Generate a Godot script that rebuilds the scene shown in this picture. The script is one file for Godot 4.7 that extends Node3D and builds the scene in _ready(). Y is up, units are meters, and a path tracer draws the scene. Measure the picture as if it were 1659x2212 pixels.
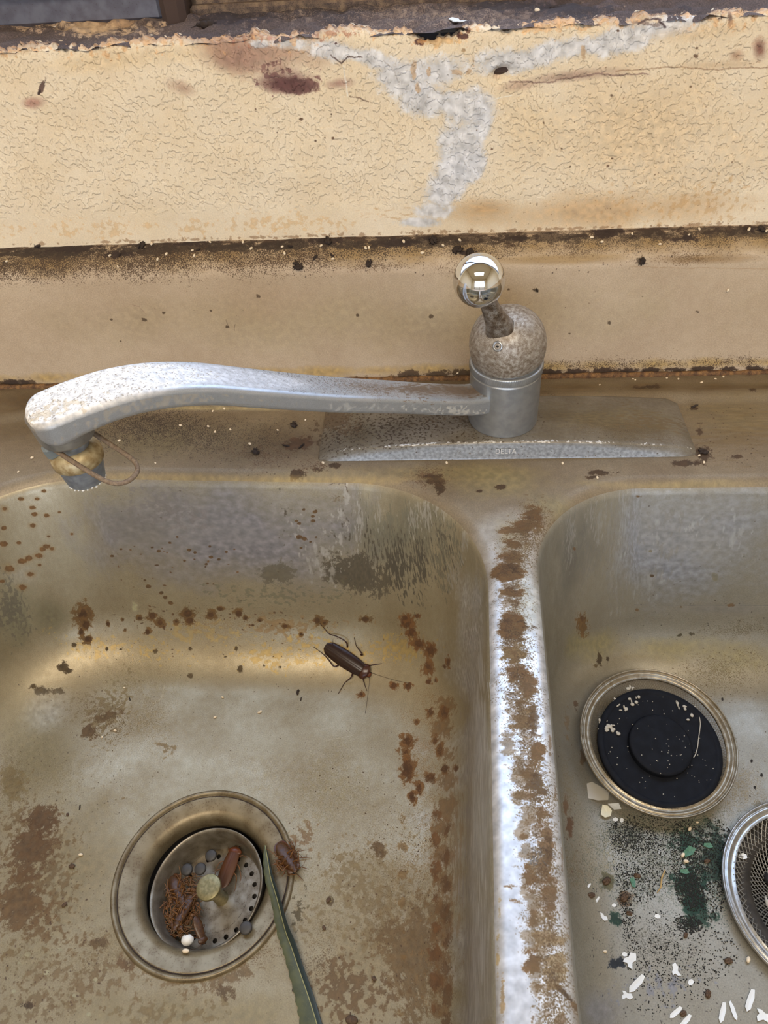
extends Node3D
# A neglected kitchen sink under a window: plaster wall, laminate backsplash, worn steel double sink, faucet, strainers, dead insects and debris.
# Lengths inside the builders are millimetres; the mesh helpers turn them into metres.

const MM := 0.001
var M := {}
var used_names := {}

class Canvas:
	# A painted surface: colour bytes and a second set of bytes holding relief (r), roughness (g) and metal (b), laid out in flattened millimetres.
	static var na: PackedByteArray
	static var nb: PackedByteArray
	static var nc: PackedByteArray
	var w: int
	var h: int
	var s: float
	var ox: float
	var oy: float
	var px := PackedByteArray()
	var sf := PackedByteArray()
	var salt := 17

	func _init(x0: float, y0: float, x1: float, y1: float, scale: float):
		s = scale; ox = x0; oy = y0
		w = int((x1 - x0) * s); h = int((y1 - y0) * s)
		px.resize(w * h * 3); sf.resize(w * h * 3)

	static func noise():
		var n := FastNoiseLite.new()
		n.noise_type = FastNoiseLite.TYPE_SIMPLEX_SMOOTH
		n.seed = 11; n.frequency = 1.0 / 170.0; n.fractal_octaves = 5
		na = n.get_seamless_image(1024, 1024).get_data()
		n.seed = 23; n.frequency = 1.0 / 18.0; n.fractal_octaves = 3
		nb = n.get_seamless_image(1024, 1024).get_data()
		n.seed = 37; n.frequency = 1.0 / 3.2; n.fractal_octaves = 2
		nc = n.get_seamless_image(1024, 1024).get_data()

	func uv(x: float, y: float) -> Vector2:
		return Vector2((x - ox) * s / w, (y - oy) * s / h)

	# Three tones mixed by the coarse and middle noise, a little grain on top.
	func ground(a: Color, b: Color, grain: float, rough: float, rough_spread: float, metal: float, sx := 1.0, sy := 1.0):
		var ar := a.r * 255.0; var ag := a.g * 255.0; var ab := a.b * 255.0
		var dr := b.r * 255.0 - ar; var dg := b.g * 255.0 - ag; var db := b.b * 255.0 - ab
		var mt := int(metal * 255.0)
		var i := 0
		for y in h:
			var ya := (int(y * sy) & 1023) << 10
			var yc := (y & 1023) << 10
			for x in w:
				var xa := int(x * sx) & 1023
				var f: float = na[ya | xa] * 0.0031 + nb[ya | ((xa + 311) & 1023)] * 0.0016 - 0.1
				var g: float = 1.0 + (nc[yc | (x & 1023)] - 128) * grain * 0.0078
				f = clampf(f, 0.0, 1.0)
				px[i] = int(clampf((ar + dr * f) * g, 0, 255))
				px[i + 1] = int(clampf((ag + dg * f) * g, 0, 255))
				px[i + 2] = int(clampf((ab + db * f) * g, 0, 255))
				sf[i] = 100
				sf[i + 1] = int(clampf((rough + (f - 0.5) * rough_spread) * 255.0, 0, 255))
				sf[i + 2] = mt
				i += 3

	# One stain: an ellipse with half-axes (ax, ay) and (bx, by) whose edge and inside are broken up by noise. k: gain, coarse, middle, fine, threshold, softness
	func st(cx: float, cy: float, ax: float, ay: float, bx: float, by: float, col: Color, strength: float, k: Array, proud := 8.0, rough := 0.85, metal := 0.0, stretch := Vector2.ONE):
		salt = (salt * 1103515245 + 12345) & 0x7fffffff
		var o1 := salt & 1023
		var o2 := (salt >> 9) & 1023
		var det := ax * by - ay * bx
		if absf(det) < 1e-6: return
		var gain: float = k[0]; var ka: float = k[1] / 255.0; var kb: float = k[2] / 255.0; var kc: float = k[3] / 255.0
		var most: float = 0.28 * (k[1] + k[2] + k[3])
		var soft: float = k[5]
		var bias: float = -k[4] - 0.5 * (k[1] + k[2] + k[3])
		var ext: float = maxf(0.2, 1.0 + (most - k[4]) / gain)
		var hx := (absf(ax) + absf(bx)) * ext
		var hy := (absf(ay) + absf(by)) * ext
		var x0 := maxi(0, int((cx - hx - ox) * s)); var x1 := mini(w - 1, int((cx + hx - ox) * s))
		var y0 := maxi(0, int((cy - hy - oy) * s)); var y1 := mini(h - 1, int((cy + hy - oy) * s))
		var cr := col.r * 255.0; var cg := col.g * 255.0; var cb := col.b * 255.0
		var ext2 := ext * ext
		var qa := by * by + ay * ay
		var sx := stretch.x
		for y in range(y0, y1 + 1):
			var qy := y / s + oy - cy
			var na_row := ((int(y * stretch.y) + o2) & 1023) << 10
			var nb_row := ((int(y * stretch.y) + o1) & 1023) << 10
			# the span of this row that lies inside the ellipse
			var b1 := qy * (bx * by + ax * ay) / qa
			var disc := b1 * b1 - (qy * qy * (bx * bx + ax * ax) - ext2 * det * det) / qa
			if disc <= 0.0: continue
			disc = sqrt(disc)
			for x in range(maxi(x0, int((b1 - disc + cx - ox) * s)), mini(x1, int((b1 + disc + cx - ox) * s)) + 1):
				var qx := x / s + ox - cx
				var u := (qx * by - qy * bx) / det
				var v := (ax * qy - ay * qx) / det
				var xs := int(x * sx)
				var mid: int = nb[nb_row | ((xs + o2) & 1023)]
				var q := (1.0 - sqrt(u * u + v * v)) * gain + na[na_row | ((xs + o1) & 1023)] * ka + mid * kb + nc[nb_row | ((x + o2) & 1023)] * kc + bias
				if q <= 0.0: continue
				var a := minf(q / soft, 1.0) * strength
				var t := 0.78 + mid * 0.0017
				var i := (y * w + x) * 3
				px[i] = int(clampf(px[i] + (cr * t - px[i]) * a, 0, 255))
				px[i + 1] = int(clampf(px[i + 1] + (cg * t - px[i + 1]) * a, 0, 255))
				px[i + 2] = int(clampf(px[i + 2] + (cb * t - px[i + 2]) * a, 0, 255))
				sf[i] = int(clampf(sf[i] + proud * a, 0, 255))
				sf[i + 1] = int(sf[i + 1] + (rough * 255.0 - sf[i + 1]) * a)
				sf[i + 2] = int(sf[i + 2] + (metal * 255.0 - sf[i + 2]) * a)

	# Many small flecks scattered about an ellipse, denser towards its middle when pull > 0.5.
	func fl(cx: float, cy: float, ax: float, ay: float, bx: float, by: float, n: int, r0: float, r1: float, col: Color, strength: float, pull := 0.5):
		var rng := RandomNumberGenerator.new()
		salt = (salt * 1103515245 + 12345) & 0x7fffffff
		rng.seed = salt
		for i in n:
			var t := rng.randf() * TAU
			var r := pow(rng.randf(), pull)
			var u := r * cos(t); var v := r * sin(t)
			var q := r0 + (r1 - r0) * pow(rng.randf(), 2.5)
			var e := rng.randf_range(0.6, 1.5)
			var turn := rng.randf() * PI
			dot(cx + ax * u + bx * v, cy + ay * u + by * v, q * e, q / e, turn, col.darkened(rng.randf() * 0.4), strength)

	func dot(cx: float, cy: float, rx: float, ry: float, turn: float, col: Color, strength: float):
		var m := maxf(rx, ry) + 0.6 / s
		var x0 := maxi(0, int((cx - m - ox) * s)); var x1 := mini(w - 1, int((cx + m - ox) * s) + 1)
		var y0 := maxi(0, int((cy - m - oy) * s)); var y1 := mini(h - 1, int((cy + m - oy) * s) + 1)
		var c := cos(turn); var sn := sin(turn)
		for y in range(y0, y1 + 1):
			for x in range(x0, x1 + 1):
				var qx := x / s + ox - cx; var qy := y / s + oy - cy
				var u := (qx * c + qy * sn) / rx; var v := (qy * c - qx * sn) / ry
				var a := clampf((1.15 - sqrt(u * u + v * v)) * 2.2, 0.0, 1.0) * strength
				if a <= 0.0: continue
				var i := (y * w + x) * 3
				px[i] = int(px[i] + (col.r * 255.0 - px[i]) * a)
				px[i + 1] = int(px[i + 1] + (col.g * 255.0 - px[i + 1]) * a)
				px[i + 2] = int(px[i + 2] + (col.b * 255.0 - px[i + 2]) * a)
				sf[i] = mini(255, int(sf[i] + 14 * a))
				sf[i + 1] = int(sf[i + 1] + (215 - sf[i + 1]) * a)
				sf[i + 2] = int(sf[i + 2] * (1.0 - a))

	# A wandering thin line: crack, scratch, hair-thin root.
	func th(x0: float, y0: float, x1: float, y1: float, width: float, col: Color, strength: float, wander := 1.0):
		var rng := RandomNumberGenerator.new()
		salt = (salt * 1103515245 + 12345) & 0x7fffffff
		rng.seed = salt
		var n := maxi(3, int(Vector2(x1 - x0, y1 - y0).length() * s / 1.5))
		var off := 0.0
		for i in n + 1:
			var f := float(i) / n
			off = clampf(off + rng.randf_range(-0.5, 0.5) * wander, -3.0 * wander, 3.0 * wander)
			var nx := -(y1 - y0); var ny := x1 - x0
			var l := sqrt(nx * nx + ny * ny)
			dot(x0 + (x1 - x0) * f + nx / l * off, y0 + (y1 - y0) * f + ny / l * off, width * rng.randf_range(0.6, 1.2), width * 0.8, 0.0, col, strength)

	# Trowelled plaster: flat raised islands with soft broken edges, the creases holding some dirt.
	func trowel(cx: float, cy: float, rx: float, ry: float, low: float, crease: Color):
		var x0 := maxi(0, int((cx - rx - ox) * s)); var x1 := mini(w - 1, int((cx + rx - ox) * s))
		var y0 := maxi(0, int((cy - ry - oy) * s)); var y1 := mini(h - 1, int((cy + ry - oy) * s))
		for y in range(y0, y1 + 1):
			var r1 := ((y * 2 + 91) & 1023) << 10
			var r2 := ((y + 400) & 1023) << 10
			var r3 := ((y * 5 / 4 + 700) & 1023) << 10
			var fy := 1.0 - absf((y / s + oy - cy) / ry)
			for x in range(x0, x1 + 1):
				var fx := 1.0 - absf((x / s + ox - cx) / rx)
				var fade := clampf(minf(fx, fy) * 6.0, 0.0, 1.0)
				var warp: int = (na[r2 | (x & 1023)] - 128) >> 3
				var q: float = nb[r3 | ((x * 5 / 4 + warp) & 1023)] * 0.7 + na[r1 | ((x * 2) & 1023)] * 0.45 - 148.0
				var e := clampf((q + low) * 0.09 + 0.5, 0.0, 1.0)
				var i := (y * w + x) * 3
				var hgt := e * 120.0 + nb[r2 | ((x + 50) & 1023)] * 0.12
				sf[i] = int(clampf(sf[i] + (hgt - 60.0) * fade, 0, 255))
				var edge := (1.0 - absf(e - 0.35) * 2.6)
				if edge > 0.0:
					edge *= 0.2 * fade
					px[i] = int(px[i] + (crease.r * 255.0 - px[i]) * edge)
					px[i + 1] = int(px[i + 1] + (crease.g * 255.0 - px[i + 1]) * edge)
					px[i + 2] = int(px[i + 2] + (crease.b * 255.0 - px[i + 2]) * edge)

	func material(called: String, relief: float) -> StandardMaterial3D:
		var m := StandardMaterial3D.new()
		m.resource_name = called
		m.albedo_texture = ImageTexture.create_from_image(Image.create_from_data(w, h, false, Image.FORMAT_RGB8, px))
		var t := ImageTexture.create_from_image(Image.create_from_data(w, h, false, Image.FORMAT_RGB8, sf))
		m.roughness = 1.0
		m.roughness_texture = t
		m.roughness_texture_channel = BaseMaterial3D.TEXTURE_CHANNEL_GREEN
		m.metallic = 1.0
		m.metallic_texture = t
		m.metallic_texture_channel = BaseMaterial3D.TEXTURE_CHANNEL_BLUE
		m.heightmap_enabled = true
		m.heightmap_texture = t
		m.heightmap_scale = relief
		m.texture_repeat = false
		return m

# ---- naming and node helpers
func called(n: String) -> String:
	if not used_names.has(n):
		used_names[n] = 0
		return n
	used_names[n] += 1
	return "%s_%03d" % [n, used_names[n]]

func tag(o: Node3D, label: String, category := "", group := "", kind := ""):
	o.set_meta("label", label)
	if category: o.set_meta("category", category)
	if group: o.set_meta("group", group)
	if kind: o.set_meta("kind", kind)

func thing(n: String, label: String, category: String, at := Vector3.ZERO, group := "") -> Node3D:
	var o := Node3D.new()
	o.name = called(n)
	add_child(o)
	o.position = at * MM
	tag(o, label, category, group)
	return o

func part(parent: Node, n: String, mesh: Mesh, mat: Material, at := Vector3.ZERO) -> MeshInstance3D:
	var o := MeshInstance3D.new()
	o.name = n if parent != self else called(n)
	o.mesh = mesh
	o.position = at * MM
	o.material_override = null
	for i in mesh.get_surface_count():
		mesh.surface_set_material(i, mat)
	parent.add_child(o, true)
	return o

func structure(o: Node3D, label: String):
	o.set_meta("kind", "structure")
	o.set_meta("label", label)
	o.set_meta("category", "room")

# ---- mesh helpers (millimetres in, metres out)
# A grid of nu columns and nv rows. wrap 1: the last column joins the first. wrap 2: the last column repeats the first (for UVs). Rows r0..r1 are kept, normals come from the whole grid.
func sheet(P: PackedVector3Array, nu: int, nv: int, wrap := 0, flip := false, uv := PackedVector2Array(), r0 := 0, r1 := -1) -> ArrayMesh:
	if r1 < 0: r1 = nv - 1
	var N := PackedVector3Array()
	N.resize(P.size())
	var cols := nu if wrap == 1 else nu - 1
	for r in nv - 1:
		for i in cols:
			var a := r * nu + i; var b := r * nu + (i + 1) % nu; var c := a + nu; var d := b + nu
			var n1 := (P[c] - P[a]).cross(P[b] - P[a])
			var n2 := (P[c] - P[b]).cross(P[d] - P[b])
			N[a] += n1; N[b] += n1 + n2; N[c] += n1 + n2; N[d] += n2
	if wrap == 2:
		for r in nv:
			var t := N[r * nu] + N[r * nu + nu - 1]
			N[r * nu] = t; N[r * nu + nu - 1] = t
	for r in [0, nv - 1]:
		if P[r * nu].distance_to(P[r * nu + nu / 2]) < 1e-6:
			var t := Vector3.ZERO
			for i in nu: t += N[r * nu + i]
			for i in nu: N[r * nu + i] = t
	var sgn := -1.0 if flip else 1.0
	var V := PackedVector3Array(); var NN := PackedVector3Array(); var UV := PackedVector2Array(); var I := PackedInt32Array()
	for r in range(r0, r1 + 1):
		for i in nu:
			V.append(P[r * nu + i] * MM)
			NN.append((N[r * nu + i] * sgn).normalized())
			if uv.size(): UV.append(uv[r * nu + i])
	for r in r1 - r0:
		for i in cols:
			var a := r * nu + i; var b := r * nu + (i + 1) % nu; var c := a + nu; var d := b + nu
			if flip:
				I.append_array([a, c, b, b, c, d])
			else:
				I.append_array([a, b, c, b, d, c])
	return arrays(V, NN, UV, I)

func arrays(V: PackedVector3Array, N: PackedVector3Array, UV: PackedVector2Array, I: PackedInt32Array) -> ArrayMesh:
	var A := []
	A.resize(Mesh.ARRAY_MAX)
	A[Mesh.ARRAY_VERTEX] = V
	A[Mesh.ARRAY_NORMAL] = N
	if UV.size(): A[Mesh.ARRAY_TEX_UV] = UV
	A[Mesh.ARRAY_INDEX] = I
	var m := ArrayMesh.new()
	m.add_surface_from_arrays(Mesh.PRIMITIVE_TRIANGLES, A)
	return m

func join(meshes: Array) -> ArrayMesh:
	var V := PackedVector3Array(); var N := PackedVector3Array(); var UV := PackedVector2Array(); var I := PackedInt32Array()
	for m in meshes:
		var A: Array = m.surface_get_arrays(0)
		var k := V.size()
		V.append_array(A[Mesh.ARRAY_VERTEX]); N.append_array(A[Mesh.ARRAY_NORMAL])
		for i in A[Mesh.ARRAY_INDEX]: I.append(i + k)
	return arrays(V, N, UV, I)

# Turned on the y axis; profile points are (radius, height), going up on the outside.
func lathe(profile: Array, seg := 64, flip := false) -> ArrayMesh:
	var P := PackedVector3Array()
	for q in profile:
		for i in seg:
			var t := TAU * i / seg
			P.append(Vector3(q.x * cos(t), q.y, q.x * sin(t)))
	return sheet(P, seg, profile.size(), 1, flip)

func frames(path: Array) -> Array:
	var out := []
	var n := Vector3.ZERO
	for i in path.size():
		var t: Vector3 = (path[mini(i + 1, path.size() - 1)] - path[maxi(i - 1, 0)]).normalized()
		if i == 0:
			n = Vector3.UP.cross(t)
			if n.length() < 0.05: n = Vector3.RIGHT.cross(t)
		n = (n - t * n.dot(t)).normalized()
		out.append([n, t.cross(n)])
	return out

func tube(path: Array, radii: Array, seg := 8, closed := false) -> ArrayMesh:
	var P := PackedVector3Array()
	var f := frames(path)
	var rows := 0
	for i in path.size():
		var r: float = radii[mini(i, radii.size() - 1)]
		if i == 0 and not closed:
			for k in seg: P.append(path[0])
			rows += 1
		for k in seg:
			var t := TAU * k / seg
			P.append(path[i] + (f[i][0] * cos(t) + f[i][1] * sin(t)) * r)
		rows += 1
	if not closed:
		for k in seg: P.append(path[-1])
		rows += 1
	return sheet(P, seg, rows, 1, true)

func curve(pts: Array, n: int) -> Array:
	var out := []
	var m := pts.size() - 1
	for i in n + 1:
		var f := float(i) / n * m
		var k := mini(int(f), m - 1)
		var a = pts[maxi(k - 1, 0)]; var b = pts[k]; var c = pts[k + 1]; var d = pts[mini(k + 2, m)]
		out.append(b.cubic_interpolate(c, a, d, f - k))
	return out

func ellipsoid(r: Vector3, seg := 16, at := Vector3.ZERO) -> ArrayMesh:
	var P := PackedVector3Array()
	var nv := seg / 2 + 1
	for j in nv:
		var p := -PI / 2 + PI * j / (nv - 1)
		for i in seg:
			var t := TAU * i / seg
			P.append(Vector3(r.x * cos(p) * cos(t), r.y * sin(p), r.z * cos(p) * sin(t)) + at)
	return sheet(P, seg, nv, 1)

# A box with chamfered edges.
func block(size: Vector3, bevel: float, at := Vector3.ZERO) -> ArrayMesh:
	var st := SurfaceTool.new()
	st.begin(Mesh.PRIMITIVE_TRIANGLES)
	var hs := size * 0.5
	var b := minf(bevel, minf(hs.x, minf(hs.y, hs.z)) * 0.9)
	for ax in 3:
		for sg in [-1.0, 1.0]:
			var u := (ax + 1) % 3; var v := (ax + 2) % 3
			var q := []
			for k in [[-1, -1], [1, -1], [1, 1], [-1, 1]]:
				var p := Vector3.ZERO
				p[ax] = hs[ax] * sg; p[u] = (hs[u] - b) * k[0]; p[v] = (hs[v] - b) * k[1]
				q.append(p)
			quad(st, q, Vector3.ZERO, at)
	for ax in 3:
		var u := (ax + 1) % 3; var v := (ax + 2) % 3
		for su in [-1.0, 1.0]:
			for sv in [-1.0, 1.0]:
				var q := []
				for k in [[-1, 0], [1, 0], [1, 1], [-1, 1]]:
					var p := Vector3.ZERO
					p[ax] = (hs[ax] - b) * k[0]
					p[u] = (hs[u] - (b if k[1] else 0.0)) * su
					p[v] = (hs[v] - (0.0 if k[1] else b)) * sv
					q.append(p)
				quad(st, q, Vector3.ZERO, at)
	for sx in [-1.0, 1.0]:
		for sy in [-1.0, 1.0]:
			for sz in [-1.0, 1.0]:
				var s3 := Vector3(sx, sy, sz)
				var p1 := Vector3(hs.x, hs.y - b, hs.z - b) * s3; var p2 := Vector3(hs.x - b, hs.y, hs.z - b) * s3; var p3 := Vector3(hs.x - b, hs.y - b, hs.z) * s3
				tri(st, p1, p2, p3, Vector3.ZERO, at)
	return st.commit()

func tri(st: SurfaceTool, a: Vector3, b: Vector3, c: Vector3, middle: Vector3, at := Vector3.ZERO):
	var n := (c - a).cross(b - a).normalized()
	if n.dot((a + b + c) / 3.0 - middle) < 0.0:
		n = -n
		var t := b; b = c; c = t
	for p in [a, b, c]:
		st.set_normal(n)
		st.add_vertex((p + at) * MM)

func quad(st: SurfaceTool, q: Array, middle: Vector3, at := Vector3.ZERO):
	tri(st, q[0], q[1], q[2], middle, at)
	tri(st, q[0], q[2], q[3], middle, at)

# A thin plate cut to an outline (x, z), bent and with a little unevenness, thickness t, lying on y = 0.
func plate(outline: Array, t: float, bend := 0.0, lift := 0.0) -> ArrayMesh:
	var st := SurfaceTool.new()
	st.begin(Mesh.PRIMITIVE_TRIANGLES)
	var c := Vector2.ZERO
	for p in outline: c += p
	c /= outline.size()
	var up := func(p: Vector2, y: float) -> Vector3: return Vector3(p.x, y + absf(p.x - c.x) * bend + (p.y - c.y) * lift + absf((p.y - c.y) * lift), p.y)
	var mid := Vector3(c.x, t * 0.5 + 0.2, c.y)
	for i in outline.size():
		var a: Vector2 = outline[i]; var b: Vector2 = outline[(i + 1) % outline.size()]
		var n1: Vector3 = (up.call(b, t) - up.call(c, t)).cross(up.call(a, t) - up.call(c, t)).normalized()
		if n1.y < 0.0: n1 = -n1
		var f := [up.call(c, t), up.call(a, t), up.call(b, t)]
		if (f[2] - f[0]).cross(f[1] - f[0]).y < 0.0: f = [f[0], f[2], f[1]]
		for p in f: st.set_normal(n1); st.add_vertex(p * MM)
		var g := [up.call(c, 0.0), up.call(a, 0.0), up.call(b, 0.0)]
		if (g[2] - g[0]).cross(g[1] - g[0]).y > 0.0: g = [g[0], g[2], g[1]]
		for p in g: st.set_normal(-n1); st.add_vertex(p * MM)
		quad(st, [up.call(a, 0.0), up.call(b, 0.0), up.call(b, t), up.call(a, t)], mid)
	return st.commit()

func mat(n: String, col: Color, rough := 0.6, metal := 0.0, tex: Texture2D = null, period := 60.0) -> StandardMaterial3D:
	var m := StandardMaterial3D.new()
	m.resource_name = n
	m.albedo_color = col
	m.roughness = rough
	m.metallic = metal
	if tex:
		m.albedo_texture = tex
		m.uv1_triplanar = true
		m.uv1_scale = Vector3.ONE / (period * MM)
	M[n] = m
	return m

# A small repeating texture: two tones by coarse noise, flecks of a third where the fine noise is high.
func tile(a: Color, b: Color, c: Color, level: float, soft := 30.0) -> ImageTexture:
	var n := 256
	var d := PackedByteArray()
	d.resize(n * n * 3)
	var i := 0
	for y in n:
		for x in n:
			# every fourth sample of the seamless noise: the tile repeats without a seam
			var yy := ((y * 4) & 1023) << 10; var xx := (x * 4) & 1023
			var f: float = Canvas.na[yy | xx] / 255.0
			var g: float = Canvas.nb[yy | xx] * 0.6 + Canvas.nc[yy | xx] * 0.4
			var col := a.lerp(b, clampf((f - 0.25) * 2.0, 0, 1))
			col = col.lerp(c, clampf((g - level * 255.0 + (f - 0.5) * 60.0) / soft, 0, 1))
			d[i] = col.r8; d[i + 1] = col.g8; d[i + 2] = col.b8
			i += 3
	return ImageTexture.create_from_image(Image.create_from_data(n, n, false, Image.FORMAT_RGB8, d))

func rgb(r: int, g: int, b: int) -> Color:
	return Color8(r, g, b)

# ---- the scene
var paint := {}
var rust := rgb(90, 64, 34)
var rust_dark := rgb(58, 41, 22)
var soil := rgb(84, 60, 40)
var soot := rgb(44, 34, 28)

# stain characters: gain, coarse, middle, fine noise, threshold, softness
var SOFT := [1.0, 0.6, 0.2, 0.15, 0.15, 0.7]
var PATCH := [1.0, 1.0, 1.0, 0.5, 0.3, 0.2]
var SOLID := [1.6, 0.5, 0.7, 0.4, 0.25, 0.25]
var EVEN := [2.4, 0.12, 0.06, 0.1, 0.1, 0.7]
var SPECK := [0.5, 0.5, 0.6, 1.5, 0.42, 0.12]
var MOTTLE := [0.6, 0.9, 1.6, 0.4, 0.36, 0.18]

func _ready():
	# camera
	var cam := Camera3D.new()
	cam.name = "camera"
	cam.projection = Camera3D.PROJECTION_PERSPECTIVE
	cam.keep_aspect = Camera3D.KEEP_HEIGHT
	cam.fov = 67.347
	cam.near = 0.02
	cam.far = 60.0
	add_child(cam)
	cam.transform = Transform3D(Basis(Vector3(0.997910, -0.051138, -0.039516), Vector3(0.008548, 0.710525, -0.703620), Vector3(0.064059, 0.701811, 0.709477)), Vector3(-0.049280, 0.349885, 0.435523))
	cam.current = true
	# sky and exposure
	var env := Environment.new()
	var sky := Sky.new()
	var sm := ProceduralSkyMaterial.new()
	sm.sky_top_color = Color(0.72, 0.82, 0.98)
	sm.sky_horizon_color = Color(0.92, 0.95, 1.0)
	sm.ground_horizon_color = Color(0.62, 0.6, 0.56)
	sm.ground_bottom_color = Color(0.3, 0.28, 0.25)
	sm.energy_multiplier = 1.0
	sky.sky_material = sm
	env.background_mode = Environment.BG_SKY
	env.sky = sky
	env.background_energy_multiplier = 5.0
	env.ambient_light_source = Environment.AMBIENT_SOURCE_SKY
	env.tonemap_mode = Environment.TONE_MAPPER_LINEAR
	env.tonemap_exposure = 1.47
	env.sdfgi_enabled = true
	env.ssao_enabled = true
	env.ssil_enabled = true
	var we := WorldEnvironment.new()
	we.name = "surroundings"
	we.environment = env
	add_child(we)
	# added unseen ceiling panel for fill: its light sits just below its glowing face
	var fill_lamp := AreaLight3D.new()
	fill_lamp.name = "added_fill_glow"
	fill_lamp.area_size = Vector2(1.2, 0.5)
	fill_lamp.light_color = Color(1.0, 0.95, 0.88)
	fill_lamp.light_energy = 1.6
	fill_lamp.shadow_enabled = true
	fill_lamp.area_range = 8.0
	fill_lamp.position = Vector3(-0.1, 1.535, 1.15)
	fill_lamp.rotation = Vector3(-PI / 2, 0, 0)
	add_child(fill_lamp)

	Canvas.noise()
	var jobs := []
	paint["sill"] = Canvas.new(-420, -200, 330, -88, 2.7)
	paint["wall"] = Canvas.new(-430, 98, 300, 262, 2.75)
	paint["backsplash"] = Canvas.new(-440, -4, 300, 124, 2.75)
	paint["deck"] = Canvas.new(-430, -66, 330, 400, 2.6)
	paint["left"] = Canvas.new(-420, -66, 118, 380, 3.0)
	paint["right"] = Canvas.new(-130, -66, 260, 380, 3.0)
	paint["plate"] = Canvas.new(-135, -50, 135, 50, 5.0)
	paint["spout"] = Canvas.new(0, 0, 320, 96, 4.0)
	jobs.append(WorkerThreadPool.add_task(paint_left.bind(paint["left"])))
	jobs.append(WorkerThreadPool.add_task(paint_right.bind(paint["right"])))
	jobs.append(WorkerThreadPool.add_task(paint_deck.bind(paint["deck"])))
	jobs.append(WorkerThreadPool.add_task(paint_wall.bind(paint["wall"])))
	jobs.append(WorkerThreadPool.add_task(paint_backsplash.bind(paint["backsplash"])))
	jobs.append(WorkerThreadPool.add_task(paint_sill.bind(paint["sill"])))
	jobs.append(WorkerThreadPool.add_task(paint_plate.bind(paint["plate"])))
	jobs.append(WorkerThreadPool.add_task(paint_spout.bind(paint["spout"])))
	materials()
	for j in jobs: WorkerThreadPool.wait_for_task_completion(j)
	room()
	window()
	wall_face()
	backsplash()
	sink()
	faucet()
	left_basin_things()
	right_basin_things()
	litter()

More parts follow.
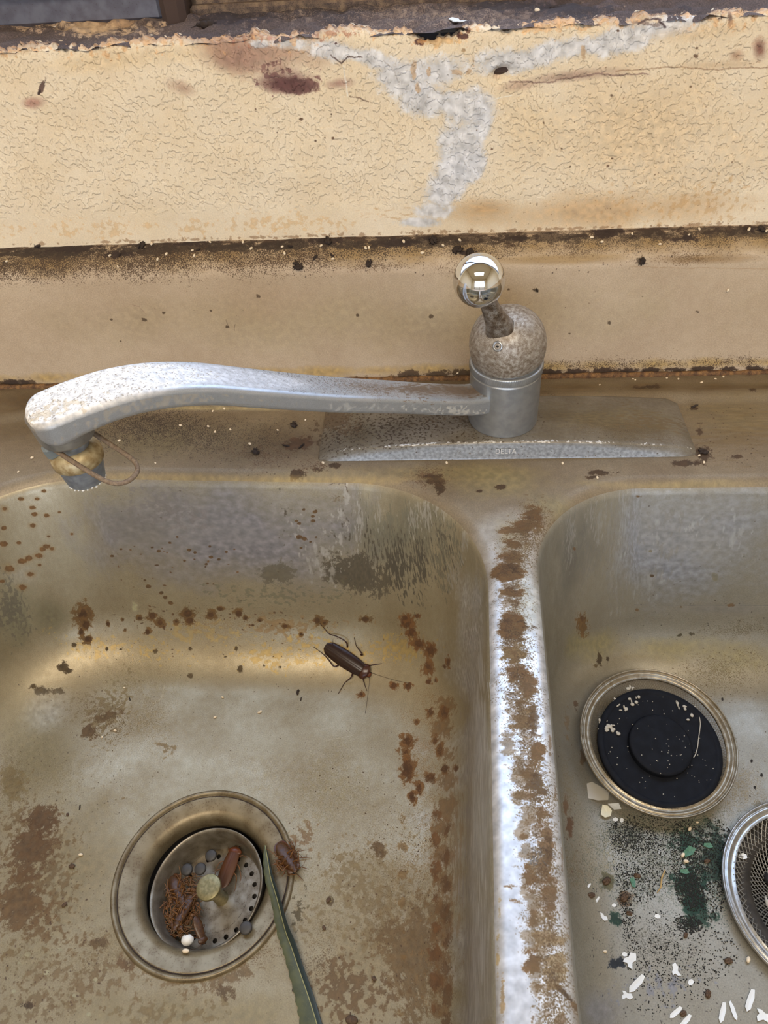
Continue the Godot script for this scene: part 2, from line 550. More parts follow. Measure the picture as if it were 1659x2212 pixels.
func materials():
	var worn := tile(rgb(178, 180, 180), rgb(150, 153, 155), rgb(112, 100, 84), 0.68)
	var chalk := tile(rgb(190, 184, 172), rgb(156, 146, 130), rgb(88, 68, 50), 0.5, 16.0)
	mat("worn_chrome", Color.WHITE, 0.36, 0.85, worn, 50)
	mat("dull_chrome", Color.WHITE, 0.38, 0.75, tile(rgb(168, 170, 170), rgb(152, 155, 156), rgb(176, 166, 146), 0.7), 50)
	mat("pitted_chrome", Color.WHITE, 0.5, 0.4, chalk, 22)
	mat("grimy_chrome", Color.WHITE, 0.42, 0.5, tile(rgb(176, 172, 164), rgb(104, 86, 66), rgb(62, 46, 34), 0.5), 44)
	mat("bright_chrome", rgb(225, 228, 232), 0.05, 1.0)
	mat("old_brass", Color.WHITE, 0.5, 0.5, tile(rgb(196, 182, 146), rgb(150, 128, 88), rgb(92, 70, 46), 0.66), 30)
	mat("zinc_cup", Color.WHITE, 0.42, 0.7, tile(rgb(160, 168, 178), rgb(132, 140, 150), rgb(190, 196, 200), 0.74), 30)
	mat("grey_plastic", rgb(110, 116, 114), 0.6)
	mat("rusty_wire", Color.WHITE, 0.7, 0.2, tile(rgb(138, 118, 94), rgb(88, 68, 50), rgb(186, 176, 160), 0.6), 14)
	mat("dark_hole", rgb(22, 18, 16), 0.9)
	mat("knob_brass", Color.WHITE, 0.42, 0.6, tile(rgb(150, 140, 104), rgb(118, 110, 76), rgb(196, 186, 140), 0.66), 20)
	mat("basket_steel", Color.WHITE, 0.4, 0.6, tile(rgb(150, 143, 128), rgb(118, 108, 92), rgb(78, 60, 42), 0.66), 60)
	mat("flange_steel", Color.WHITE, 0.44, 0.45, tile(rgb(142, 130, 104), rgb(116, 102, 76), rgb(84, 64, 42), 0.62), 90)
	mat("cup_dark", rgb(40, 36, 32), 0.7, 0.3)
	mat("rim_steel", Color.WHITE, 0.36, 0.7, tile(rgb(170, 162, 144), rgb(138, 126, 104), rgb(86, 66, 46), 0.66), 40)
	mat("bright_rim", Color.WHITE, 0.3, 0.85, tile(rgb(196, 196, 192), rgb(164, 162, 156), rgb(104, 86, 66), 0.72), 40)
	mat("mesh_wire_dirty", rgb(128, 116, 96), 0.5, 0.6)
	mat("mesh_wire", rgb(190, 188, 182), 0.35, 0.85)
	mat("black_rubber", Color.WHITE, 0.72, 0.0, tile(rgb(13, 15, 21), rgb(19, 22, 29), rgb(48, 46, 42), 0.76), 60)
	M.black_rubber.metallic_specular = 0.3
	mat("shaded_drain", Color.WHITE, 0.7, 0.2, tile(rgb(66, 60, 52), rgb(46, 42, 36), rgb(30, 26, 22), 0.6), 40)  # flange steel darkened in its colour for the shade under the strainer
	mat("dark_disc", rgb(58, 55, 52), 0.55)
	mat("leaf_green", Color.WHITE, 0.5, 0.0, tile(rgb(76, 78, 44), rgb(58, 62, 36), rgb(112, 104, 64), 0.7), 60)
	mat("leaf_inside", rgb(44, 56, 58), 0.5)
	mat("leaf_edge", rgb(148, 144, 96), 0.6)
	mat("shell_white", rgb(226, 222, 212), 0.45)
	mat("wing_dark", rgb(42, 24, 17), 0.25)
	mat("body_red", rgb(96, 50, 26), 0.3)
	mat("shield_red", rgb(66, 34, 22), 0.25)
	mat("leg_dark", rgb(48, 18, 12), 0.35)
	mat("husk_wing", rgb(78, 42, 16), 0.35)
	mat("husk_body", Color.WHITE, 0.4, 0.0, tile(rgb(84, 52, 20), rgb(54, 32, 14), rgb(122, 82, 36), 0.66), 12)
	mat("husk_leg", Color.WHITE, 0.45, 0.0, tile(rgb(120, 78, 32), rgb(80, 48, 20), rgb(150, 108, 58), 0.62), 16)
	mat("husk_dusty", rgb(112, 92, 66), 0.8)
	mat("pellet_white", rgb(226, 208, 178), 0.7)
	mat("dropping", rgb(46, 34, 26), 0.85)
	mat("dropping_black", rgb(26, 22, 20), 0.7)
	mat("paint_flake", rgb(222, 224, 222), 0.6)
	mat("paint_cream", rgb(232, 226, 198), 0.6)
	mat("film_grey", rgb(176, 170, 156), 0.5)
	mat("green_scrap", Color.WHITE, 0.6, 0.0, tile(rgb(84, 128, 100), rgb(58, 98, 78), rgb(120, 160, 132), 0.6), 8)
	mat("brown_scrap", Color.WHITE, 0.8, 0.0, tile(rgb(92, 70, 48), rgb(64, 46, 32), rgb(130, 108, 78), 0.64), 8)
	mat("twig", rgb(180, 150, 96), 0.7)
	mat("plaster_core", rgb(206, 186, 158), 0.95)
	mat("plaster_dark", rgb(64, 48, 42), 0.95)
	mat("room_paint", rgb(226, 215, 190), 0.9)
	mat("ceiling_paint", rgb(232, 222, 196), 0.9)
	mat("floor_vinyl", rgb(120, 96, 74), 0.6)
	mat("counter_laminate", rgb(176, 150, 116), 0.5)
	mat("cabinet_brown", rgb(98, 66, 44), 0.55)
	mat("frame_grey", Color.WHITE, 0.55, 0.2, tile(rgb(104, 104, 112), rgb(88, 86, 94), rgb(66, 58, 56), 0.72), 80)
	mat("frame_beige", Color.WHITE, 0.8, 0.0, tile(rgb(128, 106, 82), rgb(88, 72, 60), rgb(58, 46, 42), 0.55), 50)
	mat("rotten_wood", rgb(70, 54, 46), 0.9)
	var g := StandardMaterial3D.new()
	g.resource_name = "window_glass"
	g.transparency = BaseMaterial3D.TRANSPARENCY_ALPHA
	g.albedo_color = Color(1, 1, 1, 0.06)
	g.roughness = 0.05
	M["window_glass"] = g
	var e := StandardMaterial3D.new()
	e.resource_name = "fill_panel_diffuser"
	e.albedo_color = rgb(250, 244, 230)
	e.emission_enabled = true
	e.emission = Color(1.0, 0.92, 0.8)  # glowing face of the added fill panel
	e.emission_energy_multiplier = 1.2
	M["fill_panel_diffuser"] = e

func slab(parent: Node, n: String, x0: float, x1: float, y0: float, y1: float, z0: float, z1: float, m: Material, bevel := 2.0) -> MeshInstance3D:
	return part(parent, n, block(Vector3(x1 - x0, y1 - y0, z1 - z0), bevel), m, Vector3(x0 + x1, y0 + y1, z0 + z1) * 0.5)

func group_of(n: String, label: String) -> Node3D:
	var o := Node3D.new()
	o.name = called(n)
	add_child(o)
	structure(o, label)
	return o

func room():
	var w: Node3D = group_of("wall_back", "cream textured plaster wall with a grey repaired patch under the window")
	slab(w, "lower_wall", -1700, 1500, -900, 226, -250, -106, M.plaster_core)
	slab(w, "wall_panel", -1700, -425, -900, 229, -106, -89, M.room_paint)
	slab(w, "wall_panel", 295, 1500, -900, 229, -106, -89, M.room_paint)
	slab(w, "side_wall", -1700, -900, 229, 1600, -250, -91.5, M.room_paint)
	slab(w, "side_wall", 800, 1500, 229, 1600, -250, -91.5, M.room_paint)
	slab(w, "lintel", -900, 800, 1250, 1600, -250, -91.5, M.room_paint)
	w = group_of("wall_left", "plain cream wall to the left of the sink")
	slab(w, "wall_panel", -1800, -1700, -900, 1600, -250, 2700, M.room_paint)
	w = group_of("wall_right", "plain cream wall to the right of the sink")
	slab(w, "wall_panel", 1500, 1600, -900, 1600, -250, 2700, M.room_paint)
	w = group_of("wall_front", "cream wall with a wide glazed opening behind the viewer")
	slab(w, "side_wall", -1700, -1100, -900, 1600, 2600, 2700, M.room_paint)
	slab(w, "side_wall", 1000, 1500, -900, 1600, 2600, 2700, M.room_paint)
	slab(w, "lintel", -1100, 1000, 1250, 1600, 2600, 2700, M.room_paint)
	w = group_of("floor", "brown vinyl kitchen floor")
	slab(w, "floor_slab", -1800, 1600, -1000, -900, -250, 2700, M.floor_vinyl)
	w = group_of("ceiling", "cream painted ceiling")
	slab(w, "ceiling_slab", -1800, 1600, 1600, 1700, -250, 2700, M.ceiling_paint)
	w = group_of("door_1", "wide glazed garden door in the wall behind the viewer")
	for x in [-1100.0, -80.0, 950.0]:
		slab(w, "door_post", x, x + 50, -900, 1250, 2620, 2670, M.cabinet_brown)
	slab(w, "door_rail", -1050, 950, 1190, 1250, 2620, 2670, M.cabinet_brown)
	slab(w, "door_rail", -1050, 950, -900, -800, 2620, 2670, M.cabinet_brown)
	slab(w, "pane", -1050, -80, -800, 1190, 2640, 2646, M.window_glass, 0.5)
	slab(w, "pane", -30, 950, -800, 1190, 2640, 2646, M.window_glass, 0.5)
	var o := thing("added_fill_panel", "added flat rectangular ceiling panel for fill light with a pale diffuser, out of view", "fill_lamp", Vector3(-100, 1600, 1150))  # invented panel out of view, brightens the room side
	slab(o, "housing", -630, 630, -50, 0, -280, 280, M.frame_grey, 6)
	slab(o, "diffuser", -600, 600, -58, -50, -250, 250, M.fill_panel_diffuser, 3)

func grid_xz(x0: float, x1: float, nx: int, zs: Array, f: Callable) -> PackedVector3Array:
	var P := PackedVector3Array()
	for z in zs:
		for i in nx:
			var x := x0 + (x1 - x0) * i / (nx - 1)
			P.append(f.call(x, z))
	return P

func window():
	var w := group_of("window_1", "kitchen window over the sink with a rotten dirty sill")
	# the sill: a rough, crusted board
	var n := FastNoiseLite.new()
	n.seed = 5; n.frequency = 0.05; n.fractal_octaves = 4
	var c: Canvas = paint["sill"]
	var P := PackedVector3Array(); var UV := PackedVector2Array()
	var nx := 300; var nz := 44
	for j in nz:
		var z := -200.0 + 112.0 * j / (nz - 1)
		for i in nx:
			var x := -900.0 + 1700.0 * i / (nx - 1)
			if x > -420 and x < 330: pass
			P.append(Vector3(x, 230.5 + 5.0 * clampf((-95.0 - z) / 35.0, 0.0, 1.0) + n.get_noise_2d(x, z * 1.3) * 3.4 + maxf(0.0, n.get_noise_2d(x * 2.6 + 500, z * 3.0)) * 3.0, z))
			UV.append(c.uv(x, z))
	part(w, "sill", sheet(P, nx, nz, 0, false, UV), c.material("sill_wood", 0.3))
	slab(w, "sill_board", -900, 800, 205, 226, -230, -92, M.rotten_wood)
	# frame: grey metal sash to the left, peeling beige frame to the right of the dark stile
	slab(w, "sash_rail", -900, -219, 234, 282, -172, -132, M.frame_grey, 3)
	slab(w, "sash_lip", -900, -219, 252, 258, -133, -126, M.frame_grey, 2)
	slab(w, "stile", -219, -203, 229, 1250, -178, -124, M.rotten_wood, 4)
	slab(w, "frame_rail", -203, 800, 234, 276, -186, -142, M.frame_beige, 4)
	slab(w, "frame_lip", -203, 800, 232, 241, -144, -136, M.frame_beige, 2)
	slab(w, "jamb", -900, -860, 282, 1250, -178, -128, M.frame_grey, 3)
	slab(w, "jamb", 760, 800, 276, 1250, -178, -128, M.frame_grey, 3)
	slab(w, "head_rail", -860, 760, 1205, 1250, -178, -128, M.frame_grey, 3)
	slab(w, "pane", -860, -222, 282, 1205, -154, -150, M.window_glass, 0.5)
	slab(w, "pane", -196, 760, 276, 1205, -164, -160, M.window_glass, 0.5)

func wall_face():
	# the plaster skin with its crumbled upper edge rolling over onto the sill
	var w := get_node("wall_back")
	var c: Canvas = paint["wall"]
	var n := FastNoiseLite.new()
	n.seed = 9; n.frequency = 0.035; n.fractal_octaves = 4
	var fine := FastNoiseLite.new()
	fine.seed = 19; fine.frequency = 0.12; fine.fractal_octaves = 3
	var P := PackedVector3Array(); var UV := PackedVector2Array()
	var nx := 520; var nv := 80
	for j in nv:
		var f := float(j) / (nv - 1)
		for i in nx:
			var x := -430.0 + 730.0 * i / (nx - 1)
			var top := 233.0 + n.get_noise_2d(x, 0) * 4.0 + fine.get_noise_2d(x * 1.6, 40) * 2.2
			# chipped dip where the plaster has broken away
			top -= 7.0 * exp(-pow((x + 45.0) / 17.0, 2)) + 3.0 * exp(-pow((x - 2.0) / 12.0, 2))
			var s := 104.0 + 158.0 * f
			var p: Vector3
			if s < top - 5.0:
				p = Vector3(x, s, -87.5 + n.get_noise_2d(x * 0.6, s * 0.6) * 1.1)
			else:
				var t := (s - top + 5.0)
				var a := minf(t / 8.0, 1.0) * PI / 2
				p = Vector3(x, top - 5.0 + 5.0 * sin(a), -92.5 + 5.0 * cos(a) - maxf(0.0, t - 8.0) * 0.55)
				p.y += fine.get_noise_2d(x * 2.0, s * 3.0) * 1.6 * minf(t / 6.0, 1.0) - maxf(0.0, t - 14.0) * 0.12
				p.z += fine.get_noise_2d(x * 2.0 + 90, s * 3.0) * 1.4 * minf(t / 6.0, 1.0)
			# hollow knocked in the plaster
			var hole := exp(-pow(((x + 5.5) * 0.9 + (s - 207.0) * 0.5) / 4.6, 2) - pow((s - 207.5 - (x + 5.5) * 0.35) / 2.3, 2))
			p.z -= 12.0 * hole
			P.append(p)
			UV.append(c.uv(x, 360.0 - s))
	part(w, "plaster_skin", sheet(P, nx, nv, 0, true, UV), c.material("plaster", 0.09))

func backsplash():
	var o := thing("backsplash", "tan laminate backsplash behind the faucet with a dirty rounded ledge", "backsplash")
	var prof := [Vector2(-3, -65.9), Vector2(0, -66.2), Vector2(44, -66.2), Vector2(88, -66.2), Vector2(94, -67.5), Vector2(99, -71), Vector2(103, -77), Vector2(106, -84), Vector2(107.5, -88.5)]
	var c: Canvas = paint["backsplash"]
	var P := PackedVector3Array(); var UV := PackedVector2Array()
	var s := -3.0
	for k in prof.size():
		if k: s += prof[k].distance_to(prof[k - 1])
		for i in 40:
			var x := -440.0 + 740.0 * i / 39
			P.append(Vector3(x, prof[k].x, prof[k].y))
			UV.append(c.uv(x, 120.0 - s))
	part(o, "facing", sheet(P, 40, prof.size(), 0, true, UV), c.material("laminate", 0.02))
	slab(o, "core", -1690, 1490, -40, 86, -88, -68.5, M.counter_laminate)
	# caulk bead in the corner
	var path := []
	var rad := []
	var n := FastNoiseLite.new()
	n.seed = 71; n.frequency = 0.03
	for i in 150:
		var x := -440.0 + 740.0 * i / 149
		path.append(Vector3(x, 0.6 + n.get_noise_1d(x) * 0.8, -64.6))
		rad.append(2.6 + n.get_noise_1d(x * 1.7 + 400) * 1.2)
	part(o, "caulk_bead", tube(path, rad, 8), mat("caulk", Color.WHITE, 0.9, 0.0, tile(rgb(150, 112, 68), rgb(96, 68, 44), rgb(56, 40, 30), 0.52), 40))

func outline(C: Array, r: Array, off: Array) -> Array:
	var L := []
	for i in 4:
		var a: Vector2 = C[i]
		var d: Vector2 = (C[(i + 1) % 4] - a).normalized()
		var n := Vector2(-d.y, d.x)
		L.append([a + n * off[i], d, n])
	var ends := []
	for i in 4:
		var A = L[(i + 3) % 4]; var B = L[i]
		var k: Vector2 = Geometry2D.line_intersects_line(A[0], A[1], B[0], B[1])
		var th := acos(clampf(A[1].dot(B[1]), -1, 1))
		var cen: Vector2 = k - A[1] * (r[i] * tan(th / 2)) + A[2] * r[i]
		var arc := []
		for j in 16:
			var f := j / 15.0
			var n: Vector2 = A[2] * sin((1 - f) * th) / sin(th) + B[2] * sin(f * th) / sin(th)
			arc.append([cen - n * r[i], -n])
		ends.append(arc)
	var pts := PackedVector2Array(); var nrm := PackedVector2Array()
	for i in 4:
		for q in ends[i]:
			pts.append(q[0]); nrm.append(q[1])
		var a = ends[i][15]; var b = ends[(i + 1) % 4][0]
		for j in range(1, 24):
			pts.append(a[0].lerp(b[0], j / 24.0)); nrm.append(a[1])
	return [pts, nrm]

# One half of the sink: flat deck out to its cell, rolled rim, drafted walls, rounded foot, floor round the drain.
func bowl(o: Node3D, C: Array, r: Array, draft: Array, drain: Vector2, cell: Array, deck_c: Canvas, deck_m: Material, bowl_c: Canvas, bowl_m: Material, bowl_name: String):
	const D := 145.0
	var prof := []
	for i in 7:
		var t := i / 6.0 * PI / 2
		prof.append(Vector2(-9 + 9 * sin(t), -9 * (1 - cos(t))))
	for i in range(1, 9): prof.append(Vector2(0, -9 - (D - 47) * i / 8.0))
	for i in range(1, 11):
		var t := i / 10.0 * PI / 2
		prof.append(Vector2(38 * (1 - cos(t)), -(D - 38) - 38 * sin(t)))
	var P := PackedVector3Array(); var U := PackedVector2Array()
	var rings := []
	var nrm: PackedVector2Array
	for q in prof:
		var off := []; var rr := []
		for i in 4:
			off.append(q.x + draft[i] * (-q.y / D))
			rr.append(maxf(r[i] - (q.x if q.x < 0 else q.x * 0.6), 8))
		var ol := outline(C, rr, off)
		nrm = ol[1]
		var row := PackedVector3Array()
		for p in ol[0]: row.append(Vector3(p.x, q.y, p.y))
		rings.append(row)
	var nu: int = rings[0].size()
	var centre := Vector2.ZERO
	for p in C: centre += p * 0.25
	# deck rows
	for k in 5:
		for i in nu:
			var p := Vector2(rings[0][i].x, rings[0][i].z)
			var e := p + (p - centre) * 4.0
			for j in 4:
				var hit = Geometry2D.segment_intersects_segment(p, e, cell[j], cell[(j + 1) % 4])
				if hit != null: e = hit
			var q := e.lerp(p, k / 5.0)
			P.append(Vector3(q.x, 0, q.y)); U.append(Vector2(q.x, q.y))
	var first := 5
	for row in rings: P.append_array(row)
	var last: PackedVector3Array = rings[-1]
	# unfold the walls about the foot of the wall
	var un := []
	var acc := PackedFloat32Array(); acc.resize(nu)
	var cur := PackedVector2Array()
	for i in nu: cur.append(Vector2(last[i].x, last[i].z))
	un.append(cur)
	for k in range(rings.size() - 2, -1, -1):
		cur = PackedVector2Array()
		for i in nu:
			acc[i] += rings[k][i].distance_to(rings[k + 1][i])
			cur.append(Vector2(last[i].x, last[i].z) + nrm[i] * acc[i])
		un.push_front(cur)
	for row in un: U.append_array(row)
	for f in [0.25, 0.5, 0.75, 0.9, 1.0]:
		for i in nu:
			var p := Vector2(last[i].x, last[i].z)
			var e := drain + (p - drain).normalized() * 56.0
			var q: Vector2 = p.lerp(e, f)
			P.append(Vector3(q.x, -D - 1.2 * maxf(0.0, 1.0 - q.distance_to(drain) / 90.0), q.y)); U.append(q)
	var nv := P.size() / nu
	var du := PackedVector2Array(); var bu := PackedVector2Array()
	for i in P.size():
		du.append(deck_c.uv(P[i].x, P[i].z)); bu.append(bowl_c.uv(U[i].x, U[i].y))
	part(o, "deck", sheet(P, nu, nv, 1, false, du, 0, first + 4), deck_m)
	part(o, bowl_name, sheet(P, nu, nv, 1, false, bu, first + 4, nv - 1), bowl_m)

func flange(o: Node3D, drain: Vector2, m: Material):
	var prof := []
	for q in [[0, -46], [37, -46], [38.2, -44], [38.3, -12], [39, -6], [41.2, -2.4], [44.5, -1.0], [49, -0.2], [52.2, 0.5], [52.9, 0.3], [53.4, -0.5], [53.9, 0.4], [54.6, 1.6], [55.8, 2.0], [57.0, 1.4], [57.8, -1.4]]:
		prof.append(Vector2(q[0], q[1]))
	var groove := []
	for i in 49: groove.append(Vector3(53.2 * cos(TAU * i / 48), -0.1, 53.2 * sin(TAU * i / 48)))
	var f := part(o, "drain_flange", lathe(prof.slice(3), 96, true), m, Vector3(drain.x, -145.4, drain.y))
	part(f, "groove_grime", tube(groove, [0.5], 6, true), M.dropping)
	part(f, "drain_cup", lathe(prof.slice(0, 4), 96, true), M.cup_dark)

func sink():
	var o := thing("kitchen_sink", "stained stainless steel double basin sink with rusty divider", "sink")
	var d: Canvas = paint["deck"]
	var dm := d.material("sink_deck", 0.015)
	var l: Canvas = paint["left"]
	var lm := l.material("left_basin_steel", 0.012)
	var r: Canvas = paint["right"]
	var rm := r.material("right_basin_steel", 0.012)
	var mid := func(z: float) -> float: return -1.0 - 0.032 * (z - 142.0)
	var zf := 480.0
	var ml := Vector2(mid.call(-26.0), -26); var mf := Vector2(mid.call(zf), zf)
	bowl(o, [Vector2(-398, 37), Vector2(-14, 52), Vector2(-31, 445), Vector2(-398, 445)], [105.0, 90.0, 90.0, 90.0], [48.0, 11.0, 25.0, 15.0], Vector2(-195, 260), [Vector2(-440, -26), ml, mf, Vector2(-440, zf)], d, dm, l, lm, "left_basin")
	bowl(o, [Vector2(16, 57), Vector2(392, 57), Vector2(392, 445), Vector2(3, 445)], [75.0, 90.0, 90.0, 90.0], [42.0, 14.0, 25.0, 15.0], Vector2(180, 263), [ml, Vector2(440, -26), Vector2(440, zf), mf], d, dm, r, rm, "right_basin")
	# the back edge of the sink: a raised bead, then down to the counter
	var P := PackedVector3Array(); var U := PackedVector2Array()
	var offs := [[14.0, 0.0], [10.5, 0.0], [8.0, 0.5], [5.0, 2.0], [2.5, 2.9], [0.0, 3.1], [-2.5, 2.8], [-5.0, 2.0], [-8.0, 1.2], [-13.0, 0.9], [-20.0, 0.7], [-31.0, 0.4]]
	var k := offs.size() - 1
	for j in offs.size():
		for i in 120:
			var x := -440.0 + 880.0 * i / 119
			var zc := -38.0 + 16.0 * smoothstep(-300.0, -420.0, x)
			var z: float = zc + offs[k - j][0]
			if k - j == 0: z = -26.0 if x > -320 else zc + 14.0
			if k - j == k: z = -67.0
			P.append(Vector3(x, offs[k - j][1] + (0.05 if x < -300 else 0.0), z)); U.append(d.uv(x, z))
	part(o, "back_rim", sheet(P, 120, offs.size(), 0, false, U), dm)
	flange(o, Vector2(-195, 260), M.flange_steel)
	flange(o, Vector2(180, 263), M.shaded_drain)  # right flange: steel with the shade painted into its colour
	# counter round the sink
	var ct := thing("countertop", "tan laminate countertop around the sink", "countertop")
	slab(ct, "counter_slab", -1690, -440, -38, -1, -66, 560, M.counter_laminate, 3)
	slab(ct, "counter_slab", 440, 1490, -38, -1, -66, 560, M.counter_laminate, 3)
	slab(ct, "counter_slab", -440, 440, -38, -1, 480, 560, M.counter_laminate, 3)
	var cb := thing("base_cabinet", "brown wooden base cabinet under the countertop", "cabinet", Vector3(0, -900, 0))
	slab(cb, "carcass", -1690, 1490, 80, 700, -80, 530, M.cabinet_brown, 3)
	slab(cb, "plinth", -1690, 1490, 0, 80, -80, 480, M.cabinet_brown, 2)
	slab(cb, "apron", -1690, 1490, 700, 860, 500, 530, M.cabinet_brown, 2)

func rounded(wd: float, ht: float, r: float, n := 6) -> PackedVector2Array:
	var out := PackedVector2Array()
	for q in [[1, 1, 0.0], [-1, 1, PI / 2], [-1, -1, PI], [1, -1, 1.5 * PI]]:
		for j in n:
			var t: float = q[2] + PI / 2 * j / (n - 1)
			out.append(Vector2(q[0] * (wd / 2 - r) + r * cos(t), q[1] * (ht / 2 - r) + r * sin(t)))
	return out

func faucet():
	var o := thing("faucet", "worn single lever chrome faucet with ball handle and long spout over the sink", "faucet")
	# escutcheon: long low plate, highest in the middle
	var P := PackedVector3Array()
	var U := PackedVector2Array()
	var c: Canvas = paint["plate"]
	var xs := []
	for i in 61: xs.append(-129.5 + 259.0 * i / 60)
	xs[0] = -129.4; xs[1] = -128.6; xs[59] = 128.6; xs[60] = 129.4
	var rows := 0
	for x in xs:
		var e: float = clampf((129.5 - absf(x)) / 7.0, 0.0, 1.0)
		var inset: float = 7.0 * (1.0 - sqrt(1.0 - (1.0 - e) * (1.0 - e)))
		var edge: float = clampf((129.5 - absf(x)) / 2.0, 0.05, 1.0)
		var hf: float = (4.2 + 8.6 * pow(maxf(0.0, 1.0 - pow(absf(x) / 132.0, 2.2)), 0.9)) * sqrt(edge)
		var hb := hf * 0.72
		var zf := 31.0 - inset * 0.5; var zb := -31.0 + inset
		var sec := [[zb, 0.0], [zb + 0.4, hb * 0.6], [zb + 1.4, hb * 0.92], [zb + 3.0, hb], [zb + 16, hb * 0.78 + hf * 0.22], [0.0, hb * 0.45 + hf * 0.55], [16.0, hf * 0.98], [25.0, hf], [27.0, hf - 0.15], [28.0, hf - 0.7], [28.6, hf - 1.6], [zf - 0.5, 1.2], [zf, 0.0]]
		for q in sec:
			P.append(Vector3(x, maxf(q[1], 0.0) + 0.1, q[0]))
			U.append(c.uv(x, q[0] + (maxf(0.0, hf - q[1]) if q[0] > 25 else 0.0)))
		rows += 1
	var esc := part(o, "escutcheon", sheet(P, 13, rows, 0, true, U), c.material("escutcheon_chrome", 0.01))
	var tm := TextMesh.new()
	tm.text = "DELTA"
	var fnt := SystemFont.new()
	fnt.font_names = PackedStringArray(["Droid Sans"])
	tm.font = fnt
	tm.font_size = 32
	tm.pixel_size = 0.00016
	tm.depth = 0.00025
	var word := part(esc, "lettering", tm, mat("faint_letter", rgb(206, 204, 200), 0.6, 0.1), Vector3(0.5, 6.2, 30.25))
	word.rotation.x = -0.14
	# body and knurled ring
	var q := []
	for v in [[22.6, 9.0], [22.8, 12.2], [23.8, 12.6], [24.1, 13.6], [24.0, 34], [23.8, 52.4], [23.4, 53.2], [22.7, 53.5], [22.7, 55], [0, 55]]: q.append(Vector2(v[0], v[1]))
	part(o, "body", lathe(q, 72), M.dull_chrome)
	P = PackedVector3Array()
	var seg := 200
	for v in [[22.6, 53.9, 0], [23.8, 54.2, 0], [24.1, 54.8, 1], [24.1, 59.0, 1], [23.9, 59.6, 0], [22.8, 60.0, 0], [0, 60.2, 0]]:
		for i in seg:
			var rr: float = v[0] + (0.45 if v[2] and i % 2 else 0.0)
			P.append(Vector3(rr * cos(TAU * i / seg), v[1], rr * sin(TAU * i / seg)))
	part(o, "knurled_ring", sheet(P, seg, 7, 1), M.dull_chrome)
	q = []
	for v in [[21.8, 58.5], [21.9, 63], [21.0, 66], [0, 67]]: q.append(Vector2(v[0], v[1]))
	part(o, "bonnet", lathe(q, 48), M.worn_chrome)
	# handle: domed cap, lever, ball, set screw
	var cap := Node3D.new()
	cap.name = "handle"
	o.add_child(cap)
	cap.position = Vector3(0, 72, 0) * MM
	cap.rotation = Vector3(0.07, 0, 0.11)
	q = []
	for v in [[20.0, -9.6], [22.4, -10.2], [23.6, -9.2], [24.4, -6], [24.9, -2], [25.0, 1.5], [24.5, 6], [23.2, 10.6], [20.8, 15.2], [17.4, 19.0], [12.8, 22.0], [6.6, 23.8], [0, 24.3]]: q.append(Vector2(v[0], v[1]))
	part(cap, "dome", lathe(q, 72), M.pitted_chrome)
	var inv := cap.transform.affine_inverse()
	var path := []
	for v in [[-5, 81, 2], [-6.5, 90, 11], [-9.5, 99.5, 17.5], [-13.5, 110, 22], [-18, 121, 25], [-20.5, 128, 26.4]]:
		path.append((inv * (Vector3(v[0], v[1], v[2]) * MM)) / MM)
	var fr := frames(path)
	P = PackedVector3Array()
	var wr := [11.0, 9.4, 7.2, 5.6, 4.5, 4.0]; var hr := [9.0, 7.4, 5.6, 4.4, 3.8, 3.8]
	for i in 6:
		for j in 20:
			var t := TAU * j / 20
			var cx := signf(cos(t)) * pow(absf(cos(t)), 0.7); var sy := signf(sin(t)) * pow(absf(sin(t)), 0.7)
			P.append(path[i] + fr[i][0] * cx * wr[i] + fr[i][1] * sy * hr[i])
	part(cap, "lever", sheet(P, 20, 6, 1, true), M.grimy_chrome)
	part(cap, "ball", ellipsoid(Vector3(15, 15.4, 15), 48), M.bright_chrome, (inv * (Vector3(-22, 132, 27) * MM)) / MM)
	var sp: Vector3 = (inv * (Vector3(-8.41, 83.66, 20.45) * MM)) / MM
	var scr := part(cap, "set_screw", tube(curve(ring(2.6, 12), 24), [0.9], 8, true), M.worn_chrome, sp)
	scr.basis = aim(sp.normalized())
	part(scr, "screw_socket", ellipsoid(Vector3(1.9, 0.7, 1.5), 12), M.dark_hole)
	spout(o)

func ring(r: float, n: int) -> Array:
	var out := []
	for i in n + 1: out.append(Vector3(r * cos(TAU * i / n), 0, r * sin(TAU * i / n)))
	return out

func aim(up: Vector3, turn := 0.0) -> Basis:
	var x := up.cross(Vector3(0.3, 0.1, -1)).normalized()
	return Basis(x, up.normalized(), x.cross(up.normalized())) * Basis(Vector3.UP, turn)

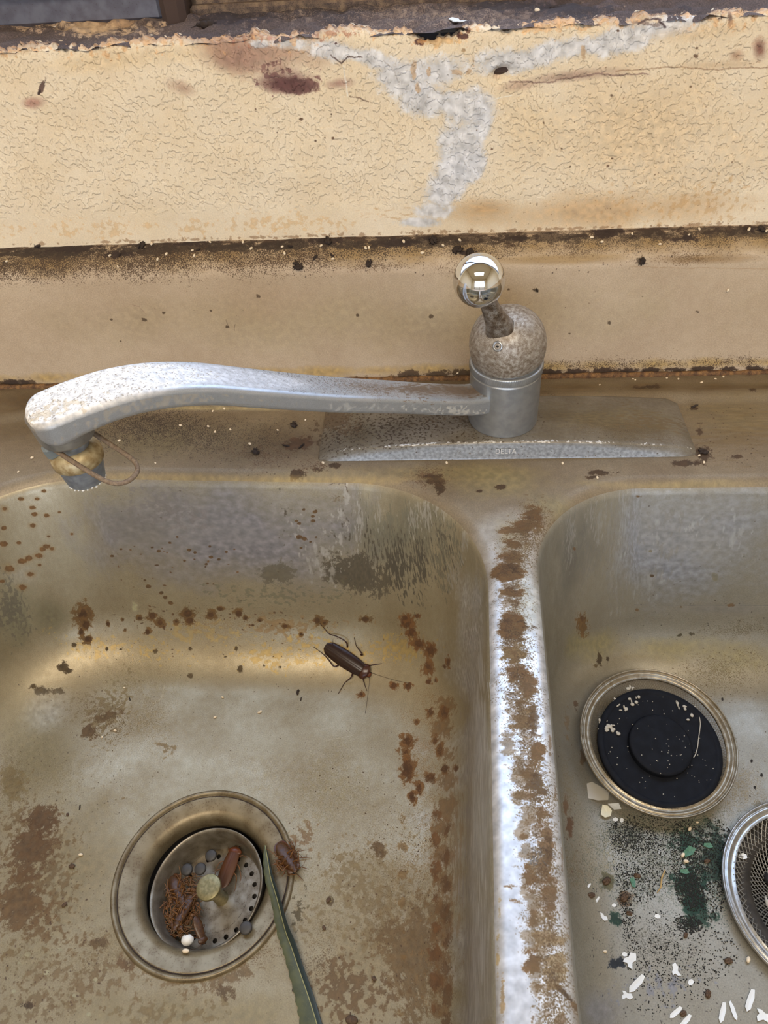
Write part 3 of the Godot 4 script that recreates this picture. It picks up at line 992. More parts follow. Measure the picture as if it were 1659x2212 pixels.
func spout(o: Node3D):
	var d2 := Vector3(-0.8354, 0, 0.5496)
	var side := Vector3(0.5496, 0, 0.8354)
	var keys := [[14, 35.5, 22, 14.5], [31, 40.5, 24, 13.0], [60, 53.5, 25.5, 12.0], [87, 66.5, 26.5, 11.5], [133, 88, 28, 11.5], [173, 108.5, 29, 11.5], [201, 123, 30, 11.5], [224, 131.2, 31, 12], [244, 134.8, 31.5, 12.5], [262, 134.8, 31.5, 13.5], [274, 133.4, 31, 15]]
	var a := []; var b := []
	for k in keys:
		a.append(Vector3(k[0], k[1], 0)); b.append(Vector3(k[2], k[3], 0))
	var pa := curve(a, 70); var pb := curve(b, 70)
	# the rounded end
	for i in range(1, 9):
		var t := i / 8.0 * PI / 2
		pa.append(Vector3(274 + 11.5 * sin(t), 133.4 - 1.2 * sin(t) , 0))
		pb.append(Vector3(31 * maxf(cos(t), 0.04) * 0.35 + 31 * 0.65 * sqrt(maxf(0.0, 1.0 - pow(sin(t), 2.2))) + 0.3, 15 * (0.45 + 0.55 * sqrt(maxf(0.0, 1 - pow(sin(t), 3)))), 0))
	var c: Canvas = paint["spout"]
	var P := PackedVector3Array(); var U := PackedVector2Array()
	var s := 0.0
	for i in pa.size():
		var t: Vector3 = (pa[mini(i + 1, pa.size() - 1)] - pa[maxi(i - 1, 0)]).normalized()
		var up := Vector3(-t.y, t.x, 0)
		if i > 70: up = Vector3(0.12, 1, 0).normalized()
		if i: s += pa[i].distance_to(pa[i - 1])
		var sec := rounded(pb[i].x, pb[i].y, minf(3.4, minf(pb[i].x, pb[i].y) * 0.49), 6)
		sec.append(sec[0])
		var along := 0.0
		for j in sec.size():
			if j: along += sec[j].distance_to(sec[j - 1]) * 30.0 / pb[i].x if pb[i].x > 8 else sec[j].distance_to(sec[j - 1])
			var p2: Vector3 = pa[i] + up * sec[j].y
			P.append(d2 * p2.x + Vector3(0, p2.y, 0) + side * sec[j].x)
			U.append(c.uv(s + 2, 4 + along))
	var sp := part(o, "spout", sheet(P, 25, pa.size(), 2, true, U), c.material("spout_chrome", 0.008))
	# drum under the end of the spout, then the snap-on hose nozzle with its wire bail
	var at := d2 * 271.5
	var q := []
	for v in [[0, 120.4], [11.6, 120.6], [12.8, 121.2], [13.4, 122.6], [14.0, 127], [14.6, 132], [15.2, 136], [12, 139]]: q.append(Vector2(v[0], v[1]))
	part(sp, "outlet_drum", lathe(q, 48), M.worn_chrome, Vector3(at.x, 0, at.z))
	var nz := part(o, "hose_nozzle", lathe([Vector2(0, 87), Vector2(8.4, 87.2), Vector2(9.6, 88.0), Vector2(10.2, 91), Vector2(11.6, 99), Vector2(11.9, 102), Vector2(0, 103)], 48), M.zinc_cup, Vector3(at.x, 5.4, at.z))
	part(nz, "brass_collar", lathe([Vector2(11.6, 99.6), Vector2(12.7, 100.4), Vector2(12.9, 102.6), Vector2(12.6, 105.6), Vector2(11.0, 108), Vector2(8.4, 109.4), Vector2(7, 109.6)], 48), M.old_brass)
	part(nz, "nozzle_neck", lathe([Vector2(8.2, 107), Vector2(8.2, 118.2)], 32), M.zinc_cup)
	var tab := part(nz, "rubber_tab", block(Vector3(7, 8.5, 6), 1.5), M.grey_plastic, Vector3(-7.4, 112, 6.6))
	tab.rotation = Vector3(0.1, 0.6, 0.15)
	var crust := []
	for i in 26:
		var t := TAU * i / 26
		crust.append(ellipsoid(Vector3(0.7 + 0.3 * sin(i * 2.3), 0.6, 0.7), 6, Vector3(9.3 * cos(t), 87.6 + 0.3 * sin(i * 3.7), 9.3 * sin(t))))
	part(nz, "lime_crust", join(crust), M.shell_white).set_meta("kind", "stuff")
	var px := Vector3(0.466, 0, -0.885)  # pivot axis, from the near side to the far side
	var out := Vector3(0.885, 0, 0.466)
	var bail := []
	var c0 := Vector3(at.x, 119.5, at.z)
	for v in [[-6.5, 0, 0.5], [-9.4, 0.5, 0], [-9.9, 3, -0.6], [-9.9, 14, -4.0], [-9.6, 27, -7.6], [-8.2, 33.5, -9.4], [-4.6, 37.2, -10.4], [0.6, 38.0, -10.6], [5.4, 36.2, -10.2], [8.4, 31, -8.6], [9.2, 18, -5.0], [9.5, 4, -0.8], [9.2, 1, 0.2], [6.5, 0, 0.6]]:
		bail.append(c0 + px * v[0] + out * v[1] + Vector3(0, v[2], 0))
	part(o, "wire_bail", tube(curve(bail, 60), [1.25], 8), M.rusty_wire)

func paint_sill(c: Canvas):
	c.ground(rgb(98, 82, 72), rgb(64, 52, 48), 0.35, 0.9, 0.1, 0.0, 0.5, 1.0)
	c.st(-268.8, -136, 39.7, 7.6, 8, 25.1, rgb(196,160,120), 0.8, PATCH)
	c.st(-311.2, -132.3, 26.9, 5, 6.7, 17.5, rgb(190,160,128), 0.7, PATCH)
	c.st(-146.4, -135.9, 92.9, 18.6, 1.7, 12.4, rgb(110,96,92), 0.6, MOTTLE)
	c.st(-175.5, -129.8, 28.1, 5.5, 3.1, 17.1, rgb(54,46,50), 0.8, PATCH)
	c.st(-57, -118, 57.4, 11.5, 0.2, 16.2, rgb(80,66,60), 0.7, MOTTLE)
	c.st(-220.2, -126.7, 19.1, 3.6, 3, 12.1, rgb(60,50,52), 0.8, PATCH)
	c.st(42.4, -121, 40.8, 8.6, -1.6, 11.5, rgb(84,72,72), 0.7, MOTTLE)
	c.st(-29, -101.1, 13.8, 2.7, -0.5, 15.4, rgb(60,50,52), 0.8, PATCH)
	c.st(-92.7, -137.1, 27.1, 5.6, 0.6, 9.8, rgb(140,124,112), 0.6, SPECK)
	c.st(-237.9, -136, 84.6, 16.3, 10.2, 37.5, rgb(120,104,92), 0.7, MOTTLE)
	c.st(-86.4, -129.7, 118.8, 24.1, 1.5, 28.9, rgb(112,96,84), 0.7, MOTTLE)
	c.st(-180.2, -155, 162, 33.3, 7.2, 39.3, rgb(56,48,48), 0.7, PATCH)
	c.st(-57, -118, 143.5, 28.8, 0.2, 23.2, rgb(150,128,106), 0.6, SPECK)
	c.st(-271.4, -124.9, 65.2, 12.1, 5.5, 17, rgb(206,176,138), 0.7, PATCH)
	c.st(28, -118.1, 82, 17.1, -1.6, 13.7, rgb(46,40,42), 0.7, PATCH)

func paint_wall(c: Canvas):
	c.ground(rgb(228, 213, 186), rgb(220, 200, 166), 0.05, 0.9, 0.1, 0.0)
	c.trowel(-65, 165, 380, 72, 6.0, rgb(168, 138, 98))
	c.st(89.8, 194, 96.4, 3.6, 11.1, 59.5, rgb(212,182,138), 0.5, SOFT)
	c.st(15.4, 180.1, 40.7, 1.6, 2.8, 33, rgb(214,184,136), 0.4, SOFT)
	c.st(67.3, 239.8, 130.6, -0.2, 3.2, 17.7, rgb(180,140,92), 0.55, SOFT)
	c.st(127.7, 234, 60.8, -0.1, 4.9, 18.9, rgb(172,132,84), 0.4, MOTTLE)
	c.st(-75.2, 239.8, 38.6, -0.1, -0.1, 11.5, rgb(176,138,92), 0.5, MOTTLE, 8, 0.85, 0, Vector2(0.5, 2))
	c.st(-14.6, 235.4, 28.4, -0, 0.9, 12.9, rgb(180,140,92), 0.6, SOFT, 8, 0.85, 0, Vector2(0.5, 2))
	c.st(-140.7, 134.8, 52.8, 5.5, -3.4, 14.7, rgb(150,112,92), 0.6, SOFT)
	c.st(-174.5, 133.4, 16.6, 15, -11, 9, rgb(150,112,90), 0.5, SOFT)
	c.st(-137.5, 152.2, 31.4, 3.3, -2.3, 10.3, rgb(124,90,82), 0.85, SOFT)
	c.st(-138.2, 153.2, 22.8, 2.4, -1.5, 6.7, rgb(96,62,58), 0.9, SOFT)
	c.st(-175, 135.8, 24.3, 14.7, -11.1, 12.5, rgb(150,118,100), 0.7, SOFT)
	c.st(-142.8, 148.6, 25.5, 2.7, -2, 8.7, rgb(104,72,68), 0.8, MOTTLE)
	c.st(-132, 154.2, 17.1, 1.8, -1.3, 6.2, rgb(96,64,60), 0.8, SOLID)
	c.st(-163.7, 136.3, 30.1, 11.5, -7, 11.4, rgb(160,126,108), 0.6, SOFT)
	c.st(-105.9, 153.9, 13.3, -0.7, 0.1, 4.7, rgb(128,88,80), 0.6, SOFT)
	c.st(-203.5, 152.7, 12.7, 5, -3.5, 5.3, rgb(150,112,92), 0.5, SOFT)
	c.st(-302.5, 157.3, 10.2, 0.4, -1.7, 4.3, rgb(146,96,84), 0.6, SOFT)
	c.st(-293.1, 148.5, 1.7, 0.7, -3.9, 4.8, rgb(70,50,44), 0.8, PATCH)
	c.st(-295.6, 151.1, 1, 0.4, -1.6, 1.9, rgb(50,36,32), 0.9, SOLID)
	c.st(-241.4, 135.6, 87.9, -3, -1.7, 8.5, rgb(214,184,136), 0.4, SOFT)
	c.st(-134.5, 130.6, 18.4, 0.8, -0.8, 5.3, rgb(206,205,204), 0.9, [1.2, 0.9, 0.6, 0.3, 0.15, 0.4], 6, 0.9, 0, Vector2(0.7, 0.7))
	c.st(-107.1, 136.2, 20.9, 4.2, -2.2, 7.4, rgb(206,205,204), 0.9, [1.2, 0.9, 0.6, 0.3, 0.15, 0.4], 6, 0.9, 0, Vector2(0.7, 0.7))
	c.st(-65.7, 151.7, 28.1, 1.1, -0.5, 15.5, rgb(206,205,204), 0.9, [1.2, 0.9, 0.6, 0.3, 0.15, 0.4], 6, 0.9, 0, Vector2(0.7, 0.7))
	c.st(-40.2, 148.9, 27.8, 1.1, 0.1, 12.8, rgb(206,205,204), 0.9, [1.2, 0.9, 0.6, 0.3, 0.15, 0.4], 6, 0.9, 0, Vector2(0.7, 0.7))
	c.st(-25.7, 170.3, 25.5, 1, 0.4, 14.8, rgb(206,205,204), 0.9, [1.2, 0.9, 0.6, 0.3, 0.15, 0.4], 6, 0.9, 0, Vector2(0.7, 0.7))
	c.st(-51.7, 165.3, 22.2, 0.9, -0.2, 11.7, rgb(206,205,204), 0.9, [1.2, 0.9, 0.6, 0.3, 0.15, 0.4], 6, 0.9, 0, Vector2(0.7, 0.7))
	c.st(-28.1, 195.3, 17, 3.5, -3, 18.6, rgb(206,205,204), 0.9, [1.2, 0.9, 0.6, 0.3, 0.15, 0.4], 6, 0.9, 0, Vector2(0.7, 0.7))
	c.st(-35.3, 215.9, 14.7, 5.8, -5.6, 15.6, rgb(206,205,204), 0.9, [1.2, 0.9, 0.6, 0.3, 0.15, 0.4], 6, 0.9, 0, Vector2(0.7, 0.7))
	c.st(-49.4, 235.8, 21, 0.7, -0.1, 9.3, rgb(206,205,204), 0.9, [1.2, 0.9, 0.6, 0.3, 0.15, 0.4], 6, 0.9, 0, Vector2(0.7, 0.7))
	c.st(-57.6, 243.7, 21.3, 0.7, -0.1, 5.1, rgb(206,205,204), 0.9, [1.2, 0.9, 0.6, 0.3, 0.15, 0.4], 6, 0.9, 0, Vector2(0.7, 0.7))
	c.st(1.5, 145.6, 32.9, -2.8, 2.1, 9.3, rgb(206,205,204), 0.9, [1.2, 0.9, 0.6, 0.3, 0.15, 0.4], 6, 0.9, 0, Vector2(0.7, 0.7))
	c.st(25.7, 140.5, 29.2, -3.4, 2.7, 9.1, rgb(206,205,204), 0.9, [1.2, 0.9, 0.6, 0.3, 0.15, 0.4], 6, 0.9, 0, Vector2(0.7, 0.7))
	c.st(60.4, 137.1, 33.4, -6.2, 4, 9.4, rgb(206,205,204), 0.9, [1.2, 0.9, 0.6, 0.3, 0.15, 0.4], 6, 0.9, 0, Vector2(0.7, 0.7))
	c.st(96.3, 130.4, 22.2, -2.6, 2.9, 7.2, rgb(206,205,204), 0.9, [1.2, 0.9, 0.6, 0.3, 0.15, 0.4], 6, 0.9, 0, Vector2(0.7, 0.7))
	c.st(-16.6, 181.6, 9.7, 0.4, 0.7, 18.3, rgb(206,205,204), 0.9, [1.2, 0.9, 0.6, 0.3, 0.15, 0.4], 6, 0.9, 0, Vector2(0.7, 0.7))
	c.st(-20.2, 207.3, 6.5, 3.8, -6.3, 11.1, rgb(206,205,204), 0.9, [1.2, 0.9, 0.6, 0.3, 0.15, 0.4], 6, 0.9, 0, Vector2(0.7, 0.7))
	c.st(-85, 140.8, 17, 6.3, -3.2, 6.6, rgb(206,205,204), 0.9, [1.2, 0.9, 0.6, 0.3, 0.15, 0.4], 6, 0.9, 0, Vector2(0.7, 0.7))
	c.st(-44.6, 226.4, 17.3, 0.6, -0, 13.9, rgb(206,205,204), 0.9, [1.2, 0.9, 0.6, 0.3, 0.15, 0.4], 6, 0.9, 0, Vector2(0.7, 0.7))
	c.st(-27.8, 207.1, 16.8, 0.6, 0.3, 13.1, rgb(206,205,204), 0.9, [1.2, 0.9, 0.6, 0.3, 0.15, 0.4], 6, 0.9, 0, Vector2(0.7, 0.7))
	c.st(-151.4, 130.6, 9.2, 0.4, -0.6, 3.7, rgb(206,205,204), 0.9, [1.2, 0.9, 0.6, 0.3, 0.15, 0.4], 6, 0.9, 0, Vector2(0.7, 0.7))
	c.st(32.9, 155.7, 41.3, -2.3, 1, 4.3, rgb(158,130,112), 0.7, SOFT)
	c.st(5.2, 159.7, 16.7, -1.5, 0.8, 3.6, rgb(170,140,118), 0.6, SOFT)
	c.st(125.7, 153.2, 35.2, 0.3, 1, 3.5, rgb(190,160,124), 0.5, SOFT)
	c.st(145, 145.4, 6.4, 0.3, 2.8, 9.8, rgb(116,74,60), 0.85, SOFT)
	c.st(132.5, 148.6, 6.5, 0.3, 1.4, 5.4, rgb(150,108,80), 0.6, SOFT)
	c.st(105.4, 135.4, 46.7, -2.5, 2.1, 6.2, rgb(206,176,134), 0.4, SOFT)
	c.th(63, 153.6, 95.8, 153.2, 0.5, rgb(140,110,84), 0.5, 0.4)
	c.th(95.8, 153.2, 126.2, 155.4, 0.5, rgb(140,110,84), 0.5, 0.4)
	c.th(126.2, 155.4, 153.1, 156, 0.5, rgb(140,110,84), 0.5, 0.4)
	c.th(-0.6, 156.9, 27.5, 157.3, 0.6, rgb(120,94,84), 0.5, 0.5)
	c.th(27.5, 157.3, 55, 155.3, 0.6, rgb(120,94,84), 0.5, 0.5)
	c.th(55, 155.3, 82.6, 155.4, 0.6, rgb(120,94,84), 0.5, 0.5)
	c.st(-23, 144.6, 1.9, 0.1, 0.2, 7.5, rgb(178,146,110), 0.7, PATCH)
	c.st(-59.1, 148.1, 2, 0.1, -0.2, 6.6, rgb(178,146,110), 0.7, PATCH)
	c.st(-50.1, 149.8, 2, 0.1, -0.1, 5.1, rgb(178,146,110), 0.7, PATCH)
	c.st(-56.5, 158.5, 2, 0.1, -0.1, 3.7, rgb(178,146,110), 0.7, PATCH)
	c.st(-25.6, 150.8, 2, 0.1, 0.1, 2, rgb(178,146,110), 0.7, PATCH)
	c.st(42.3, 142.4, 1.9, 0.1, 0.7, 5.4, rgb(178,146,110), 0.7, PATCH)
	c.st(-33.2, 150.5, 3.7, 1.4, -0.5, 1.2, rgb(176,146,112), 0.7, PATCH)
	c.st(-29.2, 138.9, 2.2, 0.1, 0, 1.7, rgb(150,118,80), 0.6, PATCH)
	c.st(-293.7, 126.9, 26.3, -0.2, -0.6, 1.7, rgb(206,156,106), 0.6, MOTTLE)
	c.st(-252.9, 126.4, 23.1, -0.1, -0.4, 1.7, rgb(206,156,106), 0.6, MOTTLE)
	c.st(-215.4, 125.3, 22.8, -0.1, -0.3, 1.7, rgb(206,156,106), 0.6, MOTTLE)
	c.st(-172.8, 124.9, 22.5, -0.1, -0.3, 1.9, rgb(206,156,106), 0.6, MOTTLE)
	c.st(-133.5, 123.4, 25, -0.1, -0.2, 2.1, rgb(206,156,106), 0.6, MOTTLE)
	c.st(-94.8, 122.7, 24.7, -0.1, -0, 2.1, rgb(206,156,106), 0.6, MOTTLE)
	c.st(-56.6, 124.3, 24.4, -0.1, 0.1, 2.8, rgb(206,156,106), 0.6, MOTTLE)
	c.st(10.7, 124.4, 24, -0.1, 0.3, 2.3, rgb(206,156,106), 0.6, MOTTLE)
	c.st(50.4, 123.3, 26.3, -0.2, 0.4, 2.1, rgb(206,156,106), 0.6, MOTTLE)
	c.st(102.5, 122.8, 31, -0.2, 0.6, 2.1, rgb(206,156,106), 0.6, MOTTLE)
	c.st(-175.9, 126, 2.5, -0, -0.2, 1.4, rgb(70,40,36), 0.85, SOLID)
	c.st(-168.7, 125.3, 1.7, -0, -0.1, 1, rgb(70,40,36), 0.85, SOLID)
	c.st(-156.1, 125.3, 5, -0, -0.2, 1.4, rgb(70,40,36), 0.85, SOLID)
	c.st(-162.9, 124.1, 11.2, -0, -0.1, 1, rgb(70,40,36), 0.85, SOLID)
	c.st(-147.6, 124.7, 2.2, -0, -0.1, 1.2, rgb(70,40,36), 0.85, SOLID)
	c.st(-130.3, 124.5, 1.7, -0, -0.1, 1.2, rgb(70,40,36), 0.85, SOLID)
	c.st(-121.1, 124.4, 2.2, -0, -0.1, 1, rgb(70,40,36), 0.85, SOLID)
	c.st(-118.3, 126, 1.4, -0, -0.1, 1, rgb(70,40,36), 0.85, SOLID)
	c.st(-54.1, 134, 2.2, -0, 0.1, 1.9, rgb(70,40,36), 0.85, SOLID)
	c.st(-55.4, 133, 3.9, -0, 0.1, 2.4, rgb(70,40,36), 0.85, SOLID)
	c.st(-29.4, 131.6, 3.8, -0, 0.2, 1.9, rgb(70,40,36), 0.85, SOLID)
	c.st(-26.7, 128, 2.2, -0, 0.2, 2.8, rgb(70,40,36), 0.85, SOLID)
	c.st(-32.1, 129.6, 1.6, -0, 0.1, 1.9, rgb(70,40,36), 0.85, SOLID)
	c.st(-105.3, 132.1, 1.1, -0, -0, 0.7, rgb(70,40,36), 0.85, SOLID)
	c.st(-55.4, 131, 6, 0.3, -0.1, 3.8, rgb(196,120,64), 0.7, MOTTLE)
	c.st(-40.3, 132.9, 19.2, 0.8, 0, 4.3, rgb(212,168,112), 0.6, PATCH)
	c.st(-64.8, 125.9, 16.4, 0.7, -0.1, 4.3, rgb(214,170,116), 0.6, PATCH)
	c.st(-128.4, 126.8, 39, -0.1, -0.3, 4.3, rgb(150,90,66), 0.5, MOTTLE)
	c.st(19, 127.1, 21.2, -1.1, 1, 4.7, rgb(222,180,130), 0.6, PATCH)
	c.st(77.8, 129.6, 16.2, 3.1, -0, 1.8, rgb(110,92,86), 0.6, PATCH)
	c.st(124.3, 129.3, 1.9, 0.4, 0.4, 6.4, rgb(96,76,70), 0.7, PATCH)
	c.st(60.6, 121.5, 10.5, 0.5, 0.2, 1.4, rgb(90,74,70), 0.6, PATCH)
	c.th(72.2, 129.8, 79.7, 127.3, 0.8, rgb(80,66,66), 0.8, 0.8)
	c.th(79.7, 127.3, 84.2, 128.9, 0.8, rgb(80,66,66), 0.8, 0.8)
	c.th(84.2, 128.9, 88.4, 130, 0.8, rgb(80,66,66), 0.8, 0.8)
	c.th(-108.7, 138.1, -102.6, 142.6, 0.5, rgb(80,64,58), 0.8, 0.5)
	c.th(-102.6, 142.6, -98.9, 139.5, 0.5, rgb(80,64,58), 0.8, 0.5)
	c.th(-98.9, 139.5, -90, 139.9, 0.5, rgb(80,64,58), 0.8, 0.5)
	c.th(-101.6, 143.9, -100.7, 152.9, 0.5, rgb(226,220,206), 0.8, 0.3)
	c.th(-100.7, 152.9, -100.2, 161, 0.5, rgb(226,220,206), 0.8, 0.3)
	c.th(-99.4, 161.6, -92.2, 163.4, 0.45, rgb(110,86,70), 0.7, 0.4)
	c.th(-92.2, 163.4, -87.7, 164.7, 0.45, rgb(110,86,70), 0.7, 0.4)
	c.th(-13.7, 167.9, -7.2, 166.3, 0.4, rgb(232,226,210), 0.8, 0.2)
	c.th(-7.2, 166.3, 1.6, 165, 0.4, rgb(232,226,210), 0.8, 0.2)
	c.th(-77.2, 142.4, -71.2, 147.6, 0.4, rgb(150,140,130), 0.5, 0.5)
	c.th(-71.2, 147.6, -68.6, 152.9, 0.4, rgb(150,140,130), 0.5, 0.5)
	c.fl(60.9, 195.8, 88.4, 3.3, 8.3, 57.2, 26, 0.3, 0.9, rgb(110,80,56), 0.7, 0.5)
	c.fl(-134.7, 174.3, 32.7, 1.3, -2.2, 16.6, 8, 0.3, 1.1, rgb(90,66,52), 0.8, 0.5)
	c.fl(-239.8, 181.6, 92.1, 3.5, -14.5, 51.4, 14, 0.25, 0.6, rgb(140,110,80), 0.6, 0.5)
	c.st(-112.5, 185.8, 1.2, 0, -0.1, 0.9, rgb(96,70,52), 0.8, SOLID)
	c.st(-131.6, 173.6, 1.8, 0.1, -0.2, 1.3, rgb(96,70,52), 0.8, SOLID)
	c.st(68.8, 205.3, 1.2, 0, 0.1, 0.9, rgb(96,70,52), 0.8, SOLID)
	c.st(66.8, 209.9, 1.2, 0, 0.1, 1, rgb(96,70,52), 0.8, SOLID)
	c.st(108.9, 147.6, 1.6, 0.1, 0.3, 1.2, rgb(96,70,52), 0.8, SOLID)
	c.st(108.5, 143.4, 1.1, 0, 0.2, 0.8, rgb(96,70,52), 0.8, SOLID)
	c.st(61, 132.4, 1.1, 0, 0.1, 0.8, rgb(96,70,52), 0.8, SOLID)
	c.st(-9.5, 196.6, 0.9, 0, 0, 0.7, rgb(96,70,52), 0.8, SOLID)
	c.st(-362.6, 250.4, 24.4, 0.1, -0.7, 1.7, rgb(124,92,62), 0.55, MOTTLE)
	c.st(-324.4, 250.5, 24.2, 0.1, -0.6, 1.7, rgb(124,92,62), 0.55, MOTTLE)
	c.st(-286.5, 250.6, 24, 0.1, -0.5, 1.7, rgb(124,92,62), 0.55, MOTTLE)
	c.st(-249, 250.7, 23.8, 0.1, -0.4, 1.7, rgb(124,92,62), 0.55, MOTTLE)
	c.st(-211.7, 250.8, 23.6, 0.1, -0.3, 1.7, rgb(124,92,62), 0.55, MOTTLE)
	c.st(-174.8, 250.9, 23.4, 0.1, -0.2, 1.7, rgb(124,92,62), 0.55, MOTTLE)
	c.st(-138.2, 251, 23.2, 0.1, -0.2, 1.7, rgb(124,92,62), 0.55, MOTTLE)
	c.st(-101.9, 251.1, 23, 0.1, -0.1, 1.7, rgb(124,92,62), 0.55, MOTTLE)
	c.st(-65.8, 251.1, 22.8, 0.1, -0, 1.7, rgb(124,92,62), 0.55, MOTTLE)
	c.st(-30.1, 251.2, 22.6, 0.1, 0.1, 1.7, rgb(124,92,62), 0.55, MOTTLE)
	c.st(5.3, 251.3, 22.4, 0, 0.2, 1.7, rgb(124,92,62), 0.55, MOTTLE)
	c.st(40.5, 251.4, 22.3, 0, 0.2, 1.7, rgb(124,92,62), 0.55, MOTTLE)
	c.st(75.3, 251.5, 22.1, 0, 0.3, 1.7, rgb(124,92,62), 0.55, MOTTLE)
	c.st(109.9, 251.6, 21.9, 0, 0.4, 1.7, rgb(124,92,62), 0.55, MOTTLE)
	c.st(144.2, 251.6, 21.7, 0, 0.4, 1.6, rgb(124,92,62), 0.55, MOTTLE)
	c.st(178.2, 251.7, 21.6, 0, 0.5, 1.6, rgb(124,92,62), 0.55, MOTTLE)
	c.st(-348.3, 240.8, 24, 0.1, -3, 8.2, rgb(196,160,112), 0.5, MOTTLE)
	c.st(-314.1, 240.9, 23.8, 0.1, -2.7, 8.1, rgb(196,160,112), 0.5, MOTTLE)
	c.st(-280.1, 241, 23.7, 0.1, -2.3, 8.1, rgb(196,160,112), 0.5, MOTTLE)
	c.st(-246.4, 241.1, 23.5, 0.1, -1.9, 8.1, rgb(196,160,112), 0.5, MOTTLE)
	c.st(-213, 241.2, 23.3, 0.1, -1.6, 8, rgb(196,160,112), 0.5, MOTTLE)
	c.st(-179.8, 241.3, 23.1, 0.1, -1.2, 8, rgb(196,160,112), 0.5, MOTTLE)
	c.st(-146.8, 241.4, 23, 0.1, -0.9, 8, rgb(196,160,112), 0.5, MOTTLE)
	c.st(-114.1, 241.5, 22.8, 0.1, -0.5, 7.9, rgb(196,160,112), 0.5, MOTTLE)
	c.st(-10.3, 154.7, 5.5, -0.7, 0.6, 2.3, rgb(208,182,152), 0.8, PATCH)
	c.st(-4.8, 152.4, 3.9, -1.1, 0.9, 1.9, rgb(44,30,26), 0.97, SOLID)  # shade inside the knocked hollow, painted dark into the colour
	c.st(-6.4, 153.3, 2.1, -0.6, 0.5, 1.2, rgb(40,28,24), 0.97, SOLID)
	c.fl(66.6, 235, 111.9, 3.9, 2.8, 19.1, 200, 0.15, 0.5, rgb(150,112,72), 0.6, 0.5)
	# the crumbled edge has lost its paint
	c.st(-65, 116, 1600, 0, 0, 16, rgb(150, 116, 84), 0.9, SOFT)
	c.st(-65, 112, 1600, 0, 0, 14, rgb(84, 66, 58), 0.9, MOTTLE)
	c.st(-65, 122, 1600, 0, 0, 10, rgb(196, 152, 106), 0.6, MOTTLE)

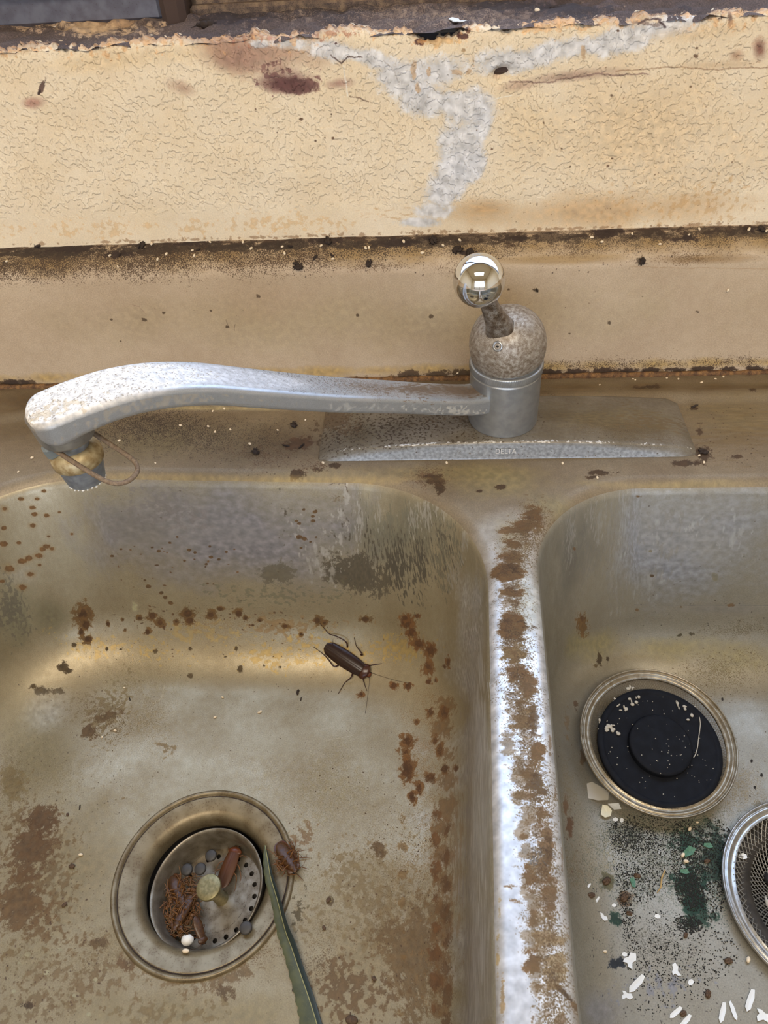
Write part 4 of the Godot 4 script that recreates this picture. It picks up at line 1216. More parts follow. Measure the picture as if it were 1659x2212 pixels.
func paint_backsplash(c: Canvas):
	c.ground(rgb(190, 170, 142), rgb(172, 150, 122), 0.09, 0.62, 0.1, 0.0, 0.7, 0.7)
	c.st(-84.2, 66.8, 307.6, 0.1, -1.1, 36.5, rgb(162,145,107), 0.35, SOFT)
	c.st(-285.3, 61.2, 105.7, 2.9, -7.1, 23.3, rgb(169,149,117), 0.35, SOFT)
	c.st(-160.9, 49.4, 67.8, 2, -3.3, 22.3, rgb(172,146,117), 0.25, SOFT)
	c.st(-367.9, 14.1, 38.2, 0, 2.1, 14.7, rgb(132,105,61), 0.7, SOFT, 8, 0.85, 0, Vector2(0.5, 1.5))
	c.st(-322.9, 14.1, 37.8, 0, 1.8, 14.7, rgb(132,105,61), 0.7, SOFT, 8, 0.85, 0, Vector2(0.5, 1.5))
	c.st(-278.4, 14.2, 37.4, 0, 1.5, 14.6, rgb(132,105,61), 0.7, SOFT, 8, 0.85, 0, Vector2(0.5, 1.5))
	c.st(-234.3, 14.2, 37.1, 0, 1.3, 14.5, rgb(132,105,61), 0.7, SOFT, 8, 0.85, 0, Vector2(0.5, 1.5))
	c.st(-190.7, 14.2, 36.7, 0, 1, 14.4, rgb(132,105,61), 0.7, SOFT, 8, 0.85, 0, Vector2(0.5, 1.5))
	c.st(-147.6, 14.3, 36.3, 0, 0.8, 14.4, rgb(132,105,61), 0.7, SOFT, 8, 0.85, 0, Vector2(0.5, 1.5))
	c.st(-104.9, 14.3, 35.9, 0, 0.6, 14.3, rgb(132,105,61), 0.7, SOFT, 8, 0.85, 0, Vector2(0.5, 1.5))
	c.st(-62.6, 14.4, 35.6, 0, 0.3, 14.2, rgb(132,105,61), 0.7, SOFT, 8, 0.85, 0, Vector2(0.5, 1.5))
	c.st(-20.7, 14.4, 35.2, 0, 0.1, 14.1, rgb(132,105,61), 0.7, SOFT, 8, 0.85, 0, Vector2(0.5, 1.5))
	c.st(20.7, 14.4, 34.9, 0, -0.1, 14.1, rgb(132,105,61), 0.7, SOFT, 8, 0.85, 0, Vector2(0.5, 1.5))
	c.st(61.8, 14.5, 34.5, 0, -0.3, 14, rgb(132,105,61), 0.7, SOFT, 8, 0.85, 0, Vector2(0.5, 1.5))
	c.st(102.4, 14.5, 34.2, 0, -0.5, 13.9, rgb(132,105,61), 0.7, SOFT, 8, 0.85, 0, Vector2(0.5, 1.5))
	c.st(142.6, 14.6, 33.9, 0, -0.7, 13.9, rgb(132,105,61), 0.7, SOFT, 8, 0.85, 0, Vector2(0.5, 1.5))
	c.st(182.5, 14.6, 33.5, 0, -0.9, 13.8, rgb(132,105,61), 0.7, SOFT, 8, 0.85, 0, Vector2(0.5, 1.5))
	c.st(-369.8, 4.5, 26.3, 0.1, 1.8, 6.7, rgb(59,42,29), 0.85, MOTTLE, 8, 0.85, 0, Vector2(0.6, 1.2))
	c.st(-356.5, 1.9, 26.2, 0.1, 0.6, 2.3, rgb(49,35,25), 0.7, SOFT)
	c.st(-338.4, 4.6, 26.1, 0.1, 1.6, 6.7, rgb(59,42,29), 0.85, MOTTLE, 8, 0.85, 0, Vector2(0.6, 1.2))
	c.st(-325.1, 2, 26, 0.1, 0.6, 2.3, rgb(49,35,25), 0.7, SOFT)
	c.st(-307.2, 4.7, 25.9, 0.1, 1.5, 6.7, rgb(59,42,29), 0.85, MOTTLE, 8, 0.85, 0, Vector2(0.6, 1.2))
	c.st(-294, 2, 25.8, 0.1, 0.5, 2.3, rgb(49,35,25), 0.7, SOFT)
	c.st(-276.3, 4.7, 25.7, 0.1, 1.3, 6.6, rgb(59,42,29), 0.85, MOTTLE, 8, 0.85, 0, Vector2(0.6, 1.2))
	c.st(-263.1, 2.1, 25.6, 0.1, 0.4, 2.3, rgb(49,35,25), 0.7, SOFT)
	c.st(-245.6, 4.8, 25.5, 0.1, 1.1, 6.6, rgb(59,42,29), 0.85, MOTTLE, 8, 0.85, 0, Vector2(0.6, 1.2))
	c.st(-232.4, 2.2, 25.5, 0.1, 0.4, 2.3, rgb(49,35,25), 0.7, SOFT)
	c.st(-215.1, 4.9, 25.3, 0.1, 0.9, 6.5, rgb(59,42,29), 0.85, MOTTLE, 8, 0.85, 0, Vector2(0.6, 1.2))
	c.st(-201.9, 2.3, 25.3, 0.1, 0.3, 2.3, rgb(49,35,25), 0.7, SOFT)
	c.st(-184.8, 5, 25.1, 0, 0.8, 6.5, rgb(59,42,29), 0.85, MOTTLE, 8, 0.85, 0, Vector2(0.6, 1.2))
	c.st(-171.7, 2.4, 25.1, 0.1, 0.3, 2.3, rgb(49,35,25), 0.7, SOFT)
	c.st(-154.8, 5, 24.9, 0, 0.6, 6.5, rgb(59,42,29), 0.85, MOTTLE, 8, 0.85, 0, Vector2(0.6, 1.2))
	c.st(-141.7, 2.5, 24.9, 0.1, 0.2, 2.3, rgb(49,35,25), 0.7, SOFT)
	c.st(-124.9, 5.1, 24.8, 0, 0.5, 6.4, rgb(59,42,29), 0.85, MOTTLE, 8, 0.85, 0, Vector2(0.6, 1.2))
	c.st(-111.8, 2.5, 24.7, 0.1, 0.2, 2.2, rgb(49,35,25), 0.7, SOFT)
	c.st(-95.3, 5.2, 24.6, 0, 0.3, 6.4, rgb(59,42,29), 0.85, MOTTLE, 8, 0.85, 0, Vector2(0.6, 1.2))
	c.st(-82.2, 2.6, 24.6, 0.1, 0.1, 2.2, rgb(49,35,25), 0.7, SOFT)
	c.st(-65.9, 5.2, 24.4, 0, 0.2, 6.4, rgb(59,42,29), 0.85, MOTTLE, 8, 0.85, 0, Vector2(0.6, 1.2))
	c.st(-52.8, 2.7, 24.4, 0.1, 0, 2.2, rgb(49,35,25), 0.7, SOFT)
	c.st(-36.6, 5.3, 24.3, 0, 0, 6.3, rgb(59,42,29), 0.85, MOTTLE, 8, 0.85, 0, Vector2(0.6, 1.2))
	c.st(-23.7, 2.8, 24.2, 0.1, -0, 2.2, rgb(49,35,25), 0.7, SOFT)
	c.st(-7.6, 5.4, 24.1, 0, -0.1, 6.3, rgb(59,42,29), 0.85, MOTTLE, 8, 0.85, 0, Vector2(0.6, 1.2))
	c.st(5.3, 2.9, 24.1, 0.1, -0.1, 2.2, rgb(49,35,25), 0.7, SOFT)
	c.st(21.2, 5.4, 23.9, 0, -0.2, 6.2, rgb(59,42,29), 0.85, MOTTLE, 8, 0.85, 0, Vector2(0.6, 1.2))
	c.st(34.1, 2.9, 23.9, 0.1, -0.1, 2.2, rgb(49,35,25), 0.7, SOFT)
	c.st(49.8, 5.5, 23.8, 0, -0.4, 6.2, rgb(59,42,29), 0.85, MOTTLE, 8, 0.85, 0, Vector2(0.6, 1.2))
	c.st(62.7, 3, 23.7, 0.1, -0.2, 2.2, rgb(49,35,25), 0.7, SOFT)
	c.st(78.2, 5.6, 23.6, 0, -0.5, 6.2, rgb(59,42,29), 0.85, MOTTLE, 8, 0.85, 0, Vector2(0.6, 1.2))
	c.st(91.1, 3.1, 23.6, 0.1, -0.2, 2.2, rgb(49,35,25), 0.7, SOFT)
	c.st(106.4, 5.6, 23.4, 0, -0.6, 6.1, rgb(59,42,29), 0.85, MOTTLE, 8, 0.85, 0, Vector2(0.6, 1.2))
	c.st(119.2, 3.2, 23.4, 0.1, -0.3, 2.2, rgb(49,35,25), 0.7, SOFT)
	c.st(134.4, 5.7, 23.3, 0, -0.7, 6.1, rgb(59,42,29), 0.85, MOTTLE, 8, 0.85, 0, Vector2(0.6, 1.2))
	c.st(147.2, 3.2, 23.2, 0.1, -0.3, 2.2, rgb(49,35,25), 0.7, SOFT)
	c.st(162.3, 5.7, 23.1, 0, -0.8, 6.1, rgb(59,42,29), 0.85, MOTTLE, 8, 0.85, 0, Vector2(0.6, 1.2))
	c.st(175, 3.3, 23.1, 0.1, -0.4, 2.2, rgb(49,35,25), 0.7, SOFT)
	c.st(-368.6, 10.1, 24.4, 0, 3, 12.7, rgb(56,43,30), 0.9, SPECK)
	c.st(-369.3, 6.7, 21, 0, 1.6, 6.8, rgb(51,40,30), 0.8, PATCH, 8, 0.85, 0, Vector2(0.7, 1.2))
	c.st(-347.7, 10.1, 24.3, 0, 2.9, 12.7, rgb(56,43,30), 0.9, SPECK)
	c.st(-348.4, 6.7, 20.9, 0, 1.5, 6.8, rgb(51,40,30), 0.8, PATCH, 8, 0.85, 0, Vector2(0.7, 1.2))
	c.st(-326.9, 10.1, 24.2, 0, 2.7, 12.6, rgb(56,43,30), 0.9, SPECK)
	c.st(-327.6, 6.8, 20.8, 0, 1.4, 6.8, rgb(51,40,30), 0.8, PATCH, 8, 0.85, 0, Vector2(0.7, 1.2))
	c.st(-306.3, 10.2, 24, 0, 2.5, 12.6, rgb(56,43,30), 0.9, SPECK)
	c.st(-306.8, 6.8, 20.7, 0, 1.3, 6.7, rgb(51,40,30), 0.8, PATCH, 8, 0.85, 0, Vector2(0.7, 1.2))
	c.st(-285.7, 10.2, 23.9, 0, 2.3, 12.6, rgb(56,43,30), 0.9, SPECK)
	c.st(-286.2, 6.8, 20.6, 0, 1.2, 6.7, rgb(51,40,30), 0.8, PATCH, 8, 0.85, 0, Vector2(0.7, 1.2))
	c.st(-265.2, 10.2, 23.8, 0, 2.1, 12.5, rgb(56,43,30), 0.9, SPECK)
	c.st(-265.7, 6.9, 20.5, 0, 1.1, 6.7, rgb(51,40,30), 0.8, PATCH, 8, 0.85, 0, Vector2(0.7, 1.2))
	c.st(-244.9, 10.3, 23.7, 0, 1.9, 12.5, rgb(56,43,30), 0.9, SPECK)
	c.st(-245.3, 6.9, 20.4, 0, 1, 6.7, rgb(51,40,30), 0.8, PATCH, 8, 0.85, 0, Vector2(0.7, 1.2))
	c.st(-224.6, 10.3, 23.6, 0, 1.7, 12.5, rgb(56,43,30), 0.9, SPECK)
	c.st(-225, 7, 20.3, 0, 0.9, 6.7, rgb(51,40,30), 0.8, PATCH, 8, 0.85, 0, Vector2(0.7, 1.2))
	c.st(-204.4, 10.3, 23.5, 0, 1.6, 12.4, rgb(56,43,30), 0.9, SPECK)
	c.st(-204.8, 7, 20.2, 0, 0.8, 6.7, rgb(51,40,30), 0.8, PATCH, 8, 0.85, 0, Vector2(0.7, 1.2))
	c.st(-184.3, 10.4, 23.4, 0, 1.4, 12.4, rgb(56,43,30), 0.9, SPECK)
	c.st(-184.6, 7, 20.1, 0, 0.7, 6.6, rgb(51,40,30), 0.8, PATCH, 8, 0.85, 0, Vector2(0.7, 1.2))
	c.st(-164.4, 10.4, 23.2, 0, 1.2, 12.4, rgb(56,43,30), 0.9, SPECK)
	c.st(-164.6, 7.1, 20, 0, 0.6, 6.6, rgb(51,40,30), 0.8, PATCH, 8, 0.85, 0, Vector2(0.7, 1.2))
	c.st(-144.5, 10.4, 23.1, 0, 1, 12.4, rgb(56,43,30), 0.9, SPECK)
	c.st(-144.7, 7.1, 19.9, 0, 0.6, 6.6, rgb(51,40,30), 0.8, PATCH, 8, 0.85, 0, Vector2(0.7, 1.2))
	c.st(-124.7, 10.5, 23, 0, 0.9, 12.3, rgb(56,43,30), 0.9, SPECK)
	c.st(-124.8, 7.2, 19.8, 0, 0.5, 6.6, rgb(51,40,30), 0.8, PATCH, 8, 0.85, 0, Vector2(0.7, 1.2))
	c.st(-105, 10.5, 22.9, 0, 0.7, 12.3, rgb(56,43,30), 0.9, SPECK)
	c.st(-105.1, 7.2, 19.7, 0, 0.4, 6.6, rgb(51,40,30), 0.8, PATCH, 8, 0.85, 0, Vector2(0.7, 1.2))
	c.st(-85.4, 10.5, 22.8, 0, 0.5, 12.3, rgb(56,43,30), 0.9, SPECK)
	c.st(-85.4, 7.2, 19.6, 0, 0.3, 6.6, rgb(51,40,30), 0.8, PATCH, 8, 0.85, 0, Vector2(0.7, 1.2))
	c.st(-65.8, 10.6, 22.7, 0, 0.3, 12.2, rgb(56,43,30), 0.9, SPECK)
	c.st(-65.9, 7.3, 19.5, 0, 0.2, 6.6, rgb(51,40,30), 0.8, PATCH, 8, 0.85, 0, Vector2(0.7, 1.2))
	c.st(-46.4, 10.6, 22.6, 0, 0.2, 12.2, rgb(56,43,30), 0.65, SPECK)
	c.st(-46.4, 7.3, 19.4, 0, 0.1, 6.5, rgb(51,40,30), 0.6, PATCH, 8, 0.85, 0, Vector2(0.7, 1.2))
	c.st(-27.1, 10.6, 22.5, 0, 0, 12.2, rgb(56,43,30), 0.65, SPECK)
	c.st(-27, 7.4, 19.3, 0, 0, 6.5, rgb(51,40,30), 0.6, PATCH, 8, 0.85, 0, Vector2(0.7, 1.2))
	c.st(-7.8, 10.6, 22.4, 0, -0.1, 12.1, rgb(56,43,30), 0.65, SPECK)
	c.st(-7.7, 7.4, 19.2, 0, -0.1, 6.5, rgb(51,40,30), 0.6, PATCH, 8, 0.85, 0, Vector2(0.7, 1.2))
	c.st(11.3, 10.7, 22.3, 0, -0.3, 12.1, rgb(56,43,30), 0.65, SPECK)
	c.st(11.5, 7.4, 19.1, 0, -0.2, 6.5, rgb(51,40,30), 0.6, PATCH, 8, 0.85, 0, Vector2(0.7, 1.2))
	c.st(30.4, 10.7, 22.2, 0, -0.5, 12.1, rgb(56,43,30), 0.65, SPECK)
	c.st(30.6, 7.5, 19.1, 0, -0.3, 6.5, rgb(51,40,30), 0.6, PATCH, 8, 0.85, 0, Vector2(0.7, 1.2))
	c.st(49.4, 10.7, 22.1, 0, -0.6, 12.1, rgb(56,43,30), 0.65, SPECK)
	c.st(49.6, 7.5, 19, 0, -0.3, 6.5, rgb(51,40,30), 0.6, PATCH, 8, 0.85, 0, Vector2(0.7, 1.2))
	c.st(68.3, 10.8, 22, 0, -0.8, 12, rgb(56,43,30), 0.65, SPECK)
	c.st(68.6, 7.6, 18.9, 0, -0.4, 6.4, rgb(51,40,30), 0.6, PATCH, 8, 0.85, 0, Vector2(0.7, 1.2))
	c.st(87.1, 10.8, 21.9, 0, -0.9, 12, rgb(56,43,30), 0.65, SPECK)
	c.st(87.4, 7.6, 18.8, 0, -0.5, 6.4, rgb(51,40,30), 0.6, PATCH, 8, 0.85, 0, Vector2(0.7, 1.2))
	c.st(105.8, 10.8, 21.8, 0, -1.1, 12, rgb(56,43,30), 0.65, SPECK)
	c.st(106.2, 7.6, 18.7, 0, -0.6, 6.4, rgb(51,40,30), 0.6, PATCH, 8, 0.85, 0, Vector2(0.7, 1.2))
	c.st(124.5, 10.9, 21.7, 0, -1.3, 12, rgb(56,43,30), 0.65, SPECK)
	c.st(124.9, 7.7, 18.6, 0, -0.7, 6.4, rgb(51,40,30), 0.6, PATCH, 8, 0.85, 0, Vector2(0.7, 1.2))
	c.st(143, 10.9, 21.6, 0, -1.4, 11.9, rgb(56,43,30), 0.65, SPECK)
	c.st(143.5, 7.7, 18.5, 0, -0.8, 6.4, rgb(51,40,30), 0.6, PATCH, 8, 0.85, 0, Vector2(0.7, 1.2))
	c.st(161.5, 10.9, 21.5, 0, -1.6, 11.9, rgb(56,43,30), 0.65, SPECK)
	c.st(162, 7.7, 18.5, 0, -0.8, 6.4, rgb(51,40,30), 0.6, PATCH, 8, 0.85, 0, Vector2(0.7, 1.2))
	c.st(179.9, 10.9, 21.4, 0, -1.7, 11.9, rgb(56,43,30), 0.65, SPECK)
	c.st(180.4, 7.8, 18.4, 0, -0.9, 6.4, rgb(51,40,30), 0.6, PATCH, 8, 0.85, 0, Vector2(0.7, 1.2))
	c.st(-360.3, 19.2, 27.7, 0, 1.1, 12.1, rgb(63,47,32), 0.85, SPECK)
	c.st(-336.2, 19.2, 27.6, 0, 1, 12, rgb(63,47,32), 0.85, SPECK)
	c.st(-312.1, 19.2, 27.4, 0, 0.9, 12, rgb(63,47,32), 0.85, SPECK)
	c.st(-288.2, 19.2, 27.3, 0, 0.8, 12, rgb(63,47,32), 0.85, SPECK)
	c.st(-264.4, 19.3, 27.1, 0, 0.8, 11.9, rgb(63,47,32), 0.85, SPECK)
	c.st(-240.8, 19.3, 27, 0, 0.7, 11.9, rgb(63,47,32), 0.85, SPECK)
	c.st(-217.2, 19.3, 26.8, 0, 0.6, 11.8, rgb(63,47,32), 0.85, SPECK)
	c.st(-193.9, 19.3, 26.7, 0, 0.6, 11.8, rgb(63,47,32), 0.85, SPECK)
	c.st(-170.6, 19.3, 26.5, 0, 0.5, 11.8, rgb(63,47,32), 0.85, SPECK)
	c.st(-147.4, 19.3, 26.4, 0, 0.5, 11.7, rgb(63,47,32), 0.85, SPECK)
	c.st(-124.4, 19.3, 26.2, 0, 0.4, 11.7, rgb(63,47,32), 0.85, SPECK)
	c.st(-292.2, 12.2, 79.1, 2.9, 2.3, 16.7, rgb(68,52,36), 0.75, SPECK)
	c.st(-339.7, 18, 31.1, 1, 1.1, 11, rgb(59,45,32), 0.6, SPECK)
	c.st(-310.8, 3.9, 24.1, -0.1, 1.3, 5.5, rgb(44,31,25), 0.85, PATCH)
	c.st(-272.1, 10.1, 17, -0.1, 0.7, 4.2, rgb(44,31,25), 0.85, PATCH)
	c.st(-218.8, 2.3, 16.9, -0.1, 0.7, 4.6, rgb(44,31,25), 0.85, PATCH)
	c.st(-125, 3.2, 23.1, -0.1, 0.3, 4, rgb(44,31,25), 0.85, PATCH)
	c.st(-72.4, 8.2, 19.5, -0.1, 0.2, 4.9, rgb(44,31,25), 0.85, PATCH)
	c.st(-24, 17.5, 12.8, -0.1, 0.1, 4.2, rgb(44,31,25), 0.85, PATCH)
	c.st(72.1, 3.7, 18.9, -0.1, -0.6, 7, rgb(44,31,25), 0.85, PATCH)
	c.st(124.3, 11.9, 18.6, -0.1, -0.5, 5.4, rgb(44,31,25), 0.85, PATCH)
	c.st(11.5, 7.5, 16, -0.1, -0.1, 3.7, rgb(44,31,25), 0.85, PATCH)
	c.st(168.4, 5.7, 15.4, -0.1, -0.7, 4.9, rgb(44,31,25), 0.85, PATCH)
	c.st(-49.6, 5, 9.7, -0.1, 0.1, 4.3, rgb(44,31,25), 0.85, PATCH)
	c.st(-217.8, 10.9, 40.3, -0.2, 1.2, 8.3, rgb(74,54,35), 0.6, SPECK)
	c.st(-157.4, 18.5, 39.6, -0.2, 0.4, 5.7, rgb(74,54,35), 0.6, SPECK)
	c.st(-91.9, 25.2, 39.1, -0.2, 0, 3.8, rgb(74,54,35), 0.6, SPECK)
	c.st(52.1, 20, 37.7, -0.3, 0.2, 7.7, rgb(74,54,35), 0.6, SPECK)
	c.st(130.1, 25.3, 49.3, -0.3, 0.6, 6.1, rgb(74,54,35), 0.6, SPECK)
	c.st(-27.2, 27, 25.7, -0.2, 0.3, 6.4, rgb(74,54,35), 0.6, SPECK)
	c.st(130.3, 26.8, 52.7, 0.6, 0.8, 4.4, rgb(127,98,58), 0.6, SOFT, 8, 0.85, 0, Vector2(0.3, 2))
	c.st(36.4, 24.1, 63.2, 0.7, 0.2, 4.3, rgb(141,112,66), 0.6, SOFT, 8, 0.85, 0, Vector2(0.3, 2))
	c.st(-403.9, 111.9, 38.6, -0.1, -3.1, 7.5, rgb(175,144,84), 0.75, SOFT)
	c.st(-395.5, 119.8, 31.1, -0.1, -1.4, 3.6, rgb(95,71,40), 0.7, MOTTLE)
	c.st(-357.7, 111.8, 38.3, -0.1, -2.6, 7.5, rgb(175,144,84), 0.75, SOFT)
	c.st(-349.1, 119.7, 30.8, -0.1, -1.2, 3.6, rgb(95,71,40), 0.7, MOTTLE)
	c.st(-312, 111.7, 37.9, -0.1, -2.2, 7.5, rgb(175,144,84), 0.75, SOFT)
	c.st(-303.1, 119.5, 30.5, -0.1, -1, 3.6, rgb(95,71,40), 0.7, MOTTLE)
	c.st(-266.8, 111.7, 37.5, -0.1, -1.8, 7.4, rgb(175,144,84), 0.75, SOFT)
	c.st(-257.5, 119.4, 30.2, -0.1, -0.8, 3.6, rgb(95,71,40), 0.7, MOTTLE)
	c.st(-222, 111.6, 37.2, -0.1, -1.4, 7.4, rgb(175,144,84), 0.75, SOFT)
	c.st(-212.4, 119.3, 29.9, -0.1, -0.6, 3.5, rgb(95,71,40), 0.7, MOTTLE)
	c.st(-177.6, 111.5, 36.8, -0.1, -1, 7.4, rgb(175,144,84), 0.75, SOFT)
	c.st(-167.7, 119.2, 29.6, -0.1, -0.4, 3.5, rgb(95,71,40), 0.7, MOTTLE)
	c.st(-133.6, 111.5, 36.5, -0.1, -0.6, 7.3, rgb(175,144,84), 0.75, SOFT)
	c.st(-123.4, 119.1, 29.4, -0.1, -0.3, 3.5, rgb(95,71,40), 0.7, MOTTLE)
	c.st(-90.1, 111.4, 36.1, -0.1, -0.3, 7.3, rgb(175,144,84), 0.75, SOFT)
	c.st(-79.6, 119, 29.1, -0.1, -0.1, 3.5, rgb(95,71,40), 0.7, MOTTLE)
	c.st(-46.9, 111.3, 35.8, -0.1, 0.1, 7.3, rgb(175,144,84), 0.75, SOFT)
	c.st(-36.1, 118.9, 28.8, -0.1, 0.1, 3.5, rgb(95,71,40), 0.7, MOTTLE)
	c.st(-4.2, 111.3, 35.4, -0.1, 0.5, 7.2, rgb(175,144,84), 0.75, SOFT)
	c.st(6.9, 118.8, 28.5, -0.1, 0.3, 3.5, rgb(95,71,40), 0.7, MOTTLE)
	c.st(38.2, 111.2, 35.1, -0.1, 0.8, 7.2, rgb(175,144,84), 0.75, SOFT)
	c.st(49.5, 118.7, 28.3, -0.1, 0.4, 3.4, rgb(95,71,40), 0.7, MOTTLE)
	c.st(80.1, 111.1, 34.8, -0.1, 1.2, 7.1, rgb(175,144,84), 0.75, SOFT)
	c.st(91.7, 118.6, 28, -0.1, 0.6, 3.4, rgb(95,71,40), 0.7, MOTTLE)
	c.st(121.7, 111.1, 34.5, -0.1, 1.5, 7.1, rgb(175,144,84), 0.75, SOFT)
	c.st(133.5, 118.5, 27.7, -0.1, 0.8, 3.4, rgb(95,71,40), 0.7, MOTTLE)
	c.st(162.8, 111, 34.1, -0.1, 1.9, 7.1, rgb(175,144,84), 0.75, SOFT)
	c.st(175, 118.4, 27.5, -0.1, 0.9, 3.4, rgb(95,71,40), 0.7, MOTTLE)
	c.st(203.6, 111, 33.8, -0.1, 2.2, 7, rgb(175,144,84), 0.75, SOFT)
	c.st(216, 118.3, 27.2, -0.1, 1.1, 3.4, rgb(95,71,40), 0.7, MOTTLE)
	c.st(38.1, 110.4, 15.4, -0, 0.8, 6.7, rgb(62,45,29), 0.8, SPECK)
	c.st(42.2, 116.4, 12, -0, 0.5, 3.8, rgb(56,40,27), 0.9, PATCH)
	c.st(57.3, 110.3, 15.4, -0, 0.9, 6.7, rgb(62,45,29), 0.8, SPECK)
	c.st(61.6, 116.4, 11.9, -0, 0.5, 3.8, rgb(56,40,27), 0.9, PATCH)
	c.st(76.5, 110.3, 15.3, -0, 1.1, 6.7, rgb(62,45,29), 0.8, SPECK)
	c.st(80.9, 116.3, 11.9, -0, 0.6, 3.8, rgb(56,40,27), 0.9, PATCH)
	c.st(95.6, 110.3, 15.2, -0, 1.2, 6.7, rgb(62,45,29), 0.8, SPECK)
	c.st(100.1, 116.3, 11.8, -0, 0.7, 3.8, rgb(56,40,27), 0.9, PATCH)
	c.st(114.6, 110.3, 15.2, -0, 1.4, 6.7, rgb(62,45,29), 0.8, SPECK)
	c.st(119.2, 116.2, 11.8, -0, 0.8, 3.8, rgb(56,40,27), 0.9, PATCH)
	c.st(133.5, 110.2, 15.1, -0, 1.5, 6.7, rgb(62,45,29), 0.8, SPECK)
	c.st(138.2, 116.2, 11.7, -0, 0.9, 3.8, rgb(56,40,27), 0.9, PATCH)
	c.st(152.4, 110.2, 15, -0, 1.7, 6.7, rgb(62,45,29), 0.8, SPECK)
	c.st(157.2, 116.1, 11.7, -0, 1, 3.8, rgb(56,40,27), 0.9, PATCH)
	c.st(171.2, 110.2, 15, -0, 1.8, 6.6, rgb(62,45,29), 0.8, SPECK)
	c.st(176.1, 116.1, 11.6, -0, 1, 3.8, rgb(56,40,27), 0.9, PATCH)
	c.st(189.9, 110.1, 14.9, -0, 1.9, 6.6, rgb(62,45,29), 0.8, SPECK)
	c.st(194.9, 116.1, 11.6, -0, 1.1, 3.8, rgb(56,40,27), 0.9, PATCH)
	c.st(208.5, 110.1, 14.9, -0, 2.1, 6.6, rgb(62,45,29), 0.8, SPECK)
	c.st(213.6, 116, 11.5, -0, 1.2, 3.8, rgb(56,40,27), 0.9, PATCH)
	c.st(-46.9, 115.6, 12.9, 0.3, -0, 5.2, rgb(67,49,31), 0.8, PATCH)
	c.st(-25.4, 115.6, 12.9, 0.3, 0.1, 5.2, rgb(67,49,31), 0.8, PATCH)
	c.st(-68.6, 115.7, 13, 0.3, -0.2, 5.2, rgb(67,49,31), 0.8, PATCH)
	c.st(-386.4, 116.3, 13.8, 0.3, -2.2, 5.4, rgb(67,49,31), 0.8, PATCH)
	c.st(-374.8, 116.3, 13.8, 0.3, -2.1, 5.4, rgb(67,49,31), 0.8, PATCH)
	c.st(-394.1, 116.3, 13.8, 0.3, -2.2, 5.4, rgb(67,49,31), 0.8, PATCH)
	c.st(-387.2, 118.4, 16.9, 0.4, -2.9, 7.2, rgb(52,38,27), 0.8, PATCH)
	c.st(-263.5, 61.8, 2.1, 0.1, -0.4, 1.6, rgb(71,56,39), 0.8, PATCH)
	c.st(-247.7, 56.4, 1.7, 0, -0.3, 1.3, rgb(71,56,39), 0.8, PATCH)
	c.st(-202.5, 69.4, 1.8, 0, -0.3, 1.4, rgb(71,56,39), 0.8, PATCH)
	c.st(-224.7, 55.2, 1, 0, -0.2, 0.8, rgb(71,56,39), 0.8, PATCH)
	c.st(-212, 55.9, 1.4, 0, -0.2, 1.1, rgb(71,56,39), 0.8, PATCH)
	c.st(-287.4, 79.9, 1.1, 0, -0.3, 0.9, rgb(71,56,39), 0.8, PATCH)
	c.st(-175.6, 45.3, 3.4, 0.1, -0.4, 2.6, rgb(71,56,39), 0.8, PATCH)
	c.st(-103.7, 62.4, 1.4, 0, -0.1, 1.1, rgb(71,56,39), 0.8, PATCH)
	c.st(23.8, 46.4, 3.3, 0.1, 0.2, 2.5, rgb(71,56,39), 0.8, PATCH)
	c.st(-50.1, 65, 2.4, 0.1, -0, 1.9, rgb(71,56,39), 0.8, PATCH)
	c.st(79.7, 74, 2.7, 0.1, 0.3, 2.2, rgb(71,56,39), 0.8, PATCH)
	c.st(141.4, 66.7, 2, 0.1, 0.4, 1.6, rgb(71,56,39), 0.8, PATCH)
	c.st(150.4, 108.8, 1, 0, 0.2, 0.9, rgb(71,56,39), 0.8, PATCH)
	c.st(99.8, 53.4, 1.3, 0, 0.2, 1, rgb(71,56,39), 0.8, PATCH)
	c.st(62.1, 106.6, 1.7, 0, 0.2, 1.5, rgb(71,56,39), 0.8, PATCH)
	c.st(52.3, 82.2, 1.4, 0, 0.1, 1.1, rgb(71,56,39), 0.8, PATCH)
	c.st(94.6, 26.7, 5, 0.1, 0.5, 3.5, rgb(71,56,39), 0.8, PATCH)
	c.st(-34.2, 35.1, 1.3, 0, 0, 1, rgb(71,56,39), 0.8, PATCH)
	c.st(5.2, 45.2, 1.6, 0, 0.1, 1.3, rgb(71,56,39), 0.8, PATCH)
	c.st(-8, 27.6, 1.9, 0.1, 0, 1.3, rgb(71,56,39), 0.8, PATCH)
	c.st(-14.4, 17.8, 1.6, 0.1, -0, 1.2, rgb(71,56,39), 0.8, PATCH)
	c.st(-288.9, 61.1, 1.4, 0, -0.3, 1.1, rgb(71,56,39), 0.8, PATCH)
	c.fl(-267.7, 61.7, 105.4, 2.9, -9.8, 34.9, 30, 0.15, 0.4, rgb(110,84,60), 0.6, 0.5)
	c.fl(90.9, 71.6, 93, 2.6, 5.7, 34.3, 40, 0.15, 0.45, rgb(96,72,50), 0.6, 0.5)
	c.fl(-124.4, 19.5, 262.4, 8.5, 0, 13.6, 120, 0.2, 0.6, rgb(64,44,34), 0.8, 0.6)
	c.th(6.7, 69.3, 13.5, 61.2, 0.25, rgb(120,92,66), 0.6, 0.3)
	c.th(13.5, 61.2, 22.2, 54.7, 0.25, rgb(120,92,66), 0.6, 0.3)
	c.th(87.3, 30.3, 131.3, 32.5, 0.3, rgb(150,116,78), 0.5, 0.2)
	c.th(131.3, 32.5, 181.3, 35.4, 0.3, rgb(150,116,78), 0.5, 0.2)
